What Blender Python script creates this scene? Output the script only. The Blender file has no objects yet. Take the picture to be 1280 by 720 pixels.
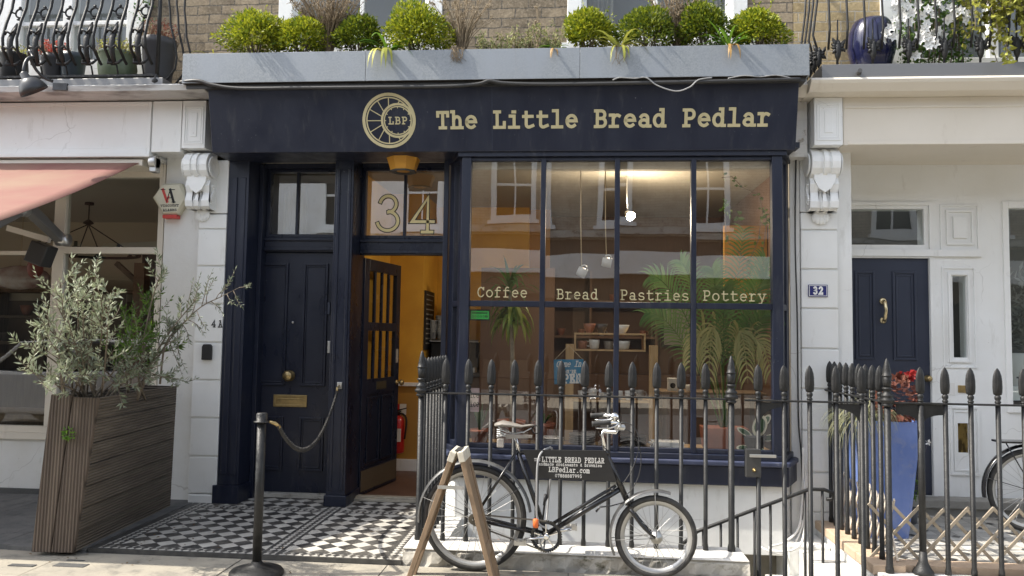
import bpy, bmesh, math, random
from mathutils import Vector, Matrix, Euler
random.seed(7)
R = math.radians
sc = bpy.context.scene
COL = sc.collection

# ------------------------------------------------------------------ camera, sky, sun, exposure
cam_d = bpy.data.cameras.new('camera')
cam = bpy.data.objects.new('camera', cam_d)
COL.objects.link(cam)
cam_d.sensor_width = 36.0
cam_d.lens = 27.35
cam_d.clip_start = 0.05
cam_d.clip_end = 500
ra = Vector((0.99638924, 0.08350453, 0.01534532))
ua = Vector((-0.01000964, -0.06394435, 0.99790327))
fa = Vector((-0.08431069, 0.99445368, 0.06287761))
mw = Matrix((ra, ua, -fa)).transposed().to_4x4()
mw.translation = Vector((0, 0, 1.5))
cam.matrix_world = mw
sc.camera = cam

SUN_TO = Vector((-0.86, -0.14, 1.0)).normalized()      # towards the sun
w = bpy.data.worlds.new('World')
sc.world = w
w.use_nodes = True
nt = w.node_tree
sky = nt.nodes.new('ShaderNodeTexSky')
sky.sky_type = 'NISHITA'
sky.sun_disc = False
sky.sun_elevation = math.asin(SUN_TO.z)
sky.sun_rotation = math.atan2(SUN_TO.x, SUN_TO.y)
sky.dust_density = 2.0
sky.air_density = 1.0
hs = nt.nodes.new('ShaderNodeHueSaturation')          # a hazy, half clouded sky: less blue than a clear one
hs.inputs['Saturation'].default_value = .45
nt.links.new(sky.outputs[0], hs.inputs['Color'])
nt.links.new(hs.outputs[0], nt.nodes['Background'].inputs[0])
nt.nodes['Background'].inputs[1].default_value = 0.15
sun_d = bpy.data.lights.new('sun', 'SUN')
sun_d.energy = 3.0
sun_d.angle = R(0.5)
sun_d.color = (1.0, 0.93, 0.82)
sun = bpy.data.objects.new('sun', sun_d)
COL.objects.link(sun)
sun.location = (-8, -4, 14)
sun.rotation_euler = SUN_TO.to_track_quat('Z', 'Y').to_euler()
vs = sc.view_settings
vs.view_transform = 'Standard'
vs.look = 'None'
vs.gamma = 1.0
vs.use_curve_mapping = False
vs.exposure = 1.42

# ------------------------------------------------------------------ materials
def _new(name):
    m = bpy.data.materials.new(name)
    m.use_nodes = True
    n = m.node_tree.nodes
    n.clear()
    out = n.new('ShaderNodeOutputMaterial')
    return m, n, m.node_tree.links, out

def _mixc(n, l, fac, a, b):
    mx = n.new('ShaderNodeMix')
    mx.data_type = 'RGBA'
    for sock, val in ((mx.inputs[0], fac), (mx.inputs[6], a), (mx.inputs[7], b)):
        if hasattr(val, 'links'):
            l.new(val, sock)
        elif isinstance(val, (int, float)):
            sock.default_value = val
        else:
            sock.default_value = (*val, 1)
    return mx.outputs[2]

def _noise(n, l, vec, scale, detail=4, rough=.55):
    t = n.new('ShaderNodeTexNoise')
    t.inputs['Scale'].default_value = scale
    t.inputs['Detail'].default_value = detail
    t.inputs['Roughness'].default_value = rough
    l.new(vec, t.inputs['Vector'])
    return t.outputs['Fac']

def _range(n, l, v, a, b, c=0., d=1.):
    t = n.new('ShaderNodeMapRange')
    for k, x in zip((1, 2, 3, 4), (a, b, c, d)):
        t.inputs[k].default_value = x
    l.new(v, t.inputs[0])
    return t.outputs[0]

def _obj(n, l, scale=(1, 1, 1)):
    tc = n.new('ShaderNodeTexCoord')
    mp = n.new('ShaderNodeMapping')
    mp.inputs['Scale'].default_value = scale
    l.new(tc.outputs['Object'], mp.inputs['Vector'])
    return mp.outputs[0]

def mat(name, c, rough=.6, metal=0., c2=None, sc_=6., lo=.35, hi=.7, stretch=(1, 1, 1), dirt=None, dsc=3., dlo=.55, dhi=.8,
        dstretch=(1, 1, 1), bump=0., bsc=80., island=None, spec=.5, coat=0., trans=0., crack=None, chip=None, rvar=0.):
    m, n, l, out = _new(name)
    p = n.new('ShaderNodeBsdfPrincipled')
    l.new(p.outputs[0], out.inputs[0])
    p.inputs['Roughness'].default_value = rough
    p.inputs['Metallic'].default_value = metal
    p.inputs['Specular IOR Level'].default_value = spec
    p.inputs['Coat Weight'].default_value = coat
    col = tuple(c)
    if c2 is not None:
        f = _range(n, l, _noise(n, l, _obj(n, l, stretch), sc_), lo, hi)
        col = _mixc(n, l, f, col, c2)
    if island is not None:
        g = n.new('ShaderNodeNewGeometry')
        col = _mixc(n, l, g.outputs['Random Per Island'], col, island)
    if dirt is not None:
        f = _range(n, l, _noise(n, l, _obj(n, l, dstretch), dsc, 6, .65), dlo, dhi)
        col = _mixc(n, l, f, col, dirt)
    if crack is not None:                                   # hairline cracks
        v_ = _obj(n, l)
        nz = n.new('ShaderNodeTexNoise'); nz.inputs['Scale'].default_value = 5
        l.new(v_, nz.inputs['Vector'])
        ad = n.new('ShaderNodeVectorMath'); ad.operation = 'MULTIPLY_ADD'
        ad.inputs[1].default_value = (.25, .25, .25)
        l.new(nz.outputs['Color'], ad.inputs[0]); l.new(v_, ad.inputs[2])
        vo = n.new('ShaderNodeTexVoronoi'); vo.feature = 'DISTANCE_TO_EDGE'; vo.inputs['Scale'].default_value = 1.1
        l.new(ad.outputs[0], vo.inputs['Vector'])
        ed = _range(n, l, vo.outputs['Distance'], .0, .006, .55, 0)
        gate = n.new('ShaderNodeMath'); gate.operation = 'MULTIPLY'
        l.new(ed, gate.inputs[0]); l.new(_range(n, l, _noise(n, l, v_, 1.7, 2), .5, .6), gate.inputs[1])
        col = _mixc(n, l, gate.outputs[0], col, crack)
    if chip is not None:                                    # small chips and specks
        v_ = _obj(n, l)
        gate = n.new('ShaderNodeMath'); gate.operation = 'MULTIPLY'
        l.new(_range(n, l, _noise(n, l, v_, 42, 3, .6), .70, .74), gate.inputs[0]); l.new(_range(n, l, _noise(n, l, v_, 2.3, 3), .5, .62), gate.inputs[1])
        col = _mixc(n, l, gate.outputs[0], col, chip)
    if rvar:
        l.new(_range(n, l, _noise(n, l, _obj(n, l, (1, 1, .4)), 7, 5), .3, .7, rough - rvar, rough + rvar), p.inputs['Roughness'])
    if isinstance(col, tuple):
        p.inputs['Base Color'].default_value = (*col, 1)
    else:
        l.new(col, p.inputs['Base Color'])
    if bump:
        b = n.new('ShaderNodeBump')
        b.inputs['Strength'].default_value = bump
        b.inputs['Distance'].default_value = .01
        l.new(_noise(n, l, _obj(n, l, stretch), bsc, 5), b.inputs['Height'])
        l.new(b.outputs[0], p.inputs['Normal'])
    if trans:
        t = n.new('ShaderNodeBsdfTranslucent')
        if isinstance(col, tuple):
            t.inputs[0].default_value = (*col, 1)
        else:
            l.new(col, t.inputs[0])
        ms = n.new('ShaderNodeMixShader')
        ms.inputs[0].default_value = trans
        l.new(p.outputs[0], ms.inputs[1])
        l.new(t.outputs[0], ms.inputs[2])
        l.new(ms.outputs[0], out.inputs[0])
    return m

def glass_mat(name, k=.05, tint=(.93, .95, .94), warp=.0, wsc=1.2):
    m, n, l, out = _new(name)
    tr = n.new('ShaderNodeBsdfTransparent')
    tr.inputs[0].default_value = (*tint, 1)
    gl = n.new('ShaderNodeBsdfGlossy')
    gl.inputs['Roughness'].default_value = 0.0
    fr = n.new('ShaderNodeFresnel')
    ge = n.new('ShaderNodeNewGeometry')                     # same reflectance from either side of a thin pane
    l.new(_range(n, l, ge.outputs['Backfacing'], 0, 1, 1.52, 1 / 1.52), fr.inputs[0])
    mu = n.new('ShaderNodeMath')
    mu.operation = 'ADD'
    mu.use_clamp = True
    mu.inputs[1].default_value = k
    l.new(fr.outputs[0], mu.inputs[0])
    if warp:
        b = n.new('ShaderNodeBump')
        b.inputs['Strength'].default_value = warp
        b.inputs['Distance'].default_value = .02
        l.new(_noise(n, l, _obj(n, l), wsc, 1), b.inputs['Height'])
        l.new(b.outputs[0], gl.inputs['Normal'])
    ms = n.new('ShaderNodeMixShader')
    l.new(mu.outputs[0], ms.inputs[0])
    l.new(tr.outputs[0], ms.inputs[1])
    l.new(gl.outputs[0], ms.inputs[2])
    l.new(ms.outputs[0], out.inputs[0])
    return m

def brick_mat(name, ca, cb, cm, dark=(.05, .04, .03), bw=.225, bh=.075, yz=False, paint=None):
    m, n, l, out = _new(name)
    p = n.new('ShaderNodeBsdfPrincipled')
    l.new(p.outputs[0], out.inputs[0])
    p.inputs['Roughness'].default_value = .9
    p.inputs['Specular IOR Level'].default_value = .2
    v = _obj(n, l)
    sp = n.new('ShaderNodeSeparateXYZ')
    l.new(v, sp.inputs[0])
    nz = n.new('ShaderNodeTexNoise')
    nz.inputs['Scale'].default_value = 9
    l.new(v, nz.inputs['Vector'])
    cb_ = n.new('ShaderNodeCombineXYZ')
    jx = n.new('ShaderNodeMath'); jx.operation = 'MULTIPLY_ADD'
    jx.inputs[1].default_value = .022
    l.new(nz.outputs['Fac'], jx.inputs[0])
    l.new(sp.outputs[1 if yz else 0], jx.inputs[2])
    jz = n.new('ShaderNodeMath'); jz.operation = 'MULTIPLY_ADD'
    jz.inputs[1].default_value = .026
    l.new(nz.outputs['Fac'], jz.inputs[0])
    l.new(sp.outputs[2], jz.inputs[2])
    l.new(jx.outputs[0], cb_.inputs[0])
    l.new(jz.outputs[0], cb_.inputs[1])
    bt = n.new('ShaderNodeTexBrick')
    bt.inputs['Scale'].default_value = 1
    bt.inputs['Brick Width'].default_value = bw
    bt.inputs['Row Height'].default_value = bh
    bt.inputs['Mortar Size'].default_value = .006
    bt.inputs['Mortar Smooth'].default_value = .25
    bt.inputs['Bias'].default_value = 0
    bt.inputs['Color1'].default_value = (*ca, 1)
    bt.inputs['Color2'].default_value = (*cb, 1)
    bt.inputs['Mortar'].default_value = (*cm, 1)
    l.new(cb_.outputs[0], bt.inputs['Vector'])
    f1 = _range(n, l, _noise(n, l, v, 4, 6, .7), .45, .75, 0, .8)
    col = _mixc(n, l, f1, bt.outputs['Color'], dark)
    f2 = _range(n, l, _noise(n, l, v, 45, 5, .7), .45, .8, 0, .5)
    col = _mixc(n, l, f2, col, tuple(min(1, x * 1.5 + .06) for x in ca))
    if paint:
        f3 = _range(n, l, _noise(n, l, v, 10, 6, .7), .3, .42)
        col = _mixc(n, l, f3, col, paint)
    l.new(col, p.inputs['Base Color'])
    b = n.new('ShaderNodeBump')
    b.inputs['Strength'].default_value = .8
    b.inputs['Distance'].default_value = .008
    inv = n.new('ShaderNodeMath'); inv.operation = 'MULTIPLY_ADD'
    inv.inputs[1].default_value = -1
    l.new(bt.outputs['Fac'], inv.inputs[0])
    l.new(_range(n, l, _noise(n, l, v, 60, 5, .7), 0, 1, .7, 1.3), inv.inputs[2])
    l.new(inv.outputs[0], b.inputs['Height'])
    l.new(b.outputs[0], p.inputs['Normal'])
    return m

def checker_mat(name, size, ca, cb, x0=0., y0=0., rot=45.):
    m, n, l, out = _new(name)
    p = n.new('ShaderNodeBsdfPrincipled')
    l.new(p.outputs[0], out.inputs[0])
    tc = n.new('ShaderNodeTexCoord')
    mp = n.new('ShaderNodeMapping')
    mp.vector_type = 'POINT'
    mp.inputs['Location'].default_value = (x0, y0, .013)
    mp.inputs['Rotation'].default_value = (0, 0, R(rot))
    l.new(tc.outputs['Object'], mp.inputs['Vector'])
    ck = n.new('ShaderNodeTexChecker')
    ck.inputs['Scale'].default_value = 1. / size
    ck.inputs['Color1'].default_value = (*ca, 1)
    ck.inputs['Color2'].default_value = (*cb, 1)
    l.new(mp.outputs[0], ck.inputs['Vector'])
    v = _obj(n, l)
    fl = n.new('ShaderNodeVectorMath'); fl.operation = 'SCALE'; fl.inputs['Scale'].default_value = 1. / size
    l.new(mp.outputs[0], fl.inputs[0])
    fo = n.new('ShaderNodeVectorMath'); fo.operation = 'FLOOR'
    l.new(fl.outputs[0], fo.inputs[0])
    wn = n.new('ShaderNodeTexWhiteNoise')
    l.new(fo.outputs[0], wn.inputs['Vector'])
    base_ = _mixc(n, l, _range(n, l, wn.outputs['Value'], 0, 1, 0, .22), ck.outputs[0], (.20, .185, .16))
    f = _range(n, l, _noise(n, l, v, 5, 6, .7), .46, .78, 0, .5)
    col = _mixc(n, l, f, base_, (.22, .20, .17))
    f2 = _range(n, l, _noise(n, l, v, 70, 4, .7), .5, .8, 0, .4)
    col = _mixc(n, l, f2, col, (.30, .28, .25))
    bt = n.new('ShaderNodeTexBrick')
    bt.offset = 0
    bt.inputs['Scale'].default_value = 1
    bt.inputs['Brick Width'].default_value = size
    bt.inputs['Row Height'].default_value = size
    bt.inputs['Mortar Size'].default_value = .0022
    l.new(mp.outputs[0], bt.inputs['Vector'])
    col = _mixc(n, l, bt.outputs['Fac'], col, (.09, .085, .08))
    l.new(col, p.inputs['Base Color'])
    l.new(_range(n, l, _noise(n, l, v, 9, 4), .3, .7, .35, .75), p.inputs['Roughness'])
    return m

def emit_mat(name, c, s):
    m, n, l, out = _new(name)
    e = n.new('ShaderNodeEmission')
    e.inputs[0].default_value = (*c, 1)
    e.inputs[1].default_value = s
    l.new(e.outputs[0], out.inputs[0])
    return m

def zinc_mat(name):
    m, n, l, out = _new(name)
    p = n.new('ShaderNodeBsdfPrincipled')
    l.new(p.outputs[0], out.inputs[0])
    v = _obj(n, l)
    vo = n.new('ShaderNodeTexVoronoi')
    vo.inputs['Scale'].default_value = 95
    l.new(v, vo.inputs['Vector'])
    sp = n.new('ShaderNodeSeparateColor')
    l.new(vo.outputs['Color'], sp.inputs[0])
    col = _mixc(n, l, sp.outputs[0], (.225, .245, .26), (.285, .305, .32))
    big = _range(n, l, _noise(n, l, _obj(n, l, (1, 1, .5)), 3, 5), .4, .7)
    col = _mixc(n, l, big, col, (.27, .295, .325))
    st = _range(n, l, _noise(n, l, _obj(n, l, (9, 9, .6)), 2.2, 5, .7), .6, .85, 0, .55)
    col = _mixc(n, l, st, col, (.22, .21, .19))
    l.new(col, p.inputs['Base Color'])
    p.inputs['Metallic'].default_value = .25
    p.inputs['Roughness'].default_value = .5
    return m

def plank_mat(name, ca, cb, groove_axis, pitch=.022, depth=.8):
    """Ribbed decking: fine grooves along one object axis, grain across it."""
    m, n, l, out = _new(name)
    p = n.new('ShaderNodeBsdfPrincipled')
    l.new(p.outputs[0], out.inputs[0])
    p.inputs['Roughness'].default_value = .85
    st = (2, 2, 2)
    st = tuple(.25 if i == {'x': 2, 'z': 0, 'zy': 1}[groove_axis] else 4 for i in range(3))
    v = _obj(n, l, st)
    f = _range(n, l, _noise(n, l, v, 5, 6, .65), .3, .72)
    col = _mixc(n, l, f, ca, cb)
    tc = n.new('ShaderNodeTexCoord')
    sp = n.new('ShaderNodeSeparateXYZ')
    l.new(tc.outputs['Object'], sp.inputs[0])
    src = sp.outputs[0] if groove_axis == 'x' else sp.outputs[2]
    mm = n.new('ShaderNodeMath'); mm.operation = 'MULTIPLY'
    mm.inputs[1].default_value = 2 * math.pi / pitch
    l.new(src, mm.inputs[0])
    sn = n.new('ShaderNodeMath'); sn.operation = 'SINE'
    l.new(mm.outputs[0], sn.inputs[0])
    b = n.new('ShaderNodeBump')
    b.inputs['Strength'].default_value = depth
    b.inputs['Distance'].default_value = .006
    l.new(sn.outputs[0], b.inputs['Height'])
    l.new(b.outputs[0], p.inputs['Normal'])
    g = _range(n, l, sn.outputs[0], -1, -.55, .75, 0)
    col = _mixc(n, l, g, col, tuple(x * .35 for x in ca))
    l.new(col, p.inputs['Base Color'])
    return m

W_DIRT = (.42, .40, .35)
MT = dict(
    white=mat('white_paint', (.80, .81, .80), .55, c2=(.73, .73, .70), sc_=1.5, dirt=(.47, .455, .41), dsc=2.6, dlo=.6, dhi=.9, dstretch=(3, 3, .8), bump=.12, bsc=30, crack=(.40, .39, .36), chip=(.45, .43, .40)),
    render=mat('white_render', (.76, .765, .75), .75, c2=(.68, .67, .63), sc_=2, dirt=W_DIRT, dsc=4, dlo=.6, dhi=.85, dstretch=(2, 2, .7), bump=.35, bsc=25, crack=(.38, .36, .33), chip=(.42, .40, .36)),
    cream=mat('cream_paint', (.70, .65, .565), .6, c2=(.65, .60, .51), sc_=1.5, dirt=(.5, .44, .36), dsc=3, dlo=.62, dhi=.9, dstretch=(2, 2, .8), bump=.1, bsc=30),
    navy=mat('navy_paint', (.0085, .0122, .028), .42, c2=(.0122, .0168, .034), sc_=2.5, stretch=(1, 1, .4), dirt=(.052, .054, .062), dsc=2.6, dlo=.56, dhi=.86, dstretch=(5, 5, .7), bump=.08, bsc=40, chip=(.16, .16, .17), rvar=.12),
    navygloss=mat('navy_gloss_paint', (.0075, .0108, .025), .33, c2=(.0105, .0146, .030), sc_=3, dirt=(.05, .052, .058), dsc=4, dlo=.6, dhi=.9, dstretch=(4, 4, .8), bump=.10, bsc=35, chip=(.18, .18, .19), rvar=.12),
    navygrey=mat('slate_navy_paint', (.022, .029, .052), .4, c2=(.029, .037, .062), sc_=2, bump=.05),
    sillblue=mat('weathered_navy_paint', (.045, .055, .10), .5, c2=(.025, .032, .065), sc_=9, dirt=(.25, .25, .27), dsc=20, dlo=.66, dhi=.85),
    gold=mat('gold_leaf', (.58, .51, .30), .5, .1, c2=(.50, .44, .25), sc_=12),
    goldpale=mat('pale_gold_leaf', (.72, .60, .30), .4, .2),
    black=mat('black_iron', (.0105, .011, .0112), .5, c2=(.022, .022, .022), sc_=18, dirt=(.055, .048, .04), dsc=26, dlo=.66, dhi=.88, spec=.4, bump=.25, bsc=90),
    blackflat=mat('matt_black', (.012, .012, .013), .6),
    zinc=zinc_mat('galvanised_zinc'),
    lead=mat('lead_flashing', (.30, .30, .29), .6, c2=(.56, .56, .54), sc_=7, lo=.4, hi=.65, stretch=(.5, 1, 2), bump=.6, bsc=18),
    leadwhite=mat('flaking_lead_sheet', (.50, .50, .48), .7, c2=(.22, .21, .20), sc_=5, lo=.5, hi=.7, stretch=(.6, 1, 3), bump=.8, bsc=14),
    brick=brick_mat('stock_brick', (.34, .275, .19), (.19, .155, .11), (.12, .11, .095), bw=.24, bh=.088),
    brickend=brick_mat('stock_brick_pier', (.30, .22, .13), (.22, .16, .10), (.2, .18, .15), paint=(.70, .69, .66)),
    tile=checker_mat('victorian_tile', .1075, (.54, .52, .47), (.022, .022, .023), .0, .0),
    tilesmall=checker_mat('victorian_border_tile', .040, (.54, .52, .47), (.022, .022, .023), .0, .0),
    tiledark=mat('dark_tile_strip', (.045, .044, .043), .5, c2=(.09, .088, .08), sc_=14),
    tilelight=mat('pale_tile_strip', (.52, .50, .45), .5, c2=(.36, .34, .30), sc_=14),
    paving=mat('york_stone', (.34, .31, .25), .85, c2=(.26, .24, .20), sc_=3, dirt=(.13, .125, .11), dsc=7, dlo=.5, dhi=.78, bump=.4, bsc=50),
    joint=mat('paving_joint', (.12, .11, .10), .9),
    asphalt=mat('asphalt', (.07, .07, .07), .9, c2=(.105, .104, .10), sc_=5, dirt=(.14, .135, .125), dsc=60, dlo=.55, dhi=.75, bump=.8, bsc=160),
    stone=mat('mossy_stone', (.47, .45, .40), .9, c2=(.33, .31, .27), sc_=5, dirt=(.09, .088, .055), dsc=7, dlo=.56, dhi=.68, dstretch=(1, 1, 1.6), bump=.9, bsc=24),
    sand=mat('sandstone_coping', (.50, .38, .27), .85, c2=(.42, .31, .22), sc_=7, bump=.4, bsc=60),
    kerbpaint=mat('painted_stone', (.66, .65, .62), .8, c2=(.45, .44, .41), sc_=8, bump=.6, bsc=40),
    beige=mat('basement_render', (.42, .39, .32), .85, c2=(.34, .31, .26), sc_=3, bump=.3),
    brownplank=mat('brown_timber', (.10, .075, .05), .8, c2=(.16, .12, .08), sc_=5, stretch=(8, 8, .6)),
    ochre=mat('ochre_wall', (.72, .40, .05), .7, c2=(.58, .30, .04), sc_=2),
    ochredark=mat('mustard_wall', (.40, .19, .025), .7),
    plaster=mat('ceiling_plaster', (.40, .36, .29), .8),
    brownwall=mat('brown_wall', (.15, .085, .05), .7, c2=(.12, .065, .04), sc_=2),
    redfloor=mat('red_brown_floor', (.14, .075, .05), .5, c2=(.10, .05, .035), sc_=5),
    pine=mat('pale_timber', (.60, .40, .20), .6, c2=(.46, .29, .14), sc_=6, stretch=(6, 6, .5), bump=.1),
    timber=mat('weathered_timber', (.27, .185, .115), .75, c2=(.19, .135, .085), sc_=6, stretch=(6, 6, .6), bump=.2),
    timberend=mat('pale_end_grain', (.62, .58, .48), .8, c2=(.48, .44, .36), sc_=20),
    trellis=mat('grey_willow_trellis', (.40, .34, .26), .85, c2=(.30, .26, .20), sc_=8),
    deckx=plank_mat('ribbed_decking_upright', (.072, .052, .038), (.15, .115, .085), 'x'),
    decky=plank_mat('ribbed_decking_level', (.095, .076, .058), (.19, .158, .122), 'zy', .021),
    brass=mat('aged_brass', (.50, .37, .17), .35, .85, c2=(.32, .24, .12), sc_=20),
    chrome=mat('chrome', (.75, .75, .74), .16, 1.),
    steel=mat('dull_steel', (.55, .55, .54), .38, .9),
    rubber=mat('tyre_rubber', (.022, .022, .022), .75, c2=(.05, .048, .045), sc_=20),
    alloy=mat('rim_alloy', (.42, .42, .41), .38, .55),
    bikeblack=mat('black_enamel', (.012, .012, .013), .25, coat=.3, dirt=(.09, .085, .08), dsc=16, dlo=.66, dhi=.9),
    mudguard=mat('grey_mudguard', (.075, .075, .075), .36, .3, c2=(.14, .14, .135), sc_=12),
    leather=mat('worn_leather', (.16, .145, .125), .5, c2=(.26, .24, .21), sc_=10, bump=.2),
    boardblack=mat('black_board', (.013, .013, .014), .45, c2=(.02, .02, .02), sc_=5),
    letterwhite=mat('white_lettering', (.62, .61, .58), .6),
    orange=mat('orange_plastic', (.75, .16, .035), .45),
    red=mat('red_enamel', (.50, .018, .015), .3, coat=.3),
    redplastic=mat('dull_red_plastic', (.22, .035, .025), .5),
    awning=mat('faded_red_canvas', (.25, .105, .09), .85, c2=(.28, .175, .125), sc_=1.1, stretch=(1, 1.8, 1), dirt=(.24, .16, .12), dsc=2.2, dlo=.58, dhi=.8, dstretch=(.7, 2, 1), trans=.15, bump=.1, bsc=12),
    greymetal=mat('grey_metal', (.20, .20, .20), .45, .5),
    darkmetal=mat('dark_grey_metal', (.055, .055, .055), .5, .3),
    lampgrey=mat('gunmetal_lamp', (.050, .052, .055), .38, .4),
    ivory=mat('ivory_plastic', (.66, .63, .50), .45, c2=(.58, .55, .43), sc_=6),
    alarmred=mat('alarm_red', (.55, .07, .06), .5),
    plateblue=mat('enamel_blue', (.03, .035, .16), .25, coat=.4),
    platewhite=mat('enamel_white', (.82, .82, .80), .3),
    amber=mat('amber_glass', (.80, .40, .06), .3, trans=.3),
    bluepot=mat('blue_glazed_pot', (.085, .15, .40), .42, c2=(.15, .22, .48), sc_=5, stretch=(1, 1, .5), dirt=(.22, .25, .36), dsc=9, dlo=.52, dhi=.8, bump=.15, bsc=25),
    inkpot=mat('ink_blue_glaze', (.012, .014, .05), .2, coat=.4),
    greenpot=mat('sage_glazed_pot', (.20, .24, .15), .35, c2=(.13, .17, .10), sc_=6),
    greypot=mat('charcoal_pot', (.05, .05, .055), .55, c2=(.075, .075, .08), sc_=4),
    slatepot=mat('slate_pot', (.045, .06, .075), .4),
    terracotta=mat('terracotta', (.36, .12, .065), .8, c2=(.28, .10, .06), sc_=8),
    soil=mat('potting_soil', (.035, .026, .018), .95, bump=.8, bsc=40),
    ceramic=mat('white_ceramic', (.74, .72, .68), .25),
    ceramicgrey=mat('speckled_ceramic', (.40, .37, .33), .35, c2=(.28, .26, .24), sc_=60),
    ceramicrust=mat('rust_ceramic', (.30, .12, .07), .4),
    ceramicdark=mat('dark_ceramic', (.07, .06, .055), .4),
    tealsign=mat('teal_sign_board', (.03, .17, .30), .5),
    stickergreen=mat('green_sticker', (.06, .55, .10), .5),
    paperpink=mat('pink_paper', (.55, .40, .40), .8),
    paper=mat('white_paper', (.72, .71, .68), .8),
    cable=mat('black_cable', (.03, .03, .03), .5),
    cablegrey=mat('grey_cable', (.30, .30, .30), .5),
    cablewhite=mat('white_cable', (.74, .73, .70), .5),
    cord=mat('jute_cord', (.50, .40, .26), .9),
    rope=mat('black_rope', (.020, .019, .018), .85, c2=(.05, .047, .043), sc_=60),
    bark=mat('grey_bark', (.13, .10, .07), .9, c2=(.2, .17, .13), sc_=15, bump=.5),
    twig=mat('dry_twig', (.21, .16, .10), .9),
    glassA=glass_mat('shop_glass', .19, (.97, .97, .95), .10, 1.3),
    glassF=glass_mat('fanlight_glass', .34, (.92, .93, .92), .16, 1.1),
    glassB=glass_mat('window_glass', .10, (.80, .84, .82), .12, 1.5),
    glassU=glass_mat('upper_window_glass', .02, (.75, .78, .78), .1, 1.2),
    curtain=mat('net_curtain', (.40, .38, .34), .9),
    darkroom=mat('dim_room', (.05, .045, .04), .9),
    fanwall=mat('pale_lobby', (.50, .47, .41), .8, c2=(.42, .39, .33), sc_=2),
    blinds=mat('grey_blind', (.28, .28, .27), .8),
    brickopp=brick_mat('opposite_brick', (.46, .40, .31), (.38, .32, .25), (.2, .18, .15), dark=(.12, .09, .06)),
    slate=mat('roof_slate', (.07, .07, .08), .7),
)
# foliage: two tones per leaf island
def leafm(name, a, b, rough=.5, tr=.3):
    return mat(name, a, rough, island=b, trans=tr, spec=.35)
MT.update(
    box=leafm('box_leaf', (.46, .47, .03), (.085, .15, .015), .45),
    boxdark=leafm('dark_box_leaf', (.26, .30, .02), (.04, .085, .014), .45),
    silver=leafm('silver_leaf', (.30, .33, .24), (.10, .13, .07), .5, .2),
    silverlit=leafm('sunlit_silver_leaf', (.48, .51, .37), (.22, .26, .15), .5, .2),  # brighter copy of silver_leaf for the sunny side, sunlight put into the colour
    green=leafm('fresh_leaf', (.13, .22, .03), (.06, .12, .02)),
    deep=leafm('deep_leaf', (.085, .18, .04), (.045, .10, .025)),
    strap=leafm('strap_leaf', (.16, .30, .03), (.07, .16, .02)),
    strapyel=leafm('yellow_strap_leaf', (.44, .42, .08), (.24, .28, .05)),
    strapdead=leafm('withered_strap_leaf', (.46, .27, .08), (.36, .25, .12)),
    dry=leafm('dry_stem', (.33, .26, .17), (.20, .155, .10), .9, .1),
    dryhead=leafm('dry_flower_head', (.42, .35, .25), (.27, .22, .16), .9, .2),
    sage=leafm('sage_leaf', (.34, .34, .14), (.17, .20, .09), .6),
    palm=leafm('palm_leaf', (.075, .17, .035), (.15, .24, .06)),
    palmpale=leafm('faded_palm_leaf', (.48, .43, .17), (.30, .31, .11)),
    dracaena=leafm('dracaena_leaf', (.13, .23, .04), (.36, .38, .07)),
    snake=leafm('sword_leaf', (.05, .11, .05), (.13, .18, .06)),
    rubberleaf=leafm('variegated_leaf', (.09, .16, .08), (.06, .12, .06)),
    creamleaf=mat('cream_leaf_margin', (.62, .58, .42), .45),
    clematis=leafm('climber_leaf', (.055, .12, .02), (.10, .17, .03)),
    copper=leafm('autumn_climber_leaf', (.42, .44, .07), (.17, .16, .045)),
    petal=mat('white_petal', (.82, .82, .79), .6, trans=.2),
    petalred=mat('red_petal', (.30, .02, .02), .6, trans=.2),
    coral=leafm('coral_flower', (.60, .13, .09), (.42, .07, .06)),
    rustleaf=leafm('rust_foliage', (.15, .045, .032), (.24, .11, .08)),
    grassgrey=leafm('blue_grey_grass', (.20, .22, .12), (.32, .31, .19)),
    yellowfl=leafm('yellow_heather', (.45, .42, .10), (.25, .28, .08)),
)

# ------------------------------------------------------------------ mesh helpers
WORLD = {}

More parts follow.
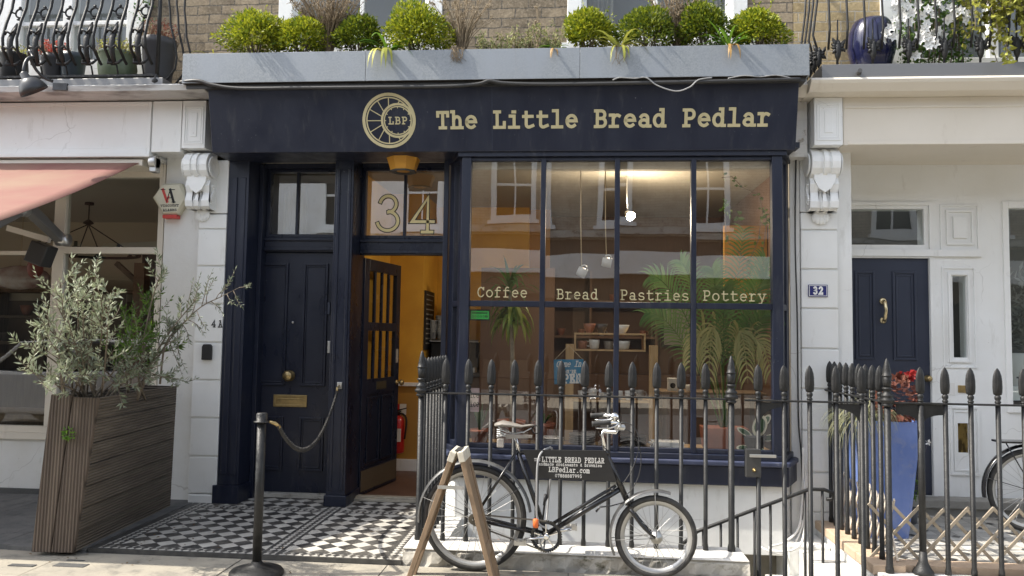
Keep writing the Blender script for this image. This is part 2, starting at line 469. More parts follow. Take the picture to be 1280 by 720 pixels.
class MB:
    def __init__(s):
        s.v = []; s.f = []; s.sm = []; s.mi = []; s.cur = 0
    def add(s, vs_, fs, smooth=False, M=None):
        o = len(s.v)
        s.v += [tuple(M @ Vector(p)) if M else tuple(p) for p in vs_]
        for f in fs:
            s.f.append(tuple(i + o for i in f)); s.sm.append(smooth); s.mi.append(s.cur)
        return s
    def box(s, a, b, M=None):
        x0, y0, z0 = (min(a[i], b[i]) for i in range(3))
        x1, y1, z1 = (max(a[i], b[i]) for i in range(3))
        v = [(x0, y0, z0), (x1, y0, z0), (x1, y1, z0), (x0, y1, z0), (x0, y0, z1), (x1, y0, z1), (x1, y1, z1), (x0, y1, z1)]
        return s.add(v, [(0, 3, 2, 1), (4, 5, 6, 7), (0, 1, 5, 4), (1, 2, 6, 5), (2, 3, 7, 6), (3, 0, 4, 7)], False, M)
    def hexa(s, v):
        return s.add(v, [(0, 3, 2, 1), (4, 5, 6, 7), (0, 1, 5, 4), (1, 2, 6, 5), (2, 3, 7, 6), (3, 0, 4, 7)])
    def quad(s, a, b, c, d):
        return s.add([a, b, c, d], [(0, 1, 2, 3)])
    def bar(s, p, q, wx, wy, up=(0, 0, 1)):
        """square bar from p to q; wx across, wy along `up`."""
        p = Vector(p); q = Vector(q); d = (q - p).normalized(); u = Vector(up)
        if abs(d.dot(u)) > .98: u = Vector((0, 1, 0))
        sx = d.cross(u).normalized() * wx / 2; sy = sx.cross(d).normalized() * wy / 2
        v = [p - sx - sy, p + sx - sy, p + sx + sy, p - sx + sy, q - sx - sy, q + sx - sy, q + sx + sy, q - sx + sy]
        return s.add(v, [(0, 3, 2, 1), (4, 5, 6, 7), (0, 1, 5, 4), (1, 2, 6, 5), (2, 3, 7, 6), (3, 0, 4, 7)])
    def tube(s, pts, r, n=8, closed=False, caps=True, flat=1.):
        pts = [Vector(p) for p in pts]; k = len(pts)
        rr = r if isinstance(r, (list, tuple)) else [r] * k
        o = len(s.v); up = None
        for i, p in enumerate(pts):
            if closed: d = pts[(i + 1) % k] - pts[i - 1]
            else: d = pts[min(i + 1, k - 1)] - pts[max(i - 1, 0)]
            d.normalize()
            if up is None:
                up = Vector((0, 0, 1)) if abs(d.z) < .9 else Vector((0, 1, 0))
            a = d.cross(up)
            if a.length < 1e-6: a = d.orthogonal()
            a.normalize(); b = a.cross(d).normalized(); up = b
            for j in range(n):
                t = 2 * math.pi * j / n
                s.v.append(tuple(p + a * math.cos(t) * rr[i] + b * math.sin(t) * rr[i] * flat))
        m = k if closed else k - 1
        for i in range(m):
            i2 = (i + 1) % k
            for j in range(n):
                j2 = (j + 1) % n
                s.f.append((o + i * n + j, o + i * n + j2, o + i2 * n + j2, o + i2 * n + j)); s.sm.append(True); s.mi.append(s.cur)
        if caps and not closed:
            s.f.append(tuple(o + j for j in range(n))[::-1]); s.sm.append(False); s.mi.append(s.cur)
            s.f.append(tuple(o + (k - 1) * n + j for j in range(n))); s.sm.append(False); s.mi.append(s.cur)
        return s
    def lathe(s, prof, c=(0, 0, 0), n=16, axis='Z', M=None, smooth=True, flat=1., cap=True):
        vs_ = []; fs = []
        for r, z in prof:
            for j in range(n):
                t = 2 * math.pi * (j + .5) / n
                x, y = r * math.cos(t), r * math.sin(t) * flat
                p = {'Z': (x, y, z), 'Y': (x, z, y), 'X': (z, x, y)}[axis]
                vs_.append((p[0] + c[0], p[1] + c[1], p[2] + c[2]))
        for i in range(len(prof) - 1):
            for j in range(n):
                j2 = (j + 1) % n
                fs.append((i * n + j, i * n + j2, (i + 1) * n + j2, (i + 1) * n + j))
        s.add(vs_, fs, smooth, M)
        if cap:
            o = len(s.v) - len(vs_)
            s.f.append(tuple(o + j for j in range(n))[::-1]); s.sm.append(False); s.mi.append(s.cur)
            s.f.append(tuple(o + (len(prof) - 1) * n + j for j in range(n))); s.sm.append(False); s.mi.append(s.cur)
        return s
    def prism(s, poly, plane, a, b):
        def mk(u, v, w_):
            return {'XZ': (u, w_, v), 'YZ': (w_, u, v), 'XY': (u, v, w_)}[plane]
        k = len(poly)
        vs_ = [mk(u, v, a) for u, v in poly] + [mk(u, v, b) for u, v in poly]
        fs = [tuple(range(k))[::-1], tuple(range(k, 2 * k))] + [(i, (i + 1) % k, k + (i + 1) % k, k + i) for i in range(k)]
        return s.add(vs_, fs)
    def ball(s, c, r, n=10, m=6, sq=(1, 1, 1)):
        prof = [(max(1e-4, math.sin(math.pi * i / m)), -math.cos(math.pi * i / m)) for i in range(m + 1)]
        M = Matrix.Translation(c) @ Matrix.Diagonal((r * sq[0], r * sq[1], r * sq[2], 1))
        return s.lathe(prof, n=n, M=M, cap=False)
    def frame(s, x0, x1, z0, z1, wd, y0, y1):
        """rectangular frame in XZ of member width wd (or (l, r, b, t))"""
        l_, r_, b_, t_ = wd if isinstance(wd, tuple) else (wd,) * 4
        s.box((x0, y0, z0), (x0 + l_, y1, z1)); s.box((x1 - r_, y0, z0), (x1, y1, z1))
        s.box((x0 + l_, y0, z0), (x1 - r_, y1, z0 + b_)); s.box((x0 + l_, y0, z1 - t_), (x1 - r_, y1, z1))
        return s
    def mould(s, x0, x1, z0, z1, y, steps):
        """stepped panel moulding on a face at y (towards -y): list of (inset, width, proud)"""
        for ins, wd, pr in steps:
            s.frame(x0 + ins, x1 - ins, z0 + ins, z1 - ins, wd, y - pr, y + .001)
        return s
    def strap(s, p, d, length, width, droop, n=5, up=(0, 0, 1), fold=0.):
        """strap leaf: starts at p along d, bends downwards"""
        p = Vector(p); d = Vector(d).normalized(); o = len(s.v)
        side = d.cross(Vector(up))
        if side.length < 1e-3: side = Vector((1, 0, 0))
        side.normalize()
        q = p.copy(); dd = d.copy(); st = length / n
        for i in range(n + 1):
            t = i / n
            wv = width * (.55 + 1.5 * t * (1 - t) * 1.4) * (1 - t ** 3) / 1.2 + .0006
            s.v.append(tuple(q - side * wv / 2)); s.v.append(tuple(q + side * wv / 2))
            q = q + dd * st
            dd = (dd + Vector((0, 0, -droop / n * (1 + t)))).normalized()
        for i in range(n):
            a = o + 2 * i
            s.f.append((a, a + 1, a + 3, a + 2)); s.sm.append(True); s.mi.append(s.cur)
        return q
    def leaf(s, p, d, length, width, nrm=None):
        """small pointed leaf: 2 quads folded along the midrib"""
        p = Vector(p); d = Vector(d).normalized()
        nn = Vector(nrm) if nrm else Vector((random.gauss(0, 1), random.gauss(0, 1), random.gauss(0, 1)))
        sd = d.cross(nn)
        if sd.length < 1e-4: sd = d.orthogonal()
        sd.normalize(); nn = sd.cross(d)
        m1 = p + d * length * .45
        o = len(s.v)
        s.v += [tuple(p), tuple(m1 - sd * width / 2 + nn * width * .15), tuple(p + d * length), tuple(m1 + sd * width / 2 + nn * width * .15)]
        s.f.append((o, o + 1, o + 2, o + 3)); s.sm.append(False); s.mi.append(s.cur)
        return s
    def build(s, name, mats, parent=None, bevel=0., label=None, cat=None, group=None, kind=None, loc=None, local=False):
        me = bpy.data.meshes.new(name)
        base = Vector((0, 0, 0))
        if not local:
            if parent is not None: base = WORLD[parent]
            elif loc is not None: base = Vector(loc)
            elif kind is None and s.v:
                xs, ys, zs = zip(*s.v)
                base = Vector(((min(xs) + max(xs)) / 2, (min(ys) + max(ys)) / 2, min(zs)))
        me.from_pydata([(a - base.x, b - base.y, c - base.z) for a, b, c in s.v], [], s.f)
        if not isinstance(mats, (list, tuple)): mats = [mats]
        for m in mats: me.materials.append(MT[m] if isinstance(m, str) else m)
        me.polygons.foreach_set('use_smooth', s.sm)
        me.polygons.foreach_set('material_index', s.mi)
        me.update()
        o = bpy.data.objects.new(name, me)
        COL.objects.link(o)
        if parent is not None:
            o.parent = parent; WORLD[o] = WORLD[parent]
        else:
            o.location = base; WORLD[o] = base
        if bevel:
            b = o.modifiers.new('bevel', 'BEVEL'); b.width = bevel; b.segments = 2
            b.limit_method = 'ANGLE'; b.angle_limit = R(50)
        tag(o, label, cat, group, kind)
        return o

def tag(o, label=None, cat=None, group=None, kind=None):
    if label: o['label'] = label
    if cat: o['category'] = cat
    if group: o['group'] = group
    if kind: o['kind'] = kind
    return o

def thing(name, loc, label, cat, group=None):
    o = bpy.data.objects.new(name, None)
    o.empty_display_size = .2
    COL.objects.link(o)
    o.location = loc
    WORLD[o] = Vector(loc)
    return tag(o, label, cat, group)

def inst(src, parent, loc=(0, 0, 0), rot=None, scale=None):
    """copy one object (sharing its mesh) under a parent at a place in the parent's frame"""
    o = src.copy()
    COL.objects.link(o)
    o.parent = parent
    o.location = loc
    if rot: o.rotation_euler = rot
    if scale: o.scale = scale
    return o

def dup(root, loc, rotz=0., label=None, scale=None):
    """copy a thing with copies of its parts and their sub-parts"""
    r = root.copy(); COL.objects.link(r); r.location = loc; r.rotation_euler = (0, 0, rotz)
    WORLD[r] = Vector(loc)
    if scale: r.scale = scale
    if label: r['label'] = label
    for ch in [c for c in COL.objects if c.parent == root]:
        c = ch.copy(); COL.objects.link(c); c.parent = r
        for g in [k for k in COL.objects if k.parent == ch]:
            d = g.copy(); COL.objects.link(d); d.parent = c
    return r

# ------------------------------------------------------------------ stroke lettering (typewriter slab serif)
def E(cx, cy, rx, ry, a0, a1, n=None):
    n = n or max(4, int(abs(a1 - a0) / 20))
    return [(cx + rx * math.cos(R(a0 + (a1 - a0) * i / n)), cy + ry * math.sin(R(a0 + (a1 - a0) * i / n))) for i in range(n + 1)]

GL = {
 'T': [[(.1, .76), (.1, 1), (.9, 1), (.9, .76)], [(.5, 1), (.5, 0)], [(.27, 0), (.73, 0)]],
 'L': [[(.1, 1), (.52, 1)], [(.31, 1), (.31, 0)], [(.1, 0), (.88, 0), (.88, .32)]],
 'B': [[(.08, 1), (.55, 1)] + E(.55, .76, .27, .24, 90, -90)[1:], [(.24, 1), (.24, 0)], [(.24, .52), (.6, .52)] + E(.6, .26, .28, .26, 90, -90)[1:] + [(.08, 0)]],
 'P': [[(.1, 1), (.6, 1)] + E(.6, .73, .27, .27, 90, -90)[1:] + [(.26, .46)], [(.26, 1), (.26, 0)], [(.1, 0), (.5, 0)]],
 'R': [[(.08, 1), (.56, 1)] + E(.56, .74, .26, .26, 90, -90)[1:] + [(.24, .48)], [(.24, 1), (.24, 0)], [(.08, 0), (.42, 0)], [(.52, .48), (.8, 0), (.96, 0)]],
 'C': [E(.5, .5, .4, .5, 35, 322), [(.85, .74), (.85, 1)]],
 'D': [[(.08, 1), (.46, 1)] + E(.46, .5, .42, .5, 90, -90)[1:] + [(.08, 0)], [(.24, 1), (.24, 0)]],
 'E': [[(.1, 1), (.85, 1), (.85, .74)], [(.26, 1), (.26, 0)], [(.1, 0), (.88, 0), (.88, .28)], [(.26, .52), (.6, .52)], [(.6, .66), (.6, .38)]],
 'H': [[(.22, 1), (.22, 0)], [(.78, 1), (.78, 0)], [(.22, .52), (.78, .52)], [(.06, 1), (.38, 1)], [(.62, 1), (.94, 1)], [(.06, 0), (.38, 0)], [(.62, 0), (.94, 0)]],
 'I': [[(.2, 1), (.8, 1)], [(.5, 1), (.5, 0)], [(.2, 0), (.8, 0)]],
 'A': [[(.18, 0), (.48, 1), (.82, 0)], [(.3, .36), (.7, .36)], [(.04, 0), (.36, 0)], [(.64, 0), (.96, 0)], [(.26, 1), (.5, 1)]],
 'M': [[(.16, 0), (.16, 1), (.5, .4), (.84, 1), (.84, 0)], [(.02, 0), (.32, 0)], [(.68, 0), (.98, 0)]],
 'N': [[(.2, 0), (.2, 1), (.8, 0), (.8, 1)], [(.04, 0), (.38, 0)], [(.62, 1), (.96, 1)]],
 'O': [E(.5, .5, .42, .5, 0, 360)],
 'S': [E(.5, .74, .34, .26, 25, 270) + E(.5, .25, .37, .25, 90, -155)[1:]],
 'U': [[(.2, 1), (.2, .35)] + E(.5, .35, .3, .35, 180, 360)[1:] + [(.8, 1)], [(.04, 1), (.38, 1)], [(.62, 1), (.96, 1)]],
 'V': [[(.14, 1), (.5, 0), (.86, 1)], [(0, 1), (.3, 1)], [(.7, 1), (1, 1)]],
 'W': [[(.08, 1), (.3, 0), (.5, .7), (.7, 0), (.92, 1)]],
 'a': [E(.46, .5, .27, .22, 155, 0) + [(.74, 0), (.93, 0)], E(.44, .2, .3, .2, 0, 360)],
 'b': [[(.06, 1.04), (.22, 1.04), (.22, 0), (.06, 0)], E(.54, .36, .33, .36, 0, 360)],
 'c': [E(.52, .36, .36, .36, 40, 322), [(.83, .52), (.83, .72)]],
 'd': [E(.44, .36, .33, .36, 0, 360), [(.58, 1.04), (.76, 1.04), (.76, 0), (.94, 0)]],
 'e': [[(.15, .38), (.86, .38)] + E(.5, .36, .36, .36, 3, 312)[1:]],
 'f': [[(.36, 0), (.36, .8)] + E(.6, .8, .24, .25, 180, 50)[1:], [(.14, .69), (.78, .69)], [(.14, 0), (.7, 0)]],
 'h': [[(.08, 1.04), (.24, 1.04), (.24, 0)], [(.24, .46)] + E(.5, .44, .26, .28, 170, 0) + [(.76, 0)], [(.08, 0), (.42, 0)], [(.6, 0), (.93, 0)]],
 'i': [[(.2, .72), (.52, .72), (.52, 0)], [(.14, 0), (.88, 0)], [(.42, .99), (.58, .99)]],
 'l': [[(.2, 1.04), (.52, 1.04), (.52, 0)], [(.14, 0), (.88, 0)]],
 'm': [[(.0, .72), (.12, .72), (.12, 0)], E(.31, .5, .19, .22, 180, 0) + [(.5, 0)], E(.69, .5, .19, .22, 180, 0) + [(.88, 0)], [(.02, 0), (.24, 0)], [(.4, 0), (.62, 0)], [(.78, 0), (1, 0)]],
 'n': [[(.08, .72), (.24, .72), (.24, 0)], [(.24, .46)] + E(.5, .44, .26, .28, 170, 0) + [(.76, 0)], [(.08, 0), (.42, 0)], [(.6, 0), (.93, 0)]],
 'o': [E(.5, .36, .38, .36, 0, 360)],
 'r': [[(.1, .72), (.34, .72), (.34, 0)], [(.1, 0), (.68, 0)], E(.64, .40, .3, .32, 175, 55)],
 's': [E(.5, .54, .31, .18, 25, 270) + E(.5, .18, .34, .18, 90, -155)[1:]],
 't': [[(.34, .96), (.34, .18)] + E(.55, .18, .21, .18, 180, 300)[1:] + [(.88, .1)], [(.12, .69), (.82, .69)]],
 'w': [[(.1, .72), (.3, 0), (.5, .55), (.7, 0), (.9, .72)], [(0, .72), (.24, .72)], [(.76, .72), (1, .72)]],
 'y': [[(.16, .72), (.53, .03)], [(.86, .72), (.42, -.26), (.14, -.26)], [(.03, .72), (.34, .72)], [(.68, .72), (.98, .72)]],
 '0': [E(.5, .5, .34, .5, 0, 360)],
 '2': [E(.5, .72, .33, .28, 165, -25) + [(.14, 0), (.86, 0), (.86, .14)]],
 '3': [E(.46, .76, .3, .24, 150, -90) + E(.46, .27, .36, .27, 80, -150)[1:]],
 '4': [[(.66, 0), (.66, 1), (.1, .3), (.92, .3)], [(.46, 0), (.86, 0)]],
 '5': [[(.78, 1), (.26, 1), (.24, .55)] + E(.48, .32, .35, .32, 130, -155)],
 '7': [[(.14, .82), (.14, 1), (.86, 1), (.42, 0)]],
 '8': [E(.5, .76, .29, .24, 0, 360), E(.5, .26, .35, .26, 0, 360)],
 '9': [E(.5, .68, .33, .32, 0, 360), E(.28, .68, .55, .68, 0, -70)],
 '&': [[(.9, 0), (.3, .72)] + E(.46, .82, .18, .18, 200, -30)[1:] + [(.2, .32)] + E(.44, .24, .3, .24, 160, 350)],
 '.': [[(.42, .06), (.6, .06)]],
 "'": [[(.5, 1), (.5, .72)]],
 '-': [[(.2, .4), (.8, .4)]],
}

def ribbon(mb, pts, org, ux, uz, nrm, hw, dep, off):
    """a stroke as a thin raised ribbon with mitred corners"""
    k = len(pts)
    closed = k > 3 and math.hypot(pts[0][0] - pts[-1][0], pts[0][1] - pts[-1][1]) < 1e-6
    q = [Vector((a, b)) for a, b in (pts[:-1] if closed else pts)]
    k = len(q)
    if not closed:      # square ends
        q[0] = q[0] + (q[0] - q[1]).normalized() * hw * .9
        q[-1] = q[-1] + (q[-1] - q[-2]).normalized() * hw * .9
    L_ = []
    for i in range(k):
        if closed: d0 = (q[i] - q[i - 1]).normalized(); d1 = (q[(i + 1) % k] - q[i]).normalized()
        else:
            d0 = (q[i] - q[i - 1]).normalized() if i else (q[1] - q[0]).normalized()
            d1 = (q[i + 1] - q[i]).normalized() if i < k - 1 else d0
        n0 = Vector((-d0.y, d0.x)); n1 = Vector((-d1.y, d1.x)); mm = n0 + n1
        if mm.length < .3: mm = n0
        mm.normalize(); s_ = hw / max(.45, mm.dot(n0))
        L_.append((q[i] + mm * s_, q[i] - mm * s_))
    o = len(mb.v)
    def w3(p, h): return tuple(org + ux * p.x + uz * p.y + nrm * h)
    for a, b in L_:
        mb.v += [w3(a, dep + off), w3(b, dep + off), w3(a, 0), w3(b, 0)]
    m = k if closed else k - 1
    for i in range(m):
        A = o + 4 * i; B = o + 4 * ((i + 1) % k)
        for f in ((A, A + 1, B + 1, B), (A, B, B + 2, A + 2), (A + 1, A + 3, B + 3, B + 1)):
            mb.f.append(f); mb.sm.append(False); mb.mi.append(mb.cur)
    if not closed:
        A = o; B = o + 4 * (k - 1)
        for f in ((A, A + 2, A + 3, A + 1), (B, B + 1, B + 3, B + 2)):
            mb.f.append(f); mb.sm.append(False); mb.mi.append(mb.cur)

def lettering(s, p0, p1, cap, th, material, name, parent, nrm=(0, -1, 0), up=(0, 0, 1), dep=.002, shear=0., fill=.88, mb=None, build=True):
    """write s so its first cell starts at p0 and its last ends at p1"""
    mb = mb or MB()
    p0 = Vector(p0); p1 = Vector(p1); ux = (p1 - p0); adv = ux.length / len(s); ux.normalize()
    nrm = Vector(nrm).normalized(); uz = Vector(up).normalized()
    uz = (uz - ux * uz.dot(ux)).normalized()
    k = 0
    for i, ch in enumerate(s):
        for st in GL.get(ch, []):
            k += 1
            pts = [((x - .5) * adv * fill + adv * .5 + i * adv + shear * y * cap, y * cap) for x, y in st]
            ribbon(mb, pts, p0, ux, uz, nrm, th / 2, dep, .00012 * (k % 7))
    return mb.build(name, material, parent) if build else mb

def arc3(p, q, sag, n=12, side=(0, 0, 0)):
    p = Vector(p); q = Vector(q); s_ = Vector(side)
    return [p.lerp(q, i / n) + Vector((0, 0, -sag * 4 * (i / n) * (1 - i / n))) + s_ * 4 * (i / n) * (1 - i / n) for i in range(n + 1)]

def bez(p0, p1, p2, p3, n=10):
    P0, P1, P2, P3 = map(Vector, (p0, p1, p2, p3)); r_ = []
    for i in range(n + 1):
        t = i / n; u = 1 - t
        r_.append(P0 * u ** 3 + P1 * 3 * u * u * t + P2 * 3 * u * t * t + P3 * t ** 3)
    return r_


# ================================================================== GROUND
def sheet(name, x0, x1, y0, y1, z, m):
    mb = MB(); mb.quad((x0, y0, z), (x1, y0, z), (x1, y1, z), (x0, y1, z))
    return mb.build(name, m, kind='structure', local=True)
sheet('ground', -90, 90, -90, 90, -2.55, 'asphalt')
sheet('road', -60, 60, -4.0, 2.0, -.13, 'asphalt')
mb = MB(); mb.box((-60, -7.5, -.4), (60, -4.0, 0)); mb.build('far_pavement', 'paving', kind='structure', local=True)
# near pavement: flagstones over a joint bed
mb = MB()
mb.cur = 1; mb.box((-40, 2.16, -.6), (40, 5.199, -.031))
mb.cur = 0
rnd = random.Random(3)
for r_, (ya, yb) in enumerate(((2.17, 2.75), (2.75, 3.4), (3.4, 4.02), (4.02, 4.62), (4.62, 5.197))):
    x = -14 - rnd.random()
    while x < 14:
        wd = rnd.choice((.62, .78, .92, 1.1)) if r_ < 4 else rnd.choice((.8, 1.0, 1.2))
        dz = -.025 + rnd.uniform(-.002, .001)
        mb.box((x + .004, ya + .004, -.05), (x + wd - .004, yb - .004, dz))
        x += wd
mb.build('pavement', ['paving', 'joint'], kind='structure', local=True)
mb = MB(); mb.box((-40, 2.0, -.5), (40, 2.155, -.02)); mb.build('kerb', 'stone', kind='structure', local=True)
# left forecourt of asphalt with a rough mortar edge
mb = MB()
mb.cur = 0
NX = 60
for i in range(NX):
    xa = -9 + (9 - 3.36) * i / NX; xb = -9 + (9 - 3.36) * (i + 1) / NX
    mb.box((xa, 5.2 + .02 * math.sin(i * 1.7), -.5), (xb, 7.2, .004 + .002 * math.sin(i * .9)))
mb.build('forecourt', mat('worn_asphalt', (.12, .12, .118), .9, c2=(.17, .168, .16), sc_=4, dirt=(.08, .08, .08), dsc=9, dlo=.5, dhi=.75, bump=.8, bsc=120), kind='structure', local=True)
mb = MB()
for p, sx, sy in (((-3.566, 4.859, 0.000), .17, .045), ((-3.262, 4.901, 0.000), .21, .07), ((-3.301, 5.007, 0.000), .12, .02)):
    mb.box((p[0] - sx / 2, p[1] - sy / 2, -.03), (p[0] + sx / 2, p[1] + sy / 2, -.021))
mb.build('patch', 'asphalt', kind='structure', local=True)
# tiled entrance
mb = MB()
xs = [(-3.345, -3.285, 2), (-3.285, -3.205, 1), (-3.205, -3.185, 2), (-3.185, -2.135, 0), (-2.135, -2.11, 2), (-2.11, -2.03, 1), (-2.03, -2.005, 2),
      (-2.005, -1.285, 0), (-1.285, -1.26, 2), (-1.26, -1.18, 1), (-1.18, -1.151, 3)]
ys = [(5.201, 5.222, 2), (5.222, 5.282, 1), (5.282, 5.30, 2), (5.30, 6.50, 0), (6.50, 6.52, 2), (6.52, 6.60, 1), (6.60, 6.62, 2), (6.62, 7.12, 0)]
for xa, xb, xm in xs:
    for ya, yb, ym in ys:
        mb.cur = xm if ym == 0 else (ym if xm in (0, ym) else (2 if 2 in (xm, ym) else 1))
        if xm == 3 and ya > 6.45: continue
        mb.box((xa, ya, -.3), (xb, yb, 0.004))
mb.build('tiled_entrance', ['tile', 'tilesmall', 'tiledark', 'tilelight'], kind='structure', local=True)
# path of the house next door
mb = MB()
mb.cur = 0; mb.box((2.19, 5.66, -.4), (5.2, 7.14, .012))
mb.cur = 1; mb.box((2.19, 5.50, -.4), (5.2, 5.655, .02))
mb.build('tiled_path', [checker_mat('encaustic_path_tile', .15, (.55, .53, .48), (.40, .385, .35), .03, .02, 0), 'sand'], kind='structure', local=True)
mb = MB()
rnd = random.Random(5)
for i in range(18):
    for j in range(9):
        cx, cy = 2.27 + i * .165, 5.72 + j * .165
        s_ = .036
        if (i + j) % 2: continue
        mb.cur = 0
        mb.add([(cx - s_, cy, .0165), (cx, cy - s_, .0165), (cx + s_, cy, .0165), (cx, cy + s_, .0165)], [(0, 1, 2, 3)])
mb.build('tile_inset', 'tiledark', kind='structure', local=True)
# lightwell in front of the bay
sheet('lightwell_floor', -1.15, 2.2, 5.45, 6.8, -2.35, 'paving')

# ================================================================== helpers for buildings
def wall_holes(mb, x0, x1, z0, z1, y0, y1, holes):
    xs = sorted({x0, x1, *[h[0] for h in holes], *[h[1] for h in holes]})
    zs = sorted({z0, z1, *[h[2] for h in holes], *[h[3] for h in holes]})
    def inside(xa, xb, za, zb):
        return any(h[0] <= (xa + xb) / 2 <= h[1] and h[2] <= (za + zb) / 2 <= h[3] for h in holes)
    for a, b in zip(xs, xs[1:]):
        run = None
        for c, d in zip(zs, zs[1:]):
            if inside(a, b, c, d):
                if run: mb.box((a, y0, run[0]), (b, y1, run[1])); run = None
            else: run = (run[0], d) if run else (c, d)
        if run: mb.box((a, y0, run[0]), (b, y1, run[1]))
    return mb

def pane_sheet(mb, x0, x1, z0, z1, y):
    mb.quad((x0, y, z0), (x1, y, z0), (x1, y, z1), (x0, y, z1))

def sash(x0, x1, z0, z1, y, parent, cols=2, rows=(.5,), glass='glassU', curtain=True, frame_m='white', fw=.13):
    """upper sash window: box frame, sashes with glazing bars, pane, blind"""
    mb = MB()
    mb.frame(x0, x1, z0, z1, (fw, fw, .09, .12), y - .05, y + .14)
    mb.box((x0 - .05, y - .12, z0 - .07), (x1 + .05, y + .10, z0 + .002))
    a, b = x0 + fw, x1 - fw
    zm = (z0 + z1) / 2
    mb.box((a, y + .02, zm - .03), (b, y + .08, zm + .03))
    mb.box((a, y + .02, z0 + .09), (b, y + .08, z0 + .17))
    mb.box((a, y + .02, z0 + .17), (a + .045, y + .08, z1 - .12)); mb.box((b - .045, y + .02, z0 + .17), (b, y + .08, z1 - .12))
    for i in range(1, cols):
        xc = a + (b - a) * i / cols
        mb.box((xc - .018, y + .025, z0 + .17), (xc + .018, y + .075, z1 - .12))
    for t in rows:
        for lo_, hi_ in ((z0 + .17, zm - .03), (zm + .03, z1 - .12)):
            zc = lo_ + (hi_ - lo_) * t
            for i in range(cols):
                xa = a + (b - a) * i / cols + (.045 if i == 0 else .018); xb = a + (b - a) * (i + 1) / cols - (.045 if i == cols - 1 else .018)
                mb.box((xa, y + .03, zc - .012), (xb, y + .07, zc + .012))
    fr = mb.build('upper_window', frame_m, parent, bevel=.004)
    mb = MB(); pane_sheet(mb, a + .02, b - .02, z0 + .12, z1 - .13, y + .048); mb.build('pane', glass, fr)
    mb = MB(); mb.box((x0 + .02, y + .5, z0), (x1 - .02, y + .52, z1)); mb.build('blind', 'blinds' if curtain else 'darkroom', fr)
    if curtain:
        for s_ in (0, 1):
            mb = MB()
            xa, xb = (a, a + (b - a) * .22) if s_ == 0 else (b - (b - a) * .22, b)
            n_ = 24; o = len(mb.v)
            for i in range(n_ + 1):
                x = xa + (xb - xa) * i / n_; yy = y + .2 + .025 * math.sin(i * 1.9)
                mb.v += [(x, yy, z0), (x, yy, z1)]
            for i in range(n_):
                mb.f.append((2 * i, 2 * i + 2, 2 * i + 3, 2 * i + 1)); mb.sm.append(True); mb.mi.append(0)
            mb.build('curtain', 'curtain', fr)
    return fr

def console(parent, x0, x1, z1, z0, y, m, nm='console_bracket'):
    """scrolled corbel: S profile in YZ, two fluted bands, volute roll and leaf"""
    h = z1 - z0
    prof = [(y + .002, z1)]
    prof += [(y - .07 - .125 * math.cos(R(a)), z1 - .125 - .125 * math.sin(R(a)) ) for a in (-90, -70, -45, -20, 0, 25, 50, 75)]
    prof += [(y - .125, z1 - .30), (y - .10, z1 - .38), (y - .092, z1 - .46 * 1), (y - .10, z0 + .16), (y - .125, z0 + .07), (y - .115, z0 + .02), (y - .07, z0), (y + .002, z0)]
    mb = MB(); mb.prism(prof, 'YZ', x0 + .012, x1 - .012)
    wd = x1 - x0
    def shrink(k): return [(p[0] - (k if p[0] < y else 0), p[1]) for p in prof]
    for a, b in ((0, .3), (.42, .58), (.7, 1)):
        mb.prism(shrink(.012 if b - a > .2 else .02), 'YZ', x0 + wd * a, x0 + wd * b)
    for xs_ in (x0 - .012, x1 - .0):      # volute cheeks
        mb.lathe([(.10, 0), (.10, .008), (.06, .012), (.05, .006), (.02, .012), (.004, .013)], (0, 0, 0), 20, M=Matrix.Translation((xs_ if xs_ < x0 else xs_ + .012, y - .09, z1 - .13)) @ Matrix.Rotation(R(-90 if xs_ < x0 else 90), 4, 'Y'))
        for i in range(9):
            t = i / 8
            mb.ball((xs_ + (.006 if xs_ < x0 else .006), y - .075 + .02 * math.sin(t * 6), z1 - .30 - t * (h - .36)), .017, 7, 5, (.7, 1, 1))
    xc = (x0 + x1) / 2
    for t_, w_, h_ in ((z0 - .005, .36, .085),):
        for k_ in range(5):
            a_ = R(-140 + 25 * k_); dx_ = wd * w_ * math.cos(a_)
            mb.ball((xc + dx_ * .75, y - (.115 if t_ > z0 else .02), t_ + h_ * math.sin(a_) * .7), .03, 9, 6, (.8, .5, 1.5))
        mb.ball((xc, y - (.11 if t_ > z0 else .015), t_ - .01), .05, 12, 7, (1.25, .42, 1.1))
    mb.prism([(xc + dx, z1 - .25 + dz) for dx, dz in ((-.09, .06), (.09, .06), (.085, -.02), (.05, -.09), (0, -.125), (-.05, -.09), (-.085, -.02))], 'XZ', y - .155, y - .08)
    return mb.build(nm, m, parent, bevel=.006)

def rusticated(parent, x0, x1, zs, y, m, depth=.05, nm='pilaster'):
    """pilaster of blocks with cut joints; zs descending joint heights"""
    mb = MB()
    mb.box((x0 + .004, y - depth + .016, zs[-1]), (x1 - .004, y + .05, zs[0]))
    for a, b in zip(zs, zs[1:]):
        mb.box((x0, y - depth, b + .008), (x1, y + .04, a - .008))
    return mb.build(nm, m, parent, bevel=.005)

def panel_block(parent, x0, x1, z0, z1, y, m, nm='pilaster_block'):
    mb = MB(); mb.box((x0, y, z0), (x1, y + .3, z1))
    ins = (x1 - x0) * .22
    mb.mould(x0 + ins * .35, x1 - ins * .35, z0 + .035, z1 - .05, y, [(0, .014, .007), (.02, .012, .004)])
    mb.box((x0 + ins + .03, y - .006, z0 + .1), (x1 - ins - .03, y + .001, z1 - .11))
    return mb.build(nm, m, parent, bevel=.003)

def box_part(nm, a, b, m, parent, bevel=.004):
    mb = MB(); mb.box(a, b); return mb.build(nm, m, parent, bevel=bevel)

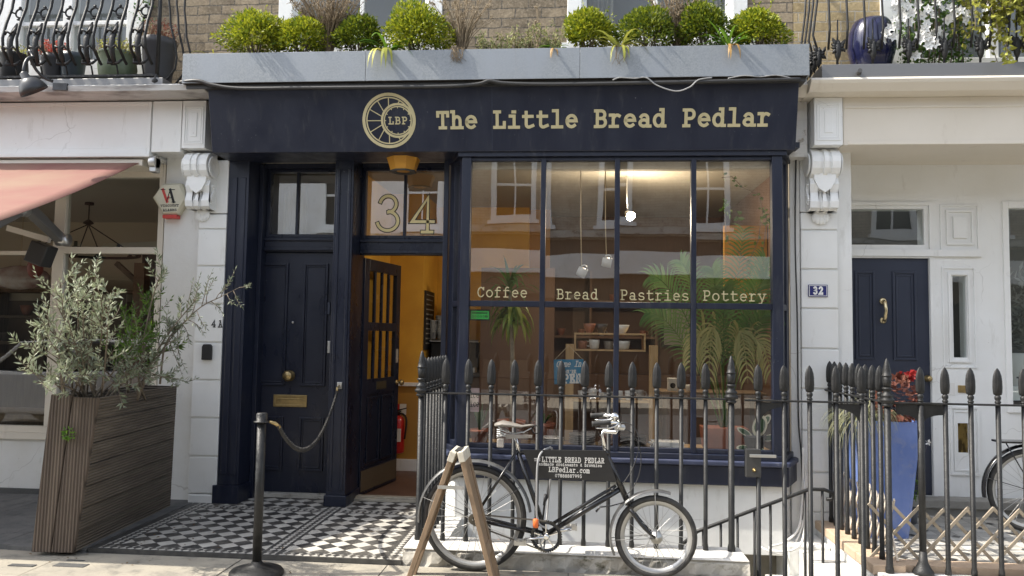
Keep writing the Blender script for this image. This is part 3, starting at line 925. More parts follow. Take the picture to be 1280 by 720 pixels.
# ================================================================== THE BAKERY (middle house)
FY = 6.75
bak = thing('bakery', (-.7, 7.0, 0), 'navy fronted bakery with gold sign board, bay window and numeral on the fanlight', 'building')
WA = (-2.80, -1.26, 4.12, 5.95); WB = (-.12, 1.47, 4.12, 5.95)
mb = MB(); wall_holes(mb, -3.50, 1.86, 3.12, 7.2, 6.86, 7.14, [(WA[0], WA[1], WA[2], WA[3]), (WB[0], WB[1], WB[2], WB[3])])
mb.build('upper_wall', 'brick', bak)
for W_ in (WA, WB): sash(*W_, 6.90, bak)
mb = MB(); mb.box((-3.50, 6.80, 7.2), (1.86, 7.3, 7.4)); mb.build('parapet', 'stone', bak)
# structural shell and interior
mb = MB()
mb.box((-3.5, 7.14, -.05), (-3.16, 11.2, 3.4)); mb.box((1.84, 6.76, -.3), (1.9, 11.2, 3.4)); mb.box((-3.5, 11.0, -.05), (1.9, 11.2, 3.4))
mb.build('party_wall', 'brownwall', bak)
box_part('floor', (-3.16, 7.125, -.25), (1.84, 11.0, .012), 'redfloor', bak, 0)
box_part('ceiling', (-3.16, 6.79, 3.09), (1.84, 11.0, 3.25), 'plaster', bak, 0)
# hallway: lobby behind closed door, ochre left pier and rear wall
mb = MB(); mb.box((-2.30, 7.14, .012), (-2.10, 9.2, 3.09)); mb.box((-2.10, 8.55, .98), (-1.72, 9.44, 3.09)); mb.box((-2.10, 9.45, .98), (-.6, 9.6, 3.09))
mb.build('hall_wall', 'ochre', bak)
mb = MB(); mb.box((-2.10, 8.565, .012), (-1.735, 9.2, .94)); mb.box((-2.10, 9.46, .012), (-.6, 9.6, .94))
mb.build('hall_dado', mat('mustard_dado', (.42, .22, .04), .6), bak)
mb = MB()
mb.box((-2.10, 8.52, .94), (-1.69, 9.2, .98)); mb.build('dado_rail', 'white', bak, bevel=.004)
mb = MB(); mb.box((-2.10, 9.42, .94), (-.6, 9.6, .98)); mb.build('dado_rail', 'white', bak, bevel=.004)
mb = MB(); mb.box((-2.10, 8.53, .012), (-1.70, 8.56, .14)); mb.box((-1.735, 8.56, .012), (-1.705, 9.2, .14)); mb.box((-2.10, 9.43, .012), (-.6, 9.455, .14))
mb.build('skirting', 'white', bak, bevel=.004)
mb = MB(); mb.box((-3.16, 7.5, .012), (-2.31, 7.56, 3.09)); mb.build('lobby_wall', 'fanwall', bak)
# partition between hall and shop from the counter back, back shop wall
mb = MB()
mb.box((-.72, 10.2, .012), (1.84, 10.3, 3.09)); mb.build('back_wall', 'brownwall', bak)
mb = MB()
mb.box((1.42, 7.7, 1.9), (1.83, 7.75, 2.62)); mb.box((-.95, 9.62, .98), (-.35, 9.68, 3.09)); mb.build('yellow_partition', 'ochredark', bak)
box_part('brown_partition', (-1.05, 8.4, .012), (-.25, 8.46, 2.25), 'brownwall', bak, 0)
# --- navy joinery of the two doorways
mb = MB()
mb.box((-3.155, 6.72, .16), (-2.965, 7.14, 3.09)); mb.box((-3.185, 6.69, 0.0), (-2.95, 7.14, .16))
mb.box((-3.125, 6.708, .25), (-3.07, 6.73, 2.9)); mb.box((-3.05, 6.712, .25), (-2.99, 6.73, 2.9))
mb.build('pilaster', 'navy', bak, bevel=.005)
mb = MB()
mb.box((-2.965, 6.95, .005), (-2.925, 7.13, 3.07)); mb.box((-2.965, 7.0, .004), (-2.945, 7.135, 3.08))
mb.box((-3.06, 7.06, .02), (-3.03 + .105, 7.135, 3.07)) if False else None
mb.build('door_lining', 'navy', bak, bevel=.004)
mb = MB()
mb.box((-2.172, 6.72, .006), (-2.0, 7.14, 3.09)); mb.box((-2.186, 6.705, .004), (-1.985, 7.14, .10)); mb.box((-2.15, 6.71, .14), (-2.12, 6.73, 2.98)); mb.box((-2.05, 6.71, .14), (-2.02, 6.73, 2.98))
mb.build('pilaster', 'navygloss', bak, bevel=.006)
mb = MB(); mb.box((-1.19, 6.74, .02), (-1.145, 7.12, 3.09)); mb.build('door_jamb', 'navy', bak, bevel=.004)
mb = MB()
mb.box((-3.16, 6.46, 3.085), (1.80, 6.86, 3.13)); mb.box((-2.94, 6.99, 3.045), (-2.17, 7.13, 3.088)); mb.box((-2.0, 6.99, 3.045), (-1.19, 7.13, 3.088))
mb.build('soffit', 'navy', bak)
# closed-door fanlight
def fanlight(x0, x1, z0, z1, zt, y, xm, nm='fanlight'):
    mb = MB()
    mb.frame(x0, x1, z0, z1, (.035, .035, .03, .03), y - .04, y + .03)
    mb.box((xm - .012, y - .03, z0 + .03), (xm + .012, y + .02, z1 - .03))
    mb.box((x0, y - .055, zt), (x1, y + .04, z0 - .001)); mb.box((x0, y - .075, z0 - .035), (x1, y - .054, z0 - .012)); mb.box((x0, y - .075, zt + .012), (x1, y - .054, zt + .035))
    f = mb.build(nm, 'navygloss', bak, bevel=.004)
    for a, b in ((x0 + .035, xm - .012), (xm + .012, x1 - .035)):
        mb = MB(); pane_sheet(mb, a, b, z0 + .03, z1 - .03, y - .004); mb.build('pane', 'glassF', f)
    return f
fanlight(-2.925, -2.172, 2.40, 3.045, 2.262, 7.08, -2.636)
fan2 = fanlight(-2.0, -1.19, 2.385, 3.045, 2.235, 7.03, -1.598)
# curtain-ish pale lobby drape behind left fanlight
mb = MB()
for xa, xb, ph in ((-2.86, -2.62, 0), (-2.36, -2.2, 1)):
    o = len(mb.v); n_ = 20
    for i in range(n_ + 1):
        x = xa + (xb - xa) * i / n_; yy = 7.30 + .018 * math.sin(i * 1.5 + ph)
        mb.v += [(x, yy, 2.2), (x, yy, 2.93)]
    for i in range(n_):
        mb.f.append((o + 2 * i, o + 2 * i + 2, o + 2 * i + 3, o + 2 * i + 1)); mb.sm.append(True); mb.mi.append(0)
mb.build('curtain', 'curtain', bak)
# big numeral 34 on the fanlight: dark outline behind, gold in front
def numeral(pts_list, hw, y, m, nm, par):
    mb = MB()
    for k, pts in enumerate(pts_list):
        ribbon(mb, pts, Vector((0, y, 0)), Vector((1, 0, 0)), Vector((0, 0, 1)), Vector((0, -1, 0)), hw, .0015, .0003 * k)
    return mb.build(nm, m, par)
def place(pts, x0, x1, z0, z1): return [(x0 + (x1 - x0) * u, z0 + (z1 - z0) * v) for u, v in pts]
three = [place(E(.46, .77, .36, .23, 165, -88, 18), -1.855, -1.644, 2.458, 2.787),
         place(E(.45, .29, .46, .27, 82, -165, 20), -1.855, -1.644, 2.458, 2.787)]
four = [place([(.74, 0), (.74, 1), (.04, .30), (1., .30)], -1.539, -1.330, 2.452, 2.772),
        place([(.5, 0), (.95, 0)], -1.539, -1.330, 2.452, 2.772)]
numeral(three + four, .0215, 7.024, 'blackflat', 'numeral_outline', fan2)
numeral(three + four, .0135, 7.0215, 'goldpale', 'house_numeral', fan2)
# closed panelled door
dx0, dx1 = -2.925, -2.172
mb = MB(); mb.box((dx0, 7.06, .045), (dx1, 7.11, 2.26))
def dpan(xa, xb, za, zb, y=7.06): mb.mould(xa, xb, za, zb, y, [(0, .022, .016), (.026, .012, .008)])
for xa, xb in ((-2.960, -2.698), (-2.552, -2.316)):
    dpan(xa, xb, 1.019, 2.158); dpan(xa, xb, 0.244, 0.733)
door = mb.build('door', 'navygloss', bak, bevel=.003)
mb = MB(); mb.lathe([(.05, 0), (.05, -.006), (.022, -.012), (.02, -.035), (.046, -.05), (.05, -.066), (.036, -.082), (.002, -.086)], (-2.653, 7.060, 1.111), 20, 'Y'); mb.build('door_knob', 'brass', door)
mb = MB()
a, b = (-2.800, 7.060, 0.824), (-2.484, 7.060, 0.934)
mb.frame(a[0], b[0], a[2], b[2], .022, 7.048, 7.0605); mb.box((a[0] + .02, 7.052, a[2] + .02), (b[0] - .02, 7.0595, b[2] - .02)); mb.box((a[0] + .035, 7.044, b[2] - .04), (b[0] - .035, 7.05, b[2] - .032))
mb.build('letterbox', 'brass', door, bevel=.002)
mb = MB(); mb.lathe([(.011, 0), (.011, -.004), (.006, -.005)], (-2.644, 7.060, 1.605), 10, 'Y'); mb.build('peephole', 'steel', door)
for yy in (385, 433):
    p = (-2.301, 7.050, 1.743) if yy == 385 else (-2.290, 7.050, 1.387)
    box_part('lock_plate', (p[0] - .012, 7.045, p[2] - .06), (p[0] + .012, 7.0595, p[2] + .05), 'steel' if yy == 433 else 'navygrey', door, .002)
box_part('door_sill', (-2.945, 6.99, .006), (-2.172, 7.12, .044), 'stone', bak)
mb = MB(); mb.box((-2.0, 6.96, .006), (-1.19, 7.12, .03)); mb.box((-2.0, 7.0, .03), (-1.19, 7.03, .042)); mb.box((-2.0, 7.06, .03), (-1.19, 7.11, .036))
mb.build('threshold', mat('worn_brass_threshold', (.50, .46, .38), .55, .3, c2=(.36, .33, .27), sc_=14), bak, bevel=.003)
# open glazed door, swung inwards on its left jamb
hinge = Vector((-1.985, 7.12, .02))
far = Vector((-1.83, 7.93, .02))
dl = (far - hinge).length
MD = Matrix.Translation(hinge) @ Matrix.Rotation(math.atan2(far.y - hinge.y, far.x - hinge.x), 4, 'Z')
H_ = 2.2
mb = MB()
for a, b in (((0, 0, 0), (.1, .045, H_)), ((dl - .1, 0, 0), (dl, .045, H_)), ((.1, 0, 0), (dl - .1, .045, .24)), ((.1, 0, H_ - .11), (dl - .1, .045, H_)), ((.1, 0, .92), (dl - .1, .045, 1.06)), ((.1, 0, 1.52), (dl - .1, .045, 1.60))):
    mb.box(a, b, MD)
for i in (1, 2, 3):
    x = .1 + (dl - .2) * i / 4
    mb.box((x - .012, .008, 1.06), (x + .012, .037, 1.52), MD); mb.box((x - .012, .008, 1.60), (x + .012, .037, H_ - .11), MD)
mb.box((.1, .012, .24), (dl - .1, .032, .92), MD)
for xa, xb in ((.12, dl / 2 - .02), (dl / 2 + .02, dl - .12)):
    for a, b in (((xa, -.006, .27), (xa + .02, .0125, .89)), ((xb - .02, -.006, .27), (xb, .0125, .89)), ((xa + .02, -.006, .27), (xb - .02, .0125, .29)), ((xa + .02, -.006, .87), (xb - .02, .0125, .89))): mb.box(a, b, MD)
od = mb.build('open_door', 'navygloss', bak, bevel=.003)
for za, zb in ((1.06, 1.52), (1.60, H_ - .11)):
    mb = MB(); mb.add([(.1, .02, za), (dl - .1, .02, za), (dl - .1, .02, zb), (.1, .02, zb)], [(0, 1, 2, 3)], False, MD); mb.build('pane', 'glassB', od)
mb = MB(); mb.box((.02, -.004, .03), (dl - .02, -.0005, .22), MD); mb.build('kick_plate', mat('tarnished_kick_plate', (.17, .14, .10), .45, .6), od)
mb = MB(); mb.lathe([(.028, 0), (.028, -.005), (.012, -.008), (.011, -.035), (.03, -.045), (.033, -.06), (.02, -.074), (.002, -.076)], n=16, axis='Y', M=MD @ Matrix.Translation((dl - .05, 0, 1.0))); mb.build('door_knob', 'brass', od)
mb = MB(); mb.box((.3, -.006, .955), (.52, 0, 1.03), MD); mb.build('letterbox', mat('dark_brass', (.14, .12, .08), .4, .7), od)
mb = MB(); mb.box((dl - .085, -.003, 1.2), (dl - .03, 0, 1.34), MD); mb.build('door_sticker', 'ceramicgrey', od)

# --- bay window
BY = 6.45
LF, RF, LR, RR = -.985, 1.655, -1.135, 1.785
ZS, ZH = .585, 3.012
zt0, zt1 = 1.752, 1.801
mb = MB()
muls = [(LF, -0.906), (-0.317, -0.274), (0.299, 0.341), (0.924, 0.966), (1.571, RF)]
for i, (a, b) in enumerate(muls):
    mb.box((a, BY - (.012 if i in (0, 4) else 0), ZS), (b, BY + .065, ZH))
for (a, b) in zip(muls, muls[1:]):
    mb.box((a[1], BY + .004, zt0), (b[0], BY + .06, zt1)); mb.box((a[1], BY + .002, ZS), (b[0], BY + .062, ZS + .035)); mb.box((a[1], BY + .002, ZH - .03), (b[0], BY + .062, ZH))
# canted cheeks
for (xf, xr) in ((LF, LR), (RF, RR)):
    s_ = 1 if xr > xf else -1
    for (t0, t1) in ((.0, .22), (.62, 1.0)):
        xa, xb = xf + (xr - xf) * t0, xf + (xr - xf) * t1; ya, yb = BY + .3 * t0, BY + .3 * t1
        mb.hexa([(xa, ya + .006, ZS), (xb, yb + .006, ZS), (xb - s_ * .05, yb + .03, ZS), (xa - s_ * .05, ya + .03, ZS),
                 (xa, ya + .006, ZH), (xb, yb + .006, ZH), (xb - s_ * .05, yb + .03, ZH), (xa - s_ * .05, ya + .03, ZH)])
    xa, xb = xf + (xr - xf) * .22, xf + (xr - xf) * .62
    for za, zb in ((ZS, ZS + .04), (zt0, zt1), (ZH - .03, ZH)):
        mb.hexa([(xa, BY + .072, za), (xb, BY + .192, za), (xb - s_ * .04, BY + .21, za), (xa - s_ * .04, BY + .09, za), (xa, BY + .072, zb), (xb, BY + .192, zb), (xb - s_ * .04, BY + .21, zb), (xa - s_ * .04, BY + .09, zb)])
mb.prism([(LR - .02, 6.76), (LF - .03, BY - .03), (RF + .03, BY - .03), (RR + .02, 6.76)], 'XY', ZH + .001, 3.084)
bay = mb.build('bay_window', 'navy', bak, bevel=.004)
rnd = random.Random(4)
for (a, b) in zip(muls, muls[1:]):
    for za, zb in ((ZS + .03, zt0), (zt1, ZH - .028)):
        t1, t2 = rnd.uniform(-.004, .004), rnd.uniform(-.004, .004)
        mb = MB(); y = BY + .033
        mb.quad((a[1] - .004, y + t1, za), (b[0] + .004, y - t1, za), (b[0] + .004, y - t1 + t2, zb), (a[1] - .004, y + t1 + t2, zb))
        mb.build('pane', 'glassA', bay)
for (xf, xr) in ((LF, LR), (RF, RR)):
    for za, zb in ((ZS + .03, zt0), (zt1, ZH - .028)):
        mb = MB(); s_ = 1 if xr > xf else -1
        xa, xb = xf + (xr - xf) * .2, xf + (xr - xf) * .64
        mb.quad((xa - s_ * .02, BY + .075, za), (xb - s_ * .02, BY + .205, za), (xb - s_ * .02, BY + .205, zb), (xa - s_ * .02, BY + .075, zb)); mb.build('pane', 'glassA', bay)
def canted(mb, dy, z0, z1, gx=0., back=6.80):
    mb.prism([(LR - gx, back), (LR - gx, 6.76 - dy), (LF - gx * .6, BY - dy), (RF + gx * .6, BY - dy), (RR + gx, 6.76 - dy), (RR + gx, back)], 'XY', z0, z1)
mb = MB(); canted(mb, .07, ZS - .085, ZS - .045, .05); mb.build('window_sill', 'sillblue', bay, bevel=.01)
mb = MB(); canted(mb, .03, ZS - .045, ZS - .001, .02); canted(mb, .05, .345, ZS - .086, .04); mb.build('sill_apron', 'navy', bay, bevel=.006)
mb = MB(); canted(mb, .0, -.20, .344, .0); mb.build('stall_riser', 'white', bak, bevel=.006)
for wd, xa, xb, yb in (('Coffee', 596, 660, 371), ('Bread', 695, 748, 373.5), ('Pastries', 774.5, 862, 375), ('Pottery', 877.5, 958, 376)):
    p0 = {'Coffee': (-0.845, 6.480, 1.833), 'Bread': (-0.180, 6.480, 1.823), 'Pastries': (0.345, 6.480, 1.823), 'Pottery': (1.015, 6.480, 1.824)}[wd]
    p1 = {'Coffee': (-0.414, 6.480, 1.834), 'Bread': (0.171, 6.480, 1.824), 'Pastries': (0.915, 6.480, 1.822), 'Pottery': (1.531, 6.480, 1.823)}[wd]
    p0 = (p0[0], 6.472, p0[2]); p1 = (p1[0], 6.472, p1[2])
    lettering(wd, p0, p1, .078, .0088, 'gold', 'lettering', bay, dep=.001)
box_part('display_ledge', (LF + .02, 6.53, .50), (RF - .02, 7.05, .58), 'pine', bak)
mb = MB(); mb.box((LF + .01, 6.80, -.25), (RF - .01, 6.86, .498)); mb.box((-1.19, 6.80, -.05), (LF, 6.86, .5)); mb.build('ledge_front', 'brownwall', bak)
# basement front under the bay
mb = MB(); mb.box((-1.3, 6.78, -2.4), (2.1, 6.95, -.201)); mb.build('basement_wall', 'beige', bak)
mb = MB()
for i in range(7):
    x0 = 0.061 + i * .075
    mb.box((x0, 6.755, -1.9), (x0 + .07, 6.781, -.26))
mb.build('basement_boarding', 'brownplank', bak, bevel=.004)
# --- fascia
def fy(z): return 6.40 - .228 * (z - 3.05)
FX0, FX1 = -3.165, 1.75
mb = MB(); mb.prism([(fy(3.05), 3.05), (fy(3.585), 3.585), (6.8, 3.585), (6.8, 3.05)], 'YZ', FX0, FX1)
mb.box((FX0 - .012, fy(3.6) - .02, 3.586), (FX1 + .005, 6.8, 3.612))
fas = mb.build('fascia', 'navy', bak, bevel=.006)
for xx in (-0.726,):
    mb = MB(); mb.hexa([(xx - .003, fy(3.06) - .0012, 3.06), (xx + .003, fy(3.06) - .0012, 3.06), (xx + .003, fy(3.06) + .01, 3.06), (xx - .003, fy(3.06) + .01, 3.06),
                        (xx - .003, fy(3.57) - .0012, 3.57), (xx + .003, fy(3.57) - .0012, 3.57), (xx + .003, fy(3.57) + .01, 3.57), (xx - .003, fy(3.57) + .01, 3.57)])
    mb.build('board_joint', 'navygrey', fas)
FN = Vector((0, -1, -.228)).normalized(); FU = Vector((0, -.228, 1)).normalized()
def onf(p): return (p[0], fy(p[2]) - .0005, p[2])
lettering('The Little Bread Pedlar', onf((-1.201, 6.360, 3.242)), onf((1.548, 6.360, 3.245)), .126, .0255, 'gold', 'lettering', fas, FN, FU, .003)
mb = MB()
lc = Vector(onf((-1.599, 6.360, 3.304))); ux = Vector((1, 0, 0)); pxm = .00655
def ring(cx, cz, r, hw, off, n=48):
    ribbon(mb, E(cx, cz, r, r, 0, 360, n), lc, ux, FU, FN, hw, .002, off)
ring(0, 0, 33 * pxm, 1.9 * pxm, 0); ring(0, 0, 29 * pxm, .8 * pxm, 0)
cx = 11.5 * pxm
ring(cx, 0, 20.6 * pxm, 1.4 * pxm, .0004); ring(cx, 0, 17.6 * pxm, .7 * pxm, .0004)
for k in range(12):
    a = R(90 + 15 + k * 30 - 15)
    d = Vector((math.cos(a), math.sin(a)))
    # outer end on the big ring, inner end on the small ring, seen from the hub of the big wheel
    pr = Vector((0, 0)) + d * 29 * pxm
    t = 28.5
    while t > 0 and (d * t * pxm - Vector((cx, 0))).length > 21 * pxm: t -= .5
    if t < 26.5 and t > 0:
        ribbon(mb, [tuple(d * t * pxm), tuple(d * 28.6 * pxm)], lc, ux, FU, FN, .55 * pxm, .002, .0007)
for k in range(12):
    a = R(k * 30); d = Vector((math.cos(a), math.sin(a)))
    ribbon(mb, [tuple(Vector((cx, 0)) + d * 15.8 * pxm), tuple(Vector((cx, 0)) + d * 17.2 * pxm)], lc, ux, FU, FN, .55 * pxm, .002, .0007)
mb.build('logo', 'gold', fas)
c0 = lc + ux * (cx - 13.2 * pxm) - FU * 4.2 * pxm
lettering('LBP', c0, c0 + ux * 26.4 * pxm, 8.2 * pxm, 1.5 * pxm, 'gold', 'lettering', fas, FN, FU, .002, fill=.8)
# lead flashing over the fascia
mb = MB(); mb.prism([(6.235, 3.612), (6.225, 3.628), (6.3, 3.652), (6.8, 3.668), (6.8, 3.613)], 'YZ', FX0 - .16, FX1 + .02); mb.build('flashing', 'lead', bak)
# brick end pier between bakery and white house (painted lower part), white return left of pier
mb = MB(); mb.box((1.79, 6.74, -.2), (1.873, 6.86, 3.45)); mb.build('painted_pier', 'render', bak, bevel=.004)
mb = MB(); mb.box((1.752, 6.60, 3.04), (1.90, 6.86, 3.70)); mb.build('brick_pier', 'brickend', bak)
mb = MB(); mb.box((LF + .02, 6.53, 2.925), (RF - .02, 6.62, 3.008)); mb.build('blind_cassette', 'plaster', bak, bevel=.01)
mb = MB(); mb.box((-3.176, 6.60, .8), (-3.16, 6.86, 3.05)) if False else None

# ================================================================== THE WHITE SHOP ON THE LEFT
lsh = thing('shop', (-5.5, 7.0, 0), 'white painted shop front with blank fascia, red awning and balcony above', 'building')
LW = (-6.10, -4.065, 3.80, 6.2)
mb = MB(); wall_holes(mb, -9, -3.505, 3.3, 7.2, 6.87, 7.15, [LW]); mb.build('upper_wall', 'brick', lsh)
# tall french window with thick white joinery
mb = MB()
mb.frame(LW[0], LW[1], LW[2], LW[3], (.16, .20, .25, .15), 6.83, 7.0)
xm = -4.872
for a, b in ((-5.446 - .12, -5.349), (xm - .05, xm + .04)):
    mb.box((a, 6.86, LW[2] + .25), (b, 6.98, LW[3] - .15))
zb_ = 4.429
mb.box((LW[0] + .16, 6.88, zb_ - .02), (LW[1] - .2, 6.95, zb_ + .02))
fr = mb.build('balcony_window', 'white', lsh, bevel=.005)
mb = MB(); pane_sheet(mb, LW[0] + .1, LW[1] - .1, LW[2] + .2, LW[3] - .1, 6.91); mb.build('pane', 'glassU', fr)
mb = MB(); mb.box((LW[0], 7.3, LW[2]), (LW[1], 7.34, LW[3])); mb.build('blind', 'blinds', fr)
# balcony slab with flaking lead
ZB = 3.680
mb = MB(); mb.box((-9, 6.28, ZB - .06), (-3.570, 6.87, ZB)); mb.build('balcony_slab', 'greymetal', lsh, bevel=.005)
mb = MB(); mb.prism([(6.27, ZB - .061), (6.25, ZB - .075), (6.26, ZB - .12), (6.33, ZB - .125), (6.87, ZB - .10), (6.87, ZB - .061)], 'YZ', -9, -3.185); mb.build('flashing', 'leadwhite', lsh)
# fascia and pilaster blocks
ZF1, ZF0 = ZB - .127, 3.078
mb = MB(); mb.box((-9, 6.55, ZF0), (-3.807, 6.86, ZF1))
mb.frame(-6.2, -3.807 - .002, ZF0 + .002, ZF1 - .002, (.03, .03, .05, .03), 6.535, 6.551)
mb.box((-9, 6.50, ZF0 - .035), (-3.792, 6.86, ZF0 - .001))
mb.build('fascia', 'white', lsh, bevel=.004)
mb = MB(); mb.box((-3.792, 6.53, 3.091), (-3.521, 6.86, ZF1 - .002)); mb.build('fascia_end', 'white', lsh, bevel=.005)
panel_block(lsh, -3.508, -3.295, 3.123, ZF1 - .004, 6.52, 'white')
console(lsh, -3.490, -3.270, 3.104, 2.598, 6.72, 'white')
rusticated(lsh, -3.416, -3.158, [2.567, 2.428, 2.094, 1.755, 1.410, 1.075, 0.742, 0.405, 0.076], 6.76, 'white')
mb = MB(); mb.box((-3.406 , 6.695, -.02), (-3.16, 6.80, 0.073)); mb.build('pilaster_base', 'white', lsh, bevel=.008)
mb = MB(); mb.box((-3.474, 6.72, 2.574), (-3.158, 6.86, 3.06)); mb.build('pilaster_head', 'white', lsh, bevel=.008)
mb = MB(); mb.box((-3.779, 6.78, -.1), (-3.432, 6.95, 3.35)); mb.build('pier', 'render', lsh, bevel=.004)
# shop window
wx0, wx1 = -6.2, -3.813
zsill = 0.560; ztop = ZF0 - .04
mb = MB()
xm0, xm1 = -4.852, -4.743
mb.box((wx0, 6.77, zsill - .06), (wx1, 6.9, zsill)); mb.box((wx0, 6.79, zsill), (wx1, 6.86, zsill + .06))
mb.box((xm0, 6.79, zsill + .061), (xm1, 6.87, ztop)); mb.box((wx1 - .035, 6.79, zsill + .061), (wx1 + .02, 6.87, ztop))
zt = 2.240
mb.box((xm1, 6.785, zt - .03), (wx1 - .035, 6.86, zt + .03)); mb.box((wx0, 6.80, zt - .045), (xm0, 6.86, zt - .01))
mb.box((xm1, 6.78, ztop - .12), (wx1, 6.88, ztop))
fr = mb.build('shop_window', 'cream', lsh, bevel=.004)
for a, b in ((wx0, xm0), (xm1, wx1 - .03)):
    for za, zb in ((zsill + .05, zt), (zt, ztop)):
        mb = MB(); pane_sheet(mb, a, b, za, zb, 6.825); mb.build('pane', 'glassB', fr)
mb = MB(); mb.box((-6.2, 6.82, .05), (wx1 + .02, 6.93, zsill - .061)); mb.build('stall_riser', 'render', lsh, bevel=.004)
mb = MB(); mb.box((-6.2, 6.80, -.02), (wx1 + .02, 6.90, .05)); mb.build('plinth', 'asphalt', lsh)
# interior
mb = MB(); mb.box((-9.2, 10.2, 0), (-3.51, 10.3, 1.9)); mb.box((-3.56, 6.95, 0), (-3.505, 10.3, 3.2)); mb.box((-9, 6.95, 0), (-8.9, 10.3, 3.2))
mb.build('inner_wall', mat('brown_inner_wall', (.20, .145, .10), .8, c2=(.13, .09, .06), sc_=3), lsh)
box_part('inner_panelling', (-9.2, 10.2, 1.9), (-3.56, 10.3, 3.0), mat('pale_inner_wall', (.58, .50, .38), .8), lsh, 0)
box_part('inner_ceiling', (-9, 6.95, 3.0), (-3.56, 10.3, 3.1), mat('inner_ceiling', (.58, .53, .45), .8), lsh, 0)
box_part('inner_floor', (-9, 6.93, -.1), (-3.5, 10.3, .02), 'brownplank', lsh, 0)

# ================================================================== THE WHITE HOUSE ON THE RIGHT
hse = thing('house', (3.6, 7.2, 0), 'cream and white house with slate blue panelled door and plain entablature', 'building')
mb = MB(); wall_holes(mb, 1.865, 9, 3.70, 7.2, 6.86, 7.14, [(2.601, 4.6, 3.75, 6.2)]); mb.build('upper_wall', brick_mat('yellow_stock_brick', (.46, .36, .21), (.37, .29, .16), (.40, .37, .31), dark=(.16, .12, .07), bw=.24, bh=.088), hse)
mb = MB(); mb.frame(2.601, 4.6, 3.75, 6.2, (.2, .2, .2, .15), 6.83, 7.0); mb.box((3.5, 6.86, 3.95), (3.58, 6.97, 6.05)); fr = mb.build('balcony_window', 'white', hse, bevel=.004)
mb = MB(); pane_sheet(mb, 2.7, 4.5, 3.9, 6.1, 6.91); mb.build('pane', 'glassU', fr)
mb = MB(); mb.box((2.56, 7.3, 3.7), (4.6, 7.34, 6.2)); mb.build('blind', 'blinds', fr)
# cornice, frieze, capping
zc1, zc0 = 3.613, 3.508
ex0 = 1.786
mb = MB(); mb.prism([(6.30, zc1), (6.285, zc1 - .02), (6.30, zc1 - .045), (6.36, zc1 - .10), (6.375, zc0 + .012), (6.45, zc0), (6.86, zc0), (6.86, zc1)], 'YZ', ex0 + .06, 9)
mb.prism([(6.40, zc1 - .004), (6.38, zc1 - .03), (6.43, zc1 - .12), (6.50, zc0 + .005), (6.86, zc0 + .005), (6.86, zc1 - .004)], 'YZ', ex0 - .03, ex0 + .06)
mb.build('cornice', 'cream', hse, bevel=.004)
box_part('capping', (1.937, 6.31, zc1 + .001), (9, 6.86, 3.724), 'greymetal', hse)
zf0 = 3.113
mb = MB(); mb.box((2.160, 6.50, zf0), (9, 6.86, zc0 - .001)); mb.box((2.198, 6.488, zf0 + .001), (9, 6.501, zf0 + .03)); mb.box((2.173, 6.492, zc0 - .09), (9, 6.501, zc0 - .07)); mb.build('frieze', 'cream', hse, bevel=.003)
panel_block(hse, 1.924, 2.150, 3.111, zc0 - .003, 6.48, 'white')
console(hse, 1.917, 2.147, 3.110, 2.592, 6.72, 'white')
rusticated(hse, 1.876, 2.176, [2.592, 2.441, 2.108, 1.777, 1.441, 1.107, 0.762, 0.419, 0.092], 6.77, 'white')
mb = MB(); mb.box((1.876, 6.73, 2.598), (2.186, 6.86, 3.2)); mb.box((2.179, 6.76, -.2), (2.306, 7.36, 3.2)); mb.box((1.876, 6.72, -.2), (2.176, 6.85, 0.092)); mb.build('pier', 'white', hse, bevel=.005)
# recessed porch: ceiling and back wall
zp = zf0 + .012
box_part('porch_ceiling', (2.2, 6.501, zp), (9, 7.4, zp + .1), 'cream', hse, 0)
YD = 7.3
mb = MB()
dxa, dxb = 2.489 - .02, 3.164
dz1 = 2.269
wx_a, wx_b, wz_a, wz_b = 2.486, 3.125, 2.390, 2.720
sg = (3.363, 3.483, 1.378, 2.111)
sg2 = (3.384, 3.476, 0.535, 0.796)
shop32 = (3.805, 9, .9, 2.787)
wall_holes(mb, dxa - .15, 9, .02, zp + .05, YD, YD + .14, [(dxa, dxb, .02, dz1), (wx_a, wx_b, wz_a, wz_b), sg, sg2, shop32])
mb.frame(wx_a - .05, wx_b + .07, wz_a - .07, wz_b + .06, .03, YD - .02, YD + .001)
mb.box((dxa, YD - .03, dz1 + .015), (3.612, YD + .001, dz1 + .075))
a = (3.264, 3.603, 2.342, 2.758)
mb.mould(*a, YD, [(0, .018, .012), (.05, .02, .018)]); mb.box((a[0] + .11, YD - .02, a[2] + .11), (a[1] - .11, YD + .001, a[3] - .11))
b_ = (3.270, 3.559, 1.285, 2.190)
mb.mould(*b_, YD, [(0, .015, .012), (.05, .02, .018)])
c_ = (3.313, 3.565, 0.339, 0.945)
mb.mould(*c_, YD, [(0, .02, .016), (.035, .016, .01)])
mb.frame(dxa, dxb + .035, .15, dz1 + .013, (.001, .034, .001, .012), YD - .014, YD + .001)
mb.build('porch_wall', 'white', hse, bevel=.003)
for h_ in ((wx_a, wx_b, wz_a, wz_b), sg):
    mb = MB(); pane_sheet(mb, h_[0] - .01, h_[1] + .01, h_[2] - .01, h_[3] + .01, YD + .03); mb.build('pane', 'glassB', hse)
box_part('letter_panel', (sg2[0], YD + .02, sg2[2]), (sg2[1], YD + .03, sg2[3]), mat('rippled_brass_panel', (.30, .22, .08), .3, .9, c2=(.08, .06, .03), sc_=22, stretch=(1, 1, .4), lo=.45, hi=.6), hse, 0)
mb = MB(); mb.box((2.2, YD + .5, .1), (6, YD + .55, 3.2)); mb.build('hall_backdrop', mat('dim_hall', (.16, .16, .15), .9), hse)
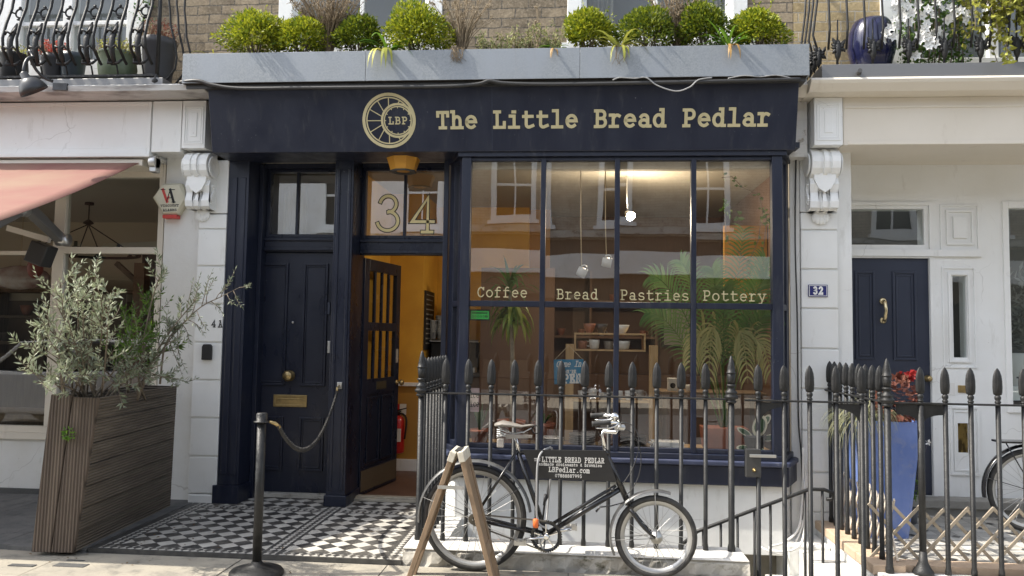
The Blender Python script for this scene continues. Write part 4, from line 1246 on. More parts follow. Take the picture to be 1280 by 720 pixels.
mb = MB(); mb.box((dxa, YD + .02, .152), (dxb, YD + .07, dz1))
for xa, xb in ((2.516, 2.692), (2.846, 3.055)):
    mb.mould(xa, xb, 1.345, 2.149, YD + .02, [(0, .02, .012), (.03, .015, .006)])
    mb.mould(xa, xb, .30, 0.987, YD + .02, [(0, .02, .012), (.03, .015, .006)])
d32 = mb.build('door', 'navygrey', hse, bevel=.003)
mb = MB(); kx, kz = 2.761, 1.792
mb.lathe([(.032, 0), (.032, -.012), (.02, -.02), (.004, -.024)], (kx, YD + .02, kz + .085), 14, 'Y'); mb.lathe([(.03, 0), (.03, -.012), (.004, -.02)], (kx, YD + .02, kz - .09), 14, 'Y')
mb.tube([(kx, YD - .0, kz + .085), (kx, YD - .035, kz + .07), (kx + .006, YD - .045, kz), (kx, YD - .03, kz - .07), (kx, YD - .002, kz - .09)], [.016, .018, .013, .017, .016], 10)
mb.build('door_knocker', mat('bright_brass', (.75, .62, .38), .25, .9), d32)
mb = MB(); p = (3.149, 7.320, 1.186); mb.lathe([(.025, 0), (.03, -.006), (.012, -.012), (.012, -.03), (.028, -.045), (.02, -.065), (.002, -.068)], (p[0] - .012, YD + .02, p[2]), 14, 'Y'); mb.build('door_knob', 'brass', d32)
p = (3.430, 7.300, 1.086); mb = MB(); mb.box((p[0] - .04, YD - .012, p[2] - .02), (p[0] + .04, YD + .0, p[2] + .045)); mb.build('bell_plate', 'brass', hse, bevel=.003)
p = (3.334, 7.300, 1.091); mb = MB(); mb.box((p[0] - .05, YD - .004, p[2] - .05), (p[0] + .03, YD + .0, p[2] + .06)); mb.build('notice', 'paper', hse)
mb = MB(); mb.box((2.32, 7.16, .012), (5, YD + .06, .08)); mb.box((2.32, 7.10, .08), (5, YD + .06, .15)); mb.box((2.32, 7.13, .0), (5, 7.16, .079)); mb.build('doorstep', mat('grey_slab_step', (.30, .29, .26), .8, c2=(.22, .21, .19), sc_=6), hse, bevel=.006)
# numbered enamel plate
pa, pb = (1.930, 6.720, 1.876), (2.088, 6.720, 1.978)
mb = MB(); mb.box((pa[0], 6.708, pa[2]), (pb[0], 6.719, pb[2])); pl_ = mb.build('number_plate', 'plateblue', hse, bevel=.002)
mb = MB(); mb.frame(pa[0] + .006, pb[0] - .006, pa[2] + .006, pb[2] - .006, .004, 6.7068, 6.7081); mb.build('plate_border', 'platewhite', pl_)
zc = pa[2] + .024
lettering('32', (pa[0] + .035, 6.7075, zc), (pb[0] - .035, 6.7075, zc), .058, .014, 'platewhite', 'lettering', pl_, fill=.74, dep=.001)
# 32's shop bay on the right edge
mb = MB(); mb.frame(shop32[0] - .005, 9, shop32[2], shop32[3], (.05, .05, .06, .06), YD - .02, YD + .1); fr = mb.build('side_window', 'white', hse, bevel=.003)
mb = MB(); pane_sheet(mb, shop32[0] + .04, 8.9, .95, shop32[3] - .05, YD + .03); mb.build('pane', 'glassB', fr)
mb = MB(); mb.lathe([(.055, 0), (.055, -.008), (.04, -.01)], (3.000, 6.950, 3.129) if False else (2.914, 6.75, zp), 18, 'Z'); mb.build('downlight', 'greymetal', hse)

# house number letters on the white pilaster
p0, p1 = (-3.270, 6.715, 1.550), (-3.144, 6.715, 1.548)
lettering('4A', (p0[0], 6.7095, p0[2]), (p1[0], 6.7095, p1[2]), .056, .0095, 'blackflat', 'house_number', lsh, fill=.62, dep=.002)

# ================================================================== OPPOSITE TERRACE (only seen mirrored in the glass)
def opposite(x0, wm):
    t = thing('terrace_house', (x0 + 2.6, -8.0, 0), 'brick terraced house with white shop front across the street', 'house', 'terraced houses across the street')
    mb = MB(); hol = [(x0 + .75, x0 + 1.95, 4.5, 6.6), (x0 + 3.2, x0 + 4.4, 4.5, 6.6)]
    wall_holes(mb, x0, x0 + 5.2, 4.15, 7.3, -7.9, -7.6, hol); mb.build('wall', wm, t)
    mb = MB(); wall_holes(mb, x0, x0 + 5.2, 0, 4.14, -7.9, -7.62, [(x0 + .5, x0 + 3.2, .8, 2.6), (x0 + 3.7, x0 + 4.7, .02, 2.6)]); mb.build('shop_front', 'brownplank', t); mb = MB(); mb.box((x0, -7.61, 3.15), (x0 + 5.2, -7.4, 3.75)); mb.build('fascia', 'render', t); mb = MB(); mb.box((x0, -7.59, 4.2), (x0 + 5.2, -7.5, 4.38)); mb.build('string_course', 'stone', t)
    mb = MB(); mb.box((x0 + .5, -7.85, .8), (x0 + 3.2, -7.8, 2.6)); mb.box((x0 + 3.7, -7.85, .02), (x0 + 4.7, -7.8, 2.6)); mb.build('shop_window', 'darkroom', t)
    for h_ in hol:
        mb = MB(); mb.frame(*h_, .14, -7.64, -7.54); mb.box((h_[0] + .14, -7.63, 5.5), (h_[1] - .14, -7.58, 5.56)); mb.box(((h_[0] + h_[1]) / 2 - .02, -7.63, h_[2] + .14), ((h_[0] + h_[1]) / 2 + .02, -7.585, 5.5)); mb.box(((h_[0] + h_[1]) / 2 - .02, -7.63, 5.56), ((h_[0] + h_[1]) / 2 + .02, -7.585, h_[3] - .14))
        mb.box((h_[0] - .08, -7.6, h_[2] - .1), (h_[1] + .08, -7.45, h_[2] - .001))
        f = mb.build('window', 'white', t)
        mb = MB(); mb.box((h_[0], -7.75, h_[2]), (h_[1], -7.72, h_[3])); mb.build('pane', 'darkroom', f)
    mb = MB(); mb.prism([(-7.7, 7.31), (-10, 7.6), (-12.5, 7.31)], 'YZ', x0, x0 + 5.2); mb.build('roof', 'slate', t)
for i in range(-2, 7): opposite(-13.4 + 5.2 * i, 'render' if i < 2 else 'brickopp')


# ================================================================== LOW STONE KERB, LIGHTWELL WALLS
PG = -.025            # pavement level
rnd = random.Random(11)
def rough_block(mb, x0, x1, y0, y1, z0, z1, nx=30, amp=.012):
    """block whose front face and arris are worn"""
    o = len(mb.v)
    for i in range(nx + 1):
        x = x0 + (x1 - x0) * i / nx
        j = [rnd.uniform(-amp, amp) for _ in range(5)]
        mb.v += [(x, y0 + j[0], z0), (x, y0 + j[1] * 1.4, z0 + (z1 - z0) * .4), (x, y0 + .004 + j[2], z1 - .018), (x, y0 + .02 + j[3] * .6, z1 + j[4] * .15), (x, y1, z1), (x, y1, z0)]
    for i in range(nx):
        a = o + 6 * i; b = a + 6
        for k in range(5):
            mb.f.append((a + k, b + k, b + k + 1, a + k + 1)); mb.sm.append(False); mb.mi.append(mb.cur)
    for a in (o, o + 6 * nx):
        mb.f.append(tuple(a + k for k in range(6))); mb.sm.append(False); mb.mi.append(mb.cur)
kw = thing('kerb_wall', (0, 5.4, PG), 'low mossy stone kerb carrying the lightwell railing behind the bicycle', 'wall')
mb = MB(); rough_block(mb, -1.148, 1.12, 5.215, 5.545, -.06, .075, 46)
mb.build('front_kerb', 'stone', kw)
mb = MB(); mb.box((-1.148, 5.22, .0752), (1.12, 5.55, .083)); mb.build('kerb_top', 'kerbpaint', kw, bevel=.004)
mb = MB(); mb.box((-1.148, 5.551, -.3), (-.93, 6.74, .012)); mb.build('side_kerb', 'kerbpaint', kw, bevel=.006)
mb = MB(); mb.box((-1.3, 5.56, -2.4), (-.95, 6.78, -.301)); mb.box((-.949, 5.40, -2.4), (1.12, 5.54, -.061)); mb.build('lightwell_wall', 'white', kw)
# wall between the lightwell and the neighbour's path, with sandstone coping
nw = thing('coped_wall', (2.1, 6.1, 0), 'white lightwell wall topped with sandstone coping below the side railing', 'wall')
mb = MB(); mb.box((1.99, 5.48, -2.4), (2.185, 6.75, -.04)); mb.build('wall', 'white', nw, bevel=.006)
mb = MB()
for a, b in ((5.46, 5.78), (5.785, 6.2), (6.205, 6.76)): mb.box((1.97, a, -.039), (2.187, b, .028))
mb.build('coping', 'sand', nw, bevel=.008)
mb = MB(); mb.box((2.0, 5.40, -.4), (2.6, 5.479, -.02)); mb.box((2.02, 5.2, -.4), (5, 5.399, PG)); mb.build('front_edge', 'kerbpaint', nw, bevel=.005)
# steps down into the lightwell
mb = MB()
for i in range(7): mb.box((1.72 - .24 * (i + 1), 5.62, -2.35), (1.98 - .24 * (i + 1) + .02, 6.35, -.12 - .2 * (i + 1)))
mb.box((1.74, 5.62, -2.35), (1.985, 6.35, -.12))
mb.build('steps', 'kerbpaint', label='white painted steps leading down into the lightwell', cat='steps')
mb = MB(); mb.box((1.66, 6.36, -.6), (1.98, 6.74, -.09)); mb.build('ledge', 'render', label='white rendered ledge under the loose cables beside the bay', cat='ledge', bevel=.01)

# ================================================================== RAILINGS
def spear_mesh(big=False):
    mb = MB()
    if not big:
        mb.lathe([(.012, 0), (.019, .006), (.019, .014), (.013, .02), (.020, .032), (.020, .046), (.012, .056)], n=10)
        prof = [(.013, .054), (.026, .060), (.030, .075), (.032, .11), (.031, .15), (.027, .185), (.018, .213), (.007, .23), (.001, .236)]
        mb.lathe(prof, n=10, flat=.42)
        mb.lathe([(.008, .06), (.0165, .10), (.017, .14), (.012, .20), (.002, .235)], n=6)
    else:
        mb.lathe([(.020, -.035), (.034, -.03), (.036, -.02), (.026, -.012), (.045, 0), (.047, .014), (.034, .024), (.040, .034), (.040, .044), (.026, .056), (.022, .075), (.031, .082), (.031, .09), (.021, .096)], n=16)
        mb.lathe([(.024, .096), (.027, .13), (.030, .165), (.026, .168)], n=8)
        mb.lathe([(.033, .166), (.034, .174), (.028, .178), (.027, .20), (.018, .245), (.008, .28), (.001, .29)], n=8)
    o = mb.build('proto', 'black', local=True)
    me = o.data; bpy.data.objects.remove(o); return me
SPEAR, NEWEL = spear_mesh(), spear_mesh(True)
def rail_bars(root, pts, zr, z0, r=.0145, big=(), name='bar'):
    """one bar with its spear head (sub-part) per point; pts (x, y)"""
    base = WORLD[root]
    for i, (x, y) in enumerate(pts):
        b = i in big
        mb = MB()
        zz = z0(x, y) if callable(z0) else z0
        rr = .021 if b else r
        mb.lathe([(rr * 1.25, zz), (rr * 1.25, zz + .03), (rr, zz + .05), (rr, zr + .01)], (x, y, 0), 8)
        o = mb.build(name if not b else 'newel_post', 'black', root)
        h = bpy.data.objects.new('spear_head' if not b else 'finial', NEWEL if b else SPEAR)
        COL.objects.link(h); h.parent = o
        h.location = (x - base.x, y - base.y, zr - base.z + .002)
        h.rotation_euler = (0, 0, rnd.uniform(-.12, .12))
RY, RZ = 5.45, 1.105
rl = thing('iron_railing', (-.1, RY, 0), 'black spear topped iron railing around the lightwell behind the black bicycle', 'railing')
X = [-1.092, -0.920, -0.758, -0.597, -0.434, -0.269, -0.108, 0.055, 0.221, 0.382, 0.548, 0.714, 0.878, 1.050]
rail_bars(rl, [(x, RY) for x in X], RZ, .08, big=(0, 13))
mb = MB(); mb.box((X[0], RY - .02, RZ - .012), (X[-1], RY + .02, RZ)); mb.build('top_rail', 'black', rl, bevel=.003)
sy = [5.57 + .125 * i for i in range(8)]
rail_bars(rl, [(X[0], y) for y in sy], RZ, .01)
mb = MB(); mb.box((X[0] - .018, RY + .02, RZ - .012), (X[0] + .018, 6.62, RZ)); mb.build('side_rail', 'black', rl, bevel=.003)
# gate
gt = thing('iron_gate', (1.7, RY, 0), 'black iron gate with lock box leading to the lightwell steps', 'gate')
XG = [1.229, 1.401, 1.570, 1.743, 1.910]
rail_bars(gt, [(x, RY) for x in XG], RZ - .004, -.55, r=.0155)
mb = MB(); mb.box((XG[0] - .09, RY - .018, RZ - .016), (XG[-1] + .02, RY + .018, RZ - .004)); mb.build('gate_rail', 'black', gt, bevel=.003)
mb = MB(); mb.box((XG[0], RY - .01, -.42), (XG[-1], RY + .01, -.39)); mb.build('gate_rail', 'black', gt, bevel=.003)
for x0, s_ in ((XG[0] + .012, 1), (XG[-1] - .012, -1)):
    mb = MB(); mb.prism([(x0, RZ - .02), (x0, RZ - .15)] + [(x0 + s_ * (.17 - .165 * math.cos(R(a))), RZ - .15 + .1 * math.sin(R(a))) for a in range(10, 91, 16)] + [(x0 + s_ * .19, RZ - .02)], 'XZ', RY - .006, RY + .006); mb.build('corner_plate', 'black', gt)
mb = MB(); lk = (1.176, 5.450, 0.581); mb.box((lk[0] - .035, RY - .02, lk[2] + .0), (XG[0] + .015, RY + .025, lk[2] + .19)); lkb = mb.build('lock_box', 'darkmetal', gt, bevel=.006)
mb = MB(); mb.box((lk[0] - .01, RY - .03, lk[2] + .135), (lk[0] + .165, RY - .021, lk[2] + .155)); mb.build('latch', 'steel', lkb, bevel=.002)
mb = MB(); mb.lathe([(.012, 0), (.014, -.006), (.006, -.012), (.005, -.03), (.001, -.032)], (lk[0] + .02, RY - .021, lk[2] + .05), 10, 'Y'); mb.build('keyhole_plate', 'brass', lkb)
# neighbour's railing: side return and front
r2 = thing('iron_railing', (2.6, RY, 0), 'black spear topped iron railing in front of the blue pot and willow trellis', 'railing')
X2 = [2.076, 2.290, 2.449, 2.612, 2.784, 2.948, 3.114, 3.278, 3.442]
rail_bars(r2, [(x, RY) for x in X2], RZ, -.02, r=.0155, big=(0,))
X2y = [5.60, 5.735, 5.87, 6.0, 6.14, 6.28, 6.42, 6.55, 6.67]
rail_bars(r2, [(2.085, y) for y in X2y], RZ, .03, r=.0155)
mb = MB(); mb.box((X2[0], RY - .02, RZ - .012), (X2[-1] + .05, RY + .02, RZ)); mb.box((X2[0] - .018, RY + .02, RZ - .012), (X2[0] + .018, 6.74, RZ)); mb.build('top_rail', 'black', r2, bevel=.003)
mb = MB()
for x0, s_ in ((X2[1], 1), (X2[1], -1)):
    mb.prism([(x0 + s_ * .012, RZ - .014), (x0 + s_ * .012, RZ - .13)] + [(x0 + s_ * (.15 - .13 * math.cos(R(a))), RZ - .13 + .05 * math.sin(R(a))) for a in range(10, 91, 16)] + [(x0 + s_ * .16, RZ - .014)], 'XZ', RY - .006, RY + .006)
mb.lathe([(.065, -.02), (.065, .0), (.05, .02), (.03, .06), (.022, .13)], (X2[1], RY, 0), 12); mb.lathe([(.022, .13), (.021, RZ - .02)], (X2[1], RY, 0), 10)
mb.build('corner_plate', 'black', r2)
# second railing post behind at the right edge (porch side railing)
r3 = thing('iron_railing', (3.95, 6.2, 0), 'black iron railing at the right edge behind the second bicycle', 'railing')
rail_bars(r3, [(3.80 + .0 * i, 6.95 - .14 * i) for i in range(6)], RZ + .12, .02)
mb = MB(); mb.box((3.785, 6.2, RZ + .105), (3.815, 7.1, RZ + .12)); mb.build('top_rail', 'black', r3)
# handrail down the lightwell steps
hr = thing('handrail', (1.3, 6.0, -.5), 'thin black iron handrail sloping down into the lightwell', 'handrail')
pts = [(0.732, 6.000, -0.082), (0.908, 6.000, 0.076), (1.305, 6.000, 0.242), (1.723, 6.000, 0.411), (1.826, 6.000, 0.411), (1.889, 6.000, 0.390), (1.883, 6.000, 0.343), (1.843, 6.000, 0.342)]
mb = MB(); mb.tube(pts, .014, 8); mb.build('rail', 'black', hr)
for x, zt in (((0.949, 6.000, 0.090), 1), ((1.078, 6.000, 0.147), 1), ((1.200, 6.000, 0.198), 1), ((1.323, 6.000, 0.246), 1), ((1.439, 6.000, 0.294), 1), ((1.688, 6.000, 0.395), 1), ((1.814, 6.000, 0.405), 1)):
    mb = MB(); mb.lathe([(.010, -1.0), (.010, x[2])], (x[0], x[1], 0), 8); mb.build('baluster', 'black', hr)

# ================================================================== STANCHION AND ROPE
st = thing('stanchion', (-2.01, 4.88, PG), 'black stanchion post with a round base standing on the pavement', 'stanchion')
sx, sy_ = -2.01, 4.88
mb = MB(); mb.lathe([(.168, 0), (.168, .018), (.155, .032), (.08, .05), (.045, .062), (.03, .085)], (sx, sy_, PG), 32); mb.build('base', 'black', st)
zt = 0.990
mb = MB(); mb.lathe([(.0285, .06), (.0285, zt - PG - .06)], (sx, sy_, PG), 18); mb.build('post', 'black', st)
mb = MB(); mb.lathe([(.029, -.062), (.050, -.060), (.050, -.053), (.034, -.05), (.036, -.008), (.03, 0), (.002, .001)], (sx, sy_, zt), 20); mb.build('cap', 'black', st)
rp = thing('barrier_rope', (-2.075, 5.600, 0.752), 'twisted black rope hung from the stanchion to the navy door pillar', 'rope')
a, b = Vector((sx + .05, sy_, zt - .055)), Vector((-2.070, 6.690, 1.053))
pts = arc3(a + Vector((.05, .03, -.03)), b + Vector((-.0, -.05, -.05)), .30, 40)
mb = MB(); mb.tube(pts, .009, 8)
for k in range(2):
    h = []
    n_ = 240
    for i in range(n_ + 1):
        t = i / n_; j = t * 40; i0 = min(39, int(j)); p = pts[i0].lerp(pts[i0 + 1], j - i0)
        ang = t * 2 * math.pi * 22 + k * math.pi
        h.append(p + Vector((0, .011 * math.cos(ang), .011 * math.sin(ang))))
    mb.tube(h, .008, 5)
mb.build('rope', 'rope', rp)
mb = MB(); mb.tube([a, a + Vector((.03, .02, -.012)), a + Vector((.06, .035, -.04))], [.008, .012, .010], 8); mb.build('hook', 'brass', rp)
mb = MB(); mb.tube([b + Vector((0, 0, 0)), b + Vector((-.005, -.04, -.02)), b + Vector((0, -.05, -.06))], [.007, .011, .010], 8); mb.build('hook', 'brass', rp)
mb = MB(); mb.box((b.x - .022, 6.694, b.z - .03), (b.x + .022, 6.7185, b.z + .03)); mb.build('wall_plate', 'steel', rp, bevel=.003)

# ================================================================== A-FRAME PAVEMENT SIGN (seen edge on)
af = thing('sandwich_board', (-.70, 4.95, PG), 'wooden sandwich board sign seen edge on beside the rear bicycle wheel', 'sign')
AY0, AY1 = 4.80, 5.02
def aleg(top, bot, y, wd=.030, dp=.05):
    mb = MB(); t = Vector((top[0], y, top[2])); b_ = Vector((bot[0], y, bot[2]))
    d = (t - b_).normalized(); n_ = Vector((d.z, 0, -d.x))
    mb.hexa([tuple(b_ - n_ * wd / 2 + Vector((0, -dp / 2, 0))), tuple(b_ + n_ * wd / 2 + Vector((0, -dp / 2, 0))), tuple(b_ + n_ * wd / 2 + Vector((0, dp / 2, 0))), tuple(b_ - n_ * wd / 2 + Vector((0, dp / 2, 0))),
             tuple(t - n_ * wd / 2 + Vector((0, -dp / 2, 0))), tuple(t + n_ * wd / 2 + Vector((0, -dp / 2, 0))), tuple(t + n_ * wd / 2 + Vector((0, dp / 2, 0))), tuple(t - n_ * wd / 2 + Vector((0, dp / 2, 0)))])
    return mb
TL, BL = (-0.757, 4.830, 0.783), (-1.030, 4.830, 0.000)
TR, BR = (-0.712, 4.830, 0.784), (-0.490, 4.830, 0.003)
for top, bot in ((TL, BL), (TR, BR)):
    bot = (bot[0], bot[1], PG)
    for y in (4.83, 5.03): aleg(top, bot, y).build('leg', 'timber', af, bevel=.003)
    mb = MB(); t = Vector((top[0], 0, top[2])); b_ = Vector(bot); b_.y = 0
    for u, v, th in ((.03, .12, .026), (.12, .70, .012), (.70, .78, .026)):
        p, q = t.lerp(b_, u), t.lerp(b_, v)
        mb.hexa([(q.x - th / 2, 4.856, q.z), (q.x + th / 2, 4.856, q.z), (q.x + th / 2, 5.004, q.z), (q.x - th / 2, 5.004, q.z), (p.x - th / 2, 4.856, p.z), (p.x + th / 2, 4.856, p.z), (p.x + th / 2, 5.004, p.z), (p.x - th / 2, 5.004, p.z)])
    mb.build('board', 'timber', af)
for top in (TL, TR):
    mb = MB(); mb.box((top[0] - .019, 4.800, top[2] - .06), (top[0] + .019, 5.058, top[2] + .004), Matrix.Translation((top[0], 0, top[2])) @ Matrix.Rotation(R(-19 if top is TL else 14) * -1, 4, 'Y') @ Matrix.Translation((-top[0], 0, -top[2]))); mb.build('top_rail', 'timberend', af, bevel=.003)
mb = MB(); mb.box((TL[0] + .005, 4.85, TL[2] - .005), (TR[0] - .002, 5.0, TL[2] + .008)); mb.build('hinge', 'darkmetal', af)
s1, s2 = (-0.847, 4.800, 0.571), (-0.684, 4.800, 0.574)
mb = MB(); mb.box((s1[0], 4.792, s1[2] - .009), (s2[0], 4.798, s2[2] + .009)); mb.lathe([(.006, 0), (.006, -.006)], (s1[0] + .012, 4.792, s1[2]), 8, 'Y'); mb.lathe([(.006, 0), (.006, -.006)], (s2[0] - .012, 4.792, s1[2]), 8, 'Y'); mb.build('spreader', 'steel', af)

# ================================================================== BICYCLES
def torus_mesh(mb, c, Rr, r, n=48, m=8, flat=1.):
    pts = [(c[0] + Rr * math.cos(2 * math.pi * i / n), c[1], c[2] + Rr * math.sin(2 * math.pi * i / n)) for i in range(n)]
    mb.tube(pts, r, m, closed=True)
def rim_band(mb, c, r0, r1, hw, n=48):
    o = len(mb.v)
    for i in range(n):
        a = 2 * math.pi * i / n; ca, sa = math.cos(a), math.sin(a)
        for rr, yy in ((r1, -hw), (r0, -hw * .75), (r0, hw * .75), (r1, hw)): mb.v.append((c[0] + rr * ca, c[1] + yy, c[2] + rr * sa))
    for i in range(n):
        a, b_ = o + 4 * i, o + 4 * ((i + 1) % n)
        for k in range(3): mb.f.append((a + k, b_ + k, b_ + k + 1, a + k + 1)); mb.sm.append(True); mb.mi.append(mb.cur)
def wheel(par, c, r, hubr=.02, spokes=28, tyre=.02):
    mb = MB(); torus_mesh(mb, c, r - tyre, tyre); ty = mb.build('wheel', 'rubber', par)
    mb = MB(); rim_band(mb, c, r - .062, r - .034, .013); mb.build('rim', 'alloy', ty)
    mb = MB()
    for i in range(spokes):
        a = 2 * math.pi * i / spokes; off = R(58) * (1 if i % 4 < 2 else -1); y = c[1] + (.03 if i % 2 else -.03)
        mb.tube([(c[0] + hubr * math.cos(a + off), y, c[2] + hubr * math.sin(a + off)), (c[0] + (r - .058) * math.cos(a), c[1], c[2] + (r - .058) * math.sin(a))], .0017, 4, caps=False)
    mb.build('spokes', 'steel', ty)
    mb = MB(); mb.lathe([(.008, -.06), (.008, -.04), (hubr * 1.3, -.036), (hubr * 1.3, -.028), (hubr * .7, -.02), (hubr * .7, .02), (hubr * 1.3, .028), (hubr * 1.3, .036), (.008, .04), (.008, .06)], c, 14, 'Y'); mb.build('hub', 'steel', ty)
def guard(par, c, r, a0, a1, m='mudguard', w_=.032):
    mb = MB(); o = len(mb.v); n_ = 28
    for i in range(n_ + 1):
        a = R(a0 + (a1 - a0) * i / n_)
        for k in range(7):
            t = R(-90 + 30 * k); rr = r + .016 * math.cos(t) ; y = c[1] + w_ * math.sin(t)
            mb.v.append((c[0] + rr * math.cos(a), y, c[2] + rr * math.sin(a)))
    for i in range(n_):
        for k in range(6):
            a = o + 7 * i + k; mb.f.append((a, a + 1, a + 8, a + 7)); mb.sm.append(True); mb.mi.append(0)
    for aa in (a0 + (a1 - a0) * .15, a0 + (a1 - a0) * .85):
        for s_ in (-1, 1): mb.tube([(c[0], c[1] + s_ * .05, c[2]), (c[0] + r * math.cos(R(aa)), c[1] + s_ * .033, c[2] + r * math.sin(R(aa)))], .0022, 5)
    return mb.build('mudguard', m, par)
B_Y = 5.14
bk = thing('bicycle', (0, B_Y, PG), 'black delivery bicycle with a lettered board leaning in front of the railing', 'bicycle')
rc = (-0.659, B_Y, PG + .342); fc = (0.515, B_Y, PG + .262)
wheel(bk, rc, .342); wheel(bk, fc, .262, .03)
guard(bk, rc, .362, 8, 186); guard(bk, fc, .284, 72, 205)
def yb(p, dy=0.): return (p[0], B_Y + dy, p[2])
st_top, bb, hd_top, hd_bot = yb((-0.383, 5.140, 0.759)), yb((-0.187, 5.140, 0.226)), yb((0.190, 5.140, 0.759)), yb((0.336, 5.140, 0.447))
hd_dn = yb((0.279, 5.140, 0.527))
mb = MB()
mb.tube([st_top, bb], .0155, 10); mb.tube([hd_top, hd_bot], .02, 12); mb.tube([bb, hd_dn], .0175, 10)
mb.tube([yb((-0.152, 5.140, 0.293)), yb((0.259, 5.140, 0.552))], .011, 8)
for s_ in (-1, 1):
    mb.tube([yb(st_top, .012 * s_), (rc[0], B_Y + .055 * s_, rc[2])], .009, 8); mb.tube([yb(bb, .02 * s_), (rc[0], B_Y + .055 * s_, rc[2])], .0115, 8)
mb.tube([yb((-0.372, 5.140, 0.744)), yb((0.191, 5.140, 0.729))], .012, 8)
mb.lathe([(.024, -.037), (.024, .037)], bb, 14, 'Y')
for p in (hd_top, hd_bot):
    d = (Vector(hd_bot) - Vector(hd_top)).normalized() * .012; mb.tube([Vector(p) - d, Vector(p) + d], .024, 12)
mb.build('frame', 'bikeblack', bk)
mb = MB()
crown = Vector(yb((0.352, 5.140, 0.417)))
mb.tube([Vector(hd_bot), crown], .016, 10)
for s_ in (-1, 1): mb.tube(bez(crown + Vector((-.004, .045 * s_, 0)), crown + Vector((.06, .045 * s_, -.10)), Vector(fc) + Vector((-.05, .05 * s_, .03)), Vector(fc) + Vector((0, .05 * s_, 0)), 8), [.0125] * 5 + [.011, .010, .009, .008], 8)
mb.box(crown - Vector((.014, .055, .012)), crown + Vector((.014, .055, .012)))
mb.build('fork', 'bikeblack', bk)
# sign board in the frame
c_ = [(-0.349, 5.110, 0.770), (0.189, 5.110, 0.779), (0.262, 5.110, 0.583), (-0.268, 5.110, 0.587)]
mb = MB(); mb.hexa([(c_[3][0], B_Y - .032, c_[3][2]), (c_[2][0], B_Y - .032, c_[2][2]), (c_[2][0], B_Y - .022, c_[2][2]), (c_[3][0], B_Y - .022, c_[3][2]), (c_[0][0], B_Y - .032, c_[0][2]), (c_[1][0], B_Y - .032, c_[1][2]), (c_[1][0], B_Y - .022, c_[1][2]), (c_[0][0], B_Y - .022, c_[0][2])])
sb = mb.build('sign_board', 'boardblack', bk, bevel=.002)
ly = B_Y - .0322
def bl(p): return (p[0], ly, p[2])
lettering('THE', bl((-0.272, 5.107, 0.700)), bl((-0.231, 5.107, 0.701)), .016, .0032, 'letterwhite', 'lettering', sb, dep=.001)
lettering('LITTLE BREAD PEDLAR', bl((-0.223, 5.107, 0.696)), bl((0.182, 5.107, 0.698)), .030, .0043, 'letterwhite', 'lettering', sb, dep=.001)
lettering('handmade croissants & brownies', bl((-0.256, 5.107, 0.673)), bl((0.167, 5.107, 0.673)), .0165, .0027, 'letterwhite', 'lettering', sb, dep=.001)
lettering('LBPedlar.com', bl((-0.178, 5.107, 0.634)), bl((0.088, 5.107, 0.632)), .029, .0042, 'letterwhite', 'lettering', sb, dep=.001)
lettering('07888887995', bl((-0.136, 5.107, 0.600)), bl((0.039, 5.107, 0.600)), .019, .0029, 'letterwhite', 'lettering', sb, dep=.001)
# saddle
mb = MB()
sp = [yb((-0.533, 5.140, 0.922)), yb((-0.485, 5.140, 0.933)), yb((-0.422, 5.140, 0.925)), yb((-0.359, 5.140, 0.916)), yb((-0.306, 5.140, 0.925)), yb((-0.275, 5.140, 0.928))]
mb.tube(sp, [.05, .085, .07, .038, .026, .012], 14, flat=.22)
sdl = mb.build('saddle', 'leather', bk)
mb = MB()
for s_ in (-1, 1):
    mb.tube([yb((-0.490, 5.140, 0.897), .05 * s_), yb((-0.421, 5.140, 0.867), .022 * s_), yb((-0.342, 5.140, 0.880), .018 * s_), yb((-0.295, 5.140, 0.907), .01 * s_)], .004, 6)
    sp_ = (-0.501, 5.140, 0.907)
    h = [(sp_[0] + .016 * math.cos(t * .9), B_Y + .055 * s_ + .016 * math.sin(t * .9), sp_[2] - .0035 * t * .55) for t in range(32)]
    mb.tube(h, .0032, 5)
    mb.tube([yb((-0.500, 5.140, 0.860), .055 * s_), yb((-0.421, 5.140, 0.852), .025 * s_)], .005, 6)
mb.build('saddle_springs', 'steel', sdl)
mb = MB(); mb.tube([yb((-0.405, 5.140, 0.873)), yb((-0.372, 5.140, 0.744))], .0125, 10); mb.build('seat_post', 'chrome', bk)
mb = MB(); q = (-0.373, 5.140, 0.853); mb.prism([(q[0] - .085, q[2] - .016), (q[0] + .085, q[2] - .006), (q[0] + .09, q[2] + .014), (q[0] - .09, q[2] + .014)], 'XZ', B_Y - .045, B_Y - .037); mb.build('tool_flap', 'leather', bk, bevel=.002)
mb = MB(); q = (-0.494, 5.140, 0.808); mb.box((q[0] - .022, B_Y - .045, q[2] - .028), (q[0] + .022, B_Y - .005, q[2] + .026)); mb.build('saddle_lamp', 'ceramicgrey', bk, bevel=.005)
mb = MB(); q = (-0.264, 5.140, 0.897); torus_mesh(mb, (q[0], B_Y, q[2]), .026, .0035, 18, 6); mb.build('lock_ring', 'black', bk)
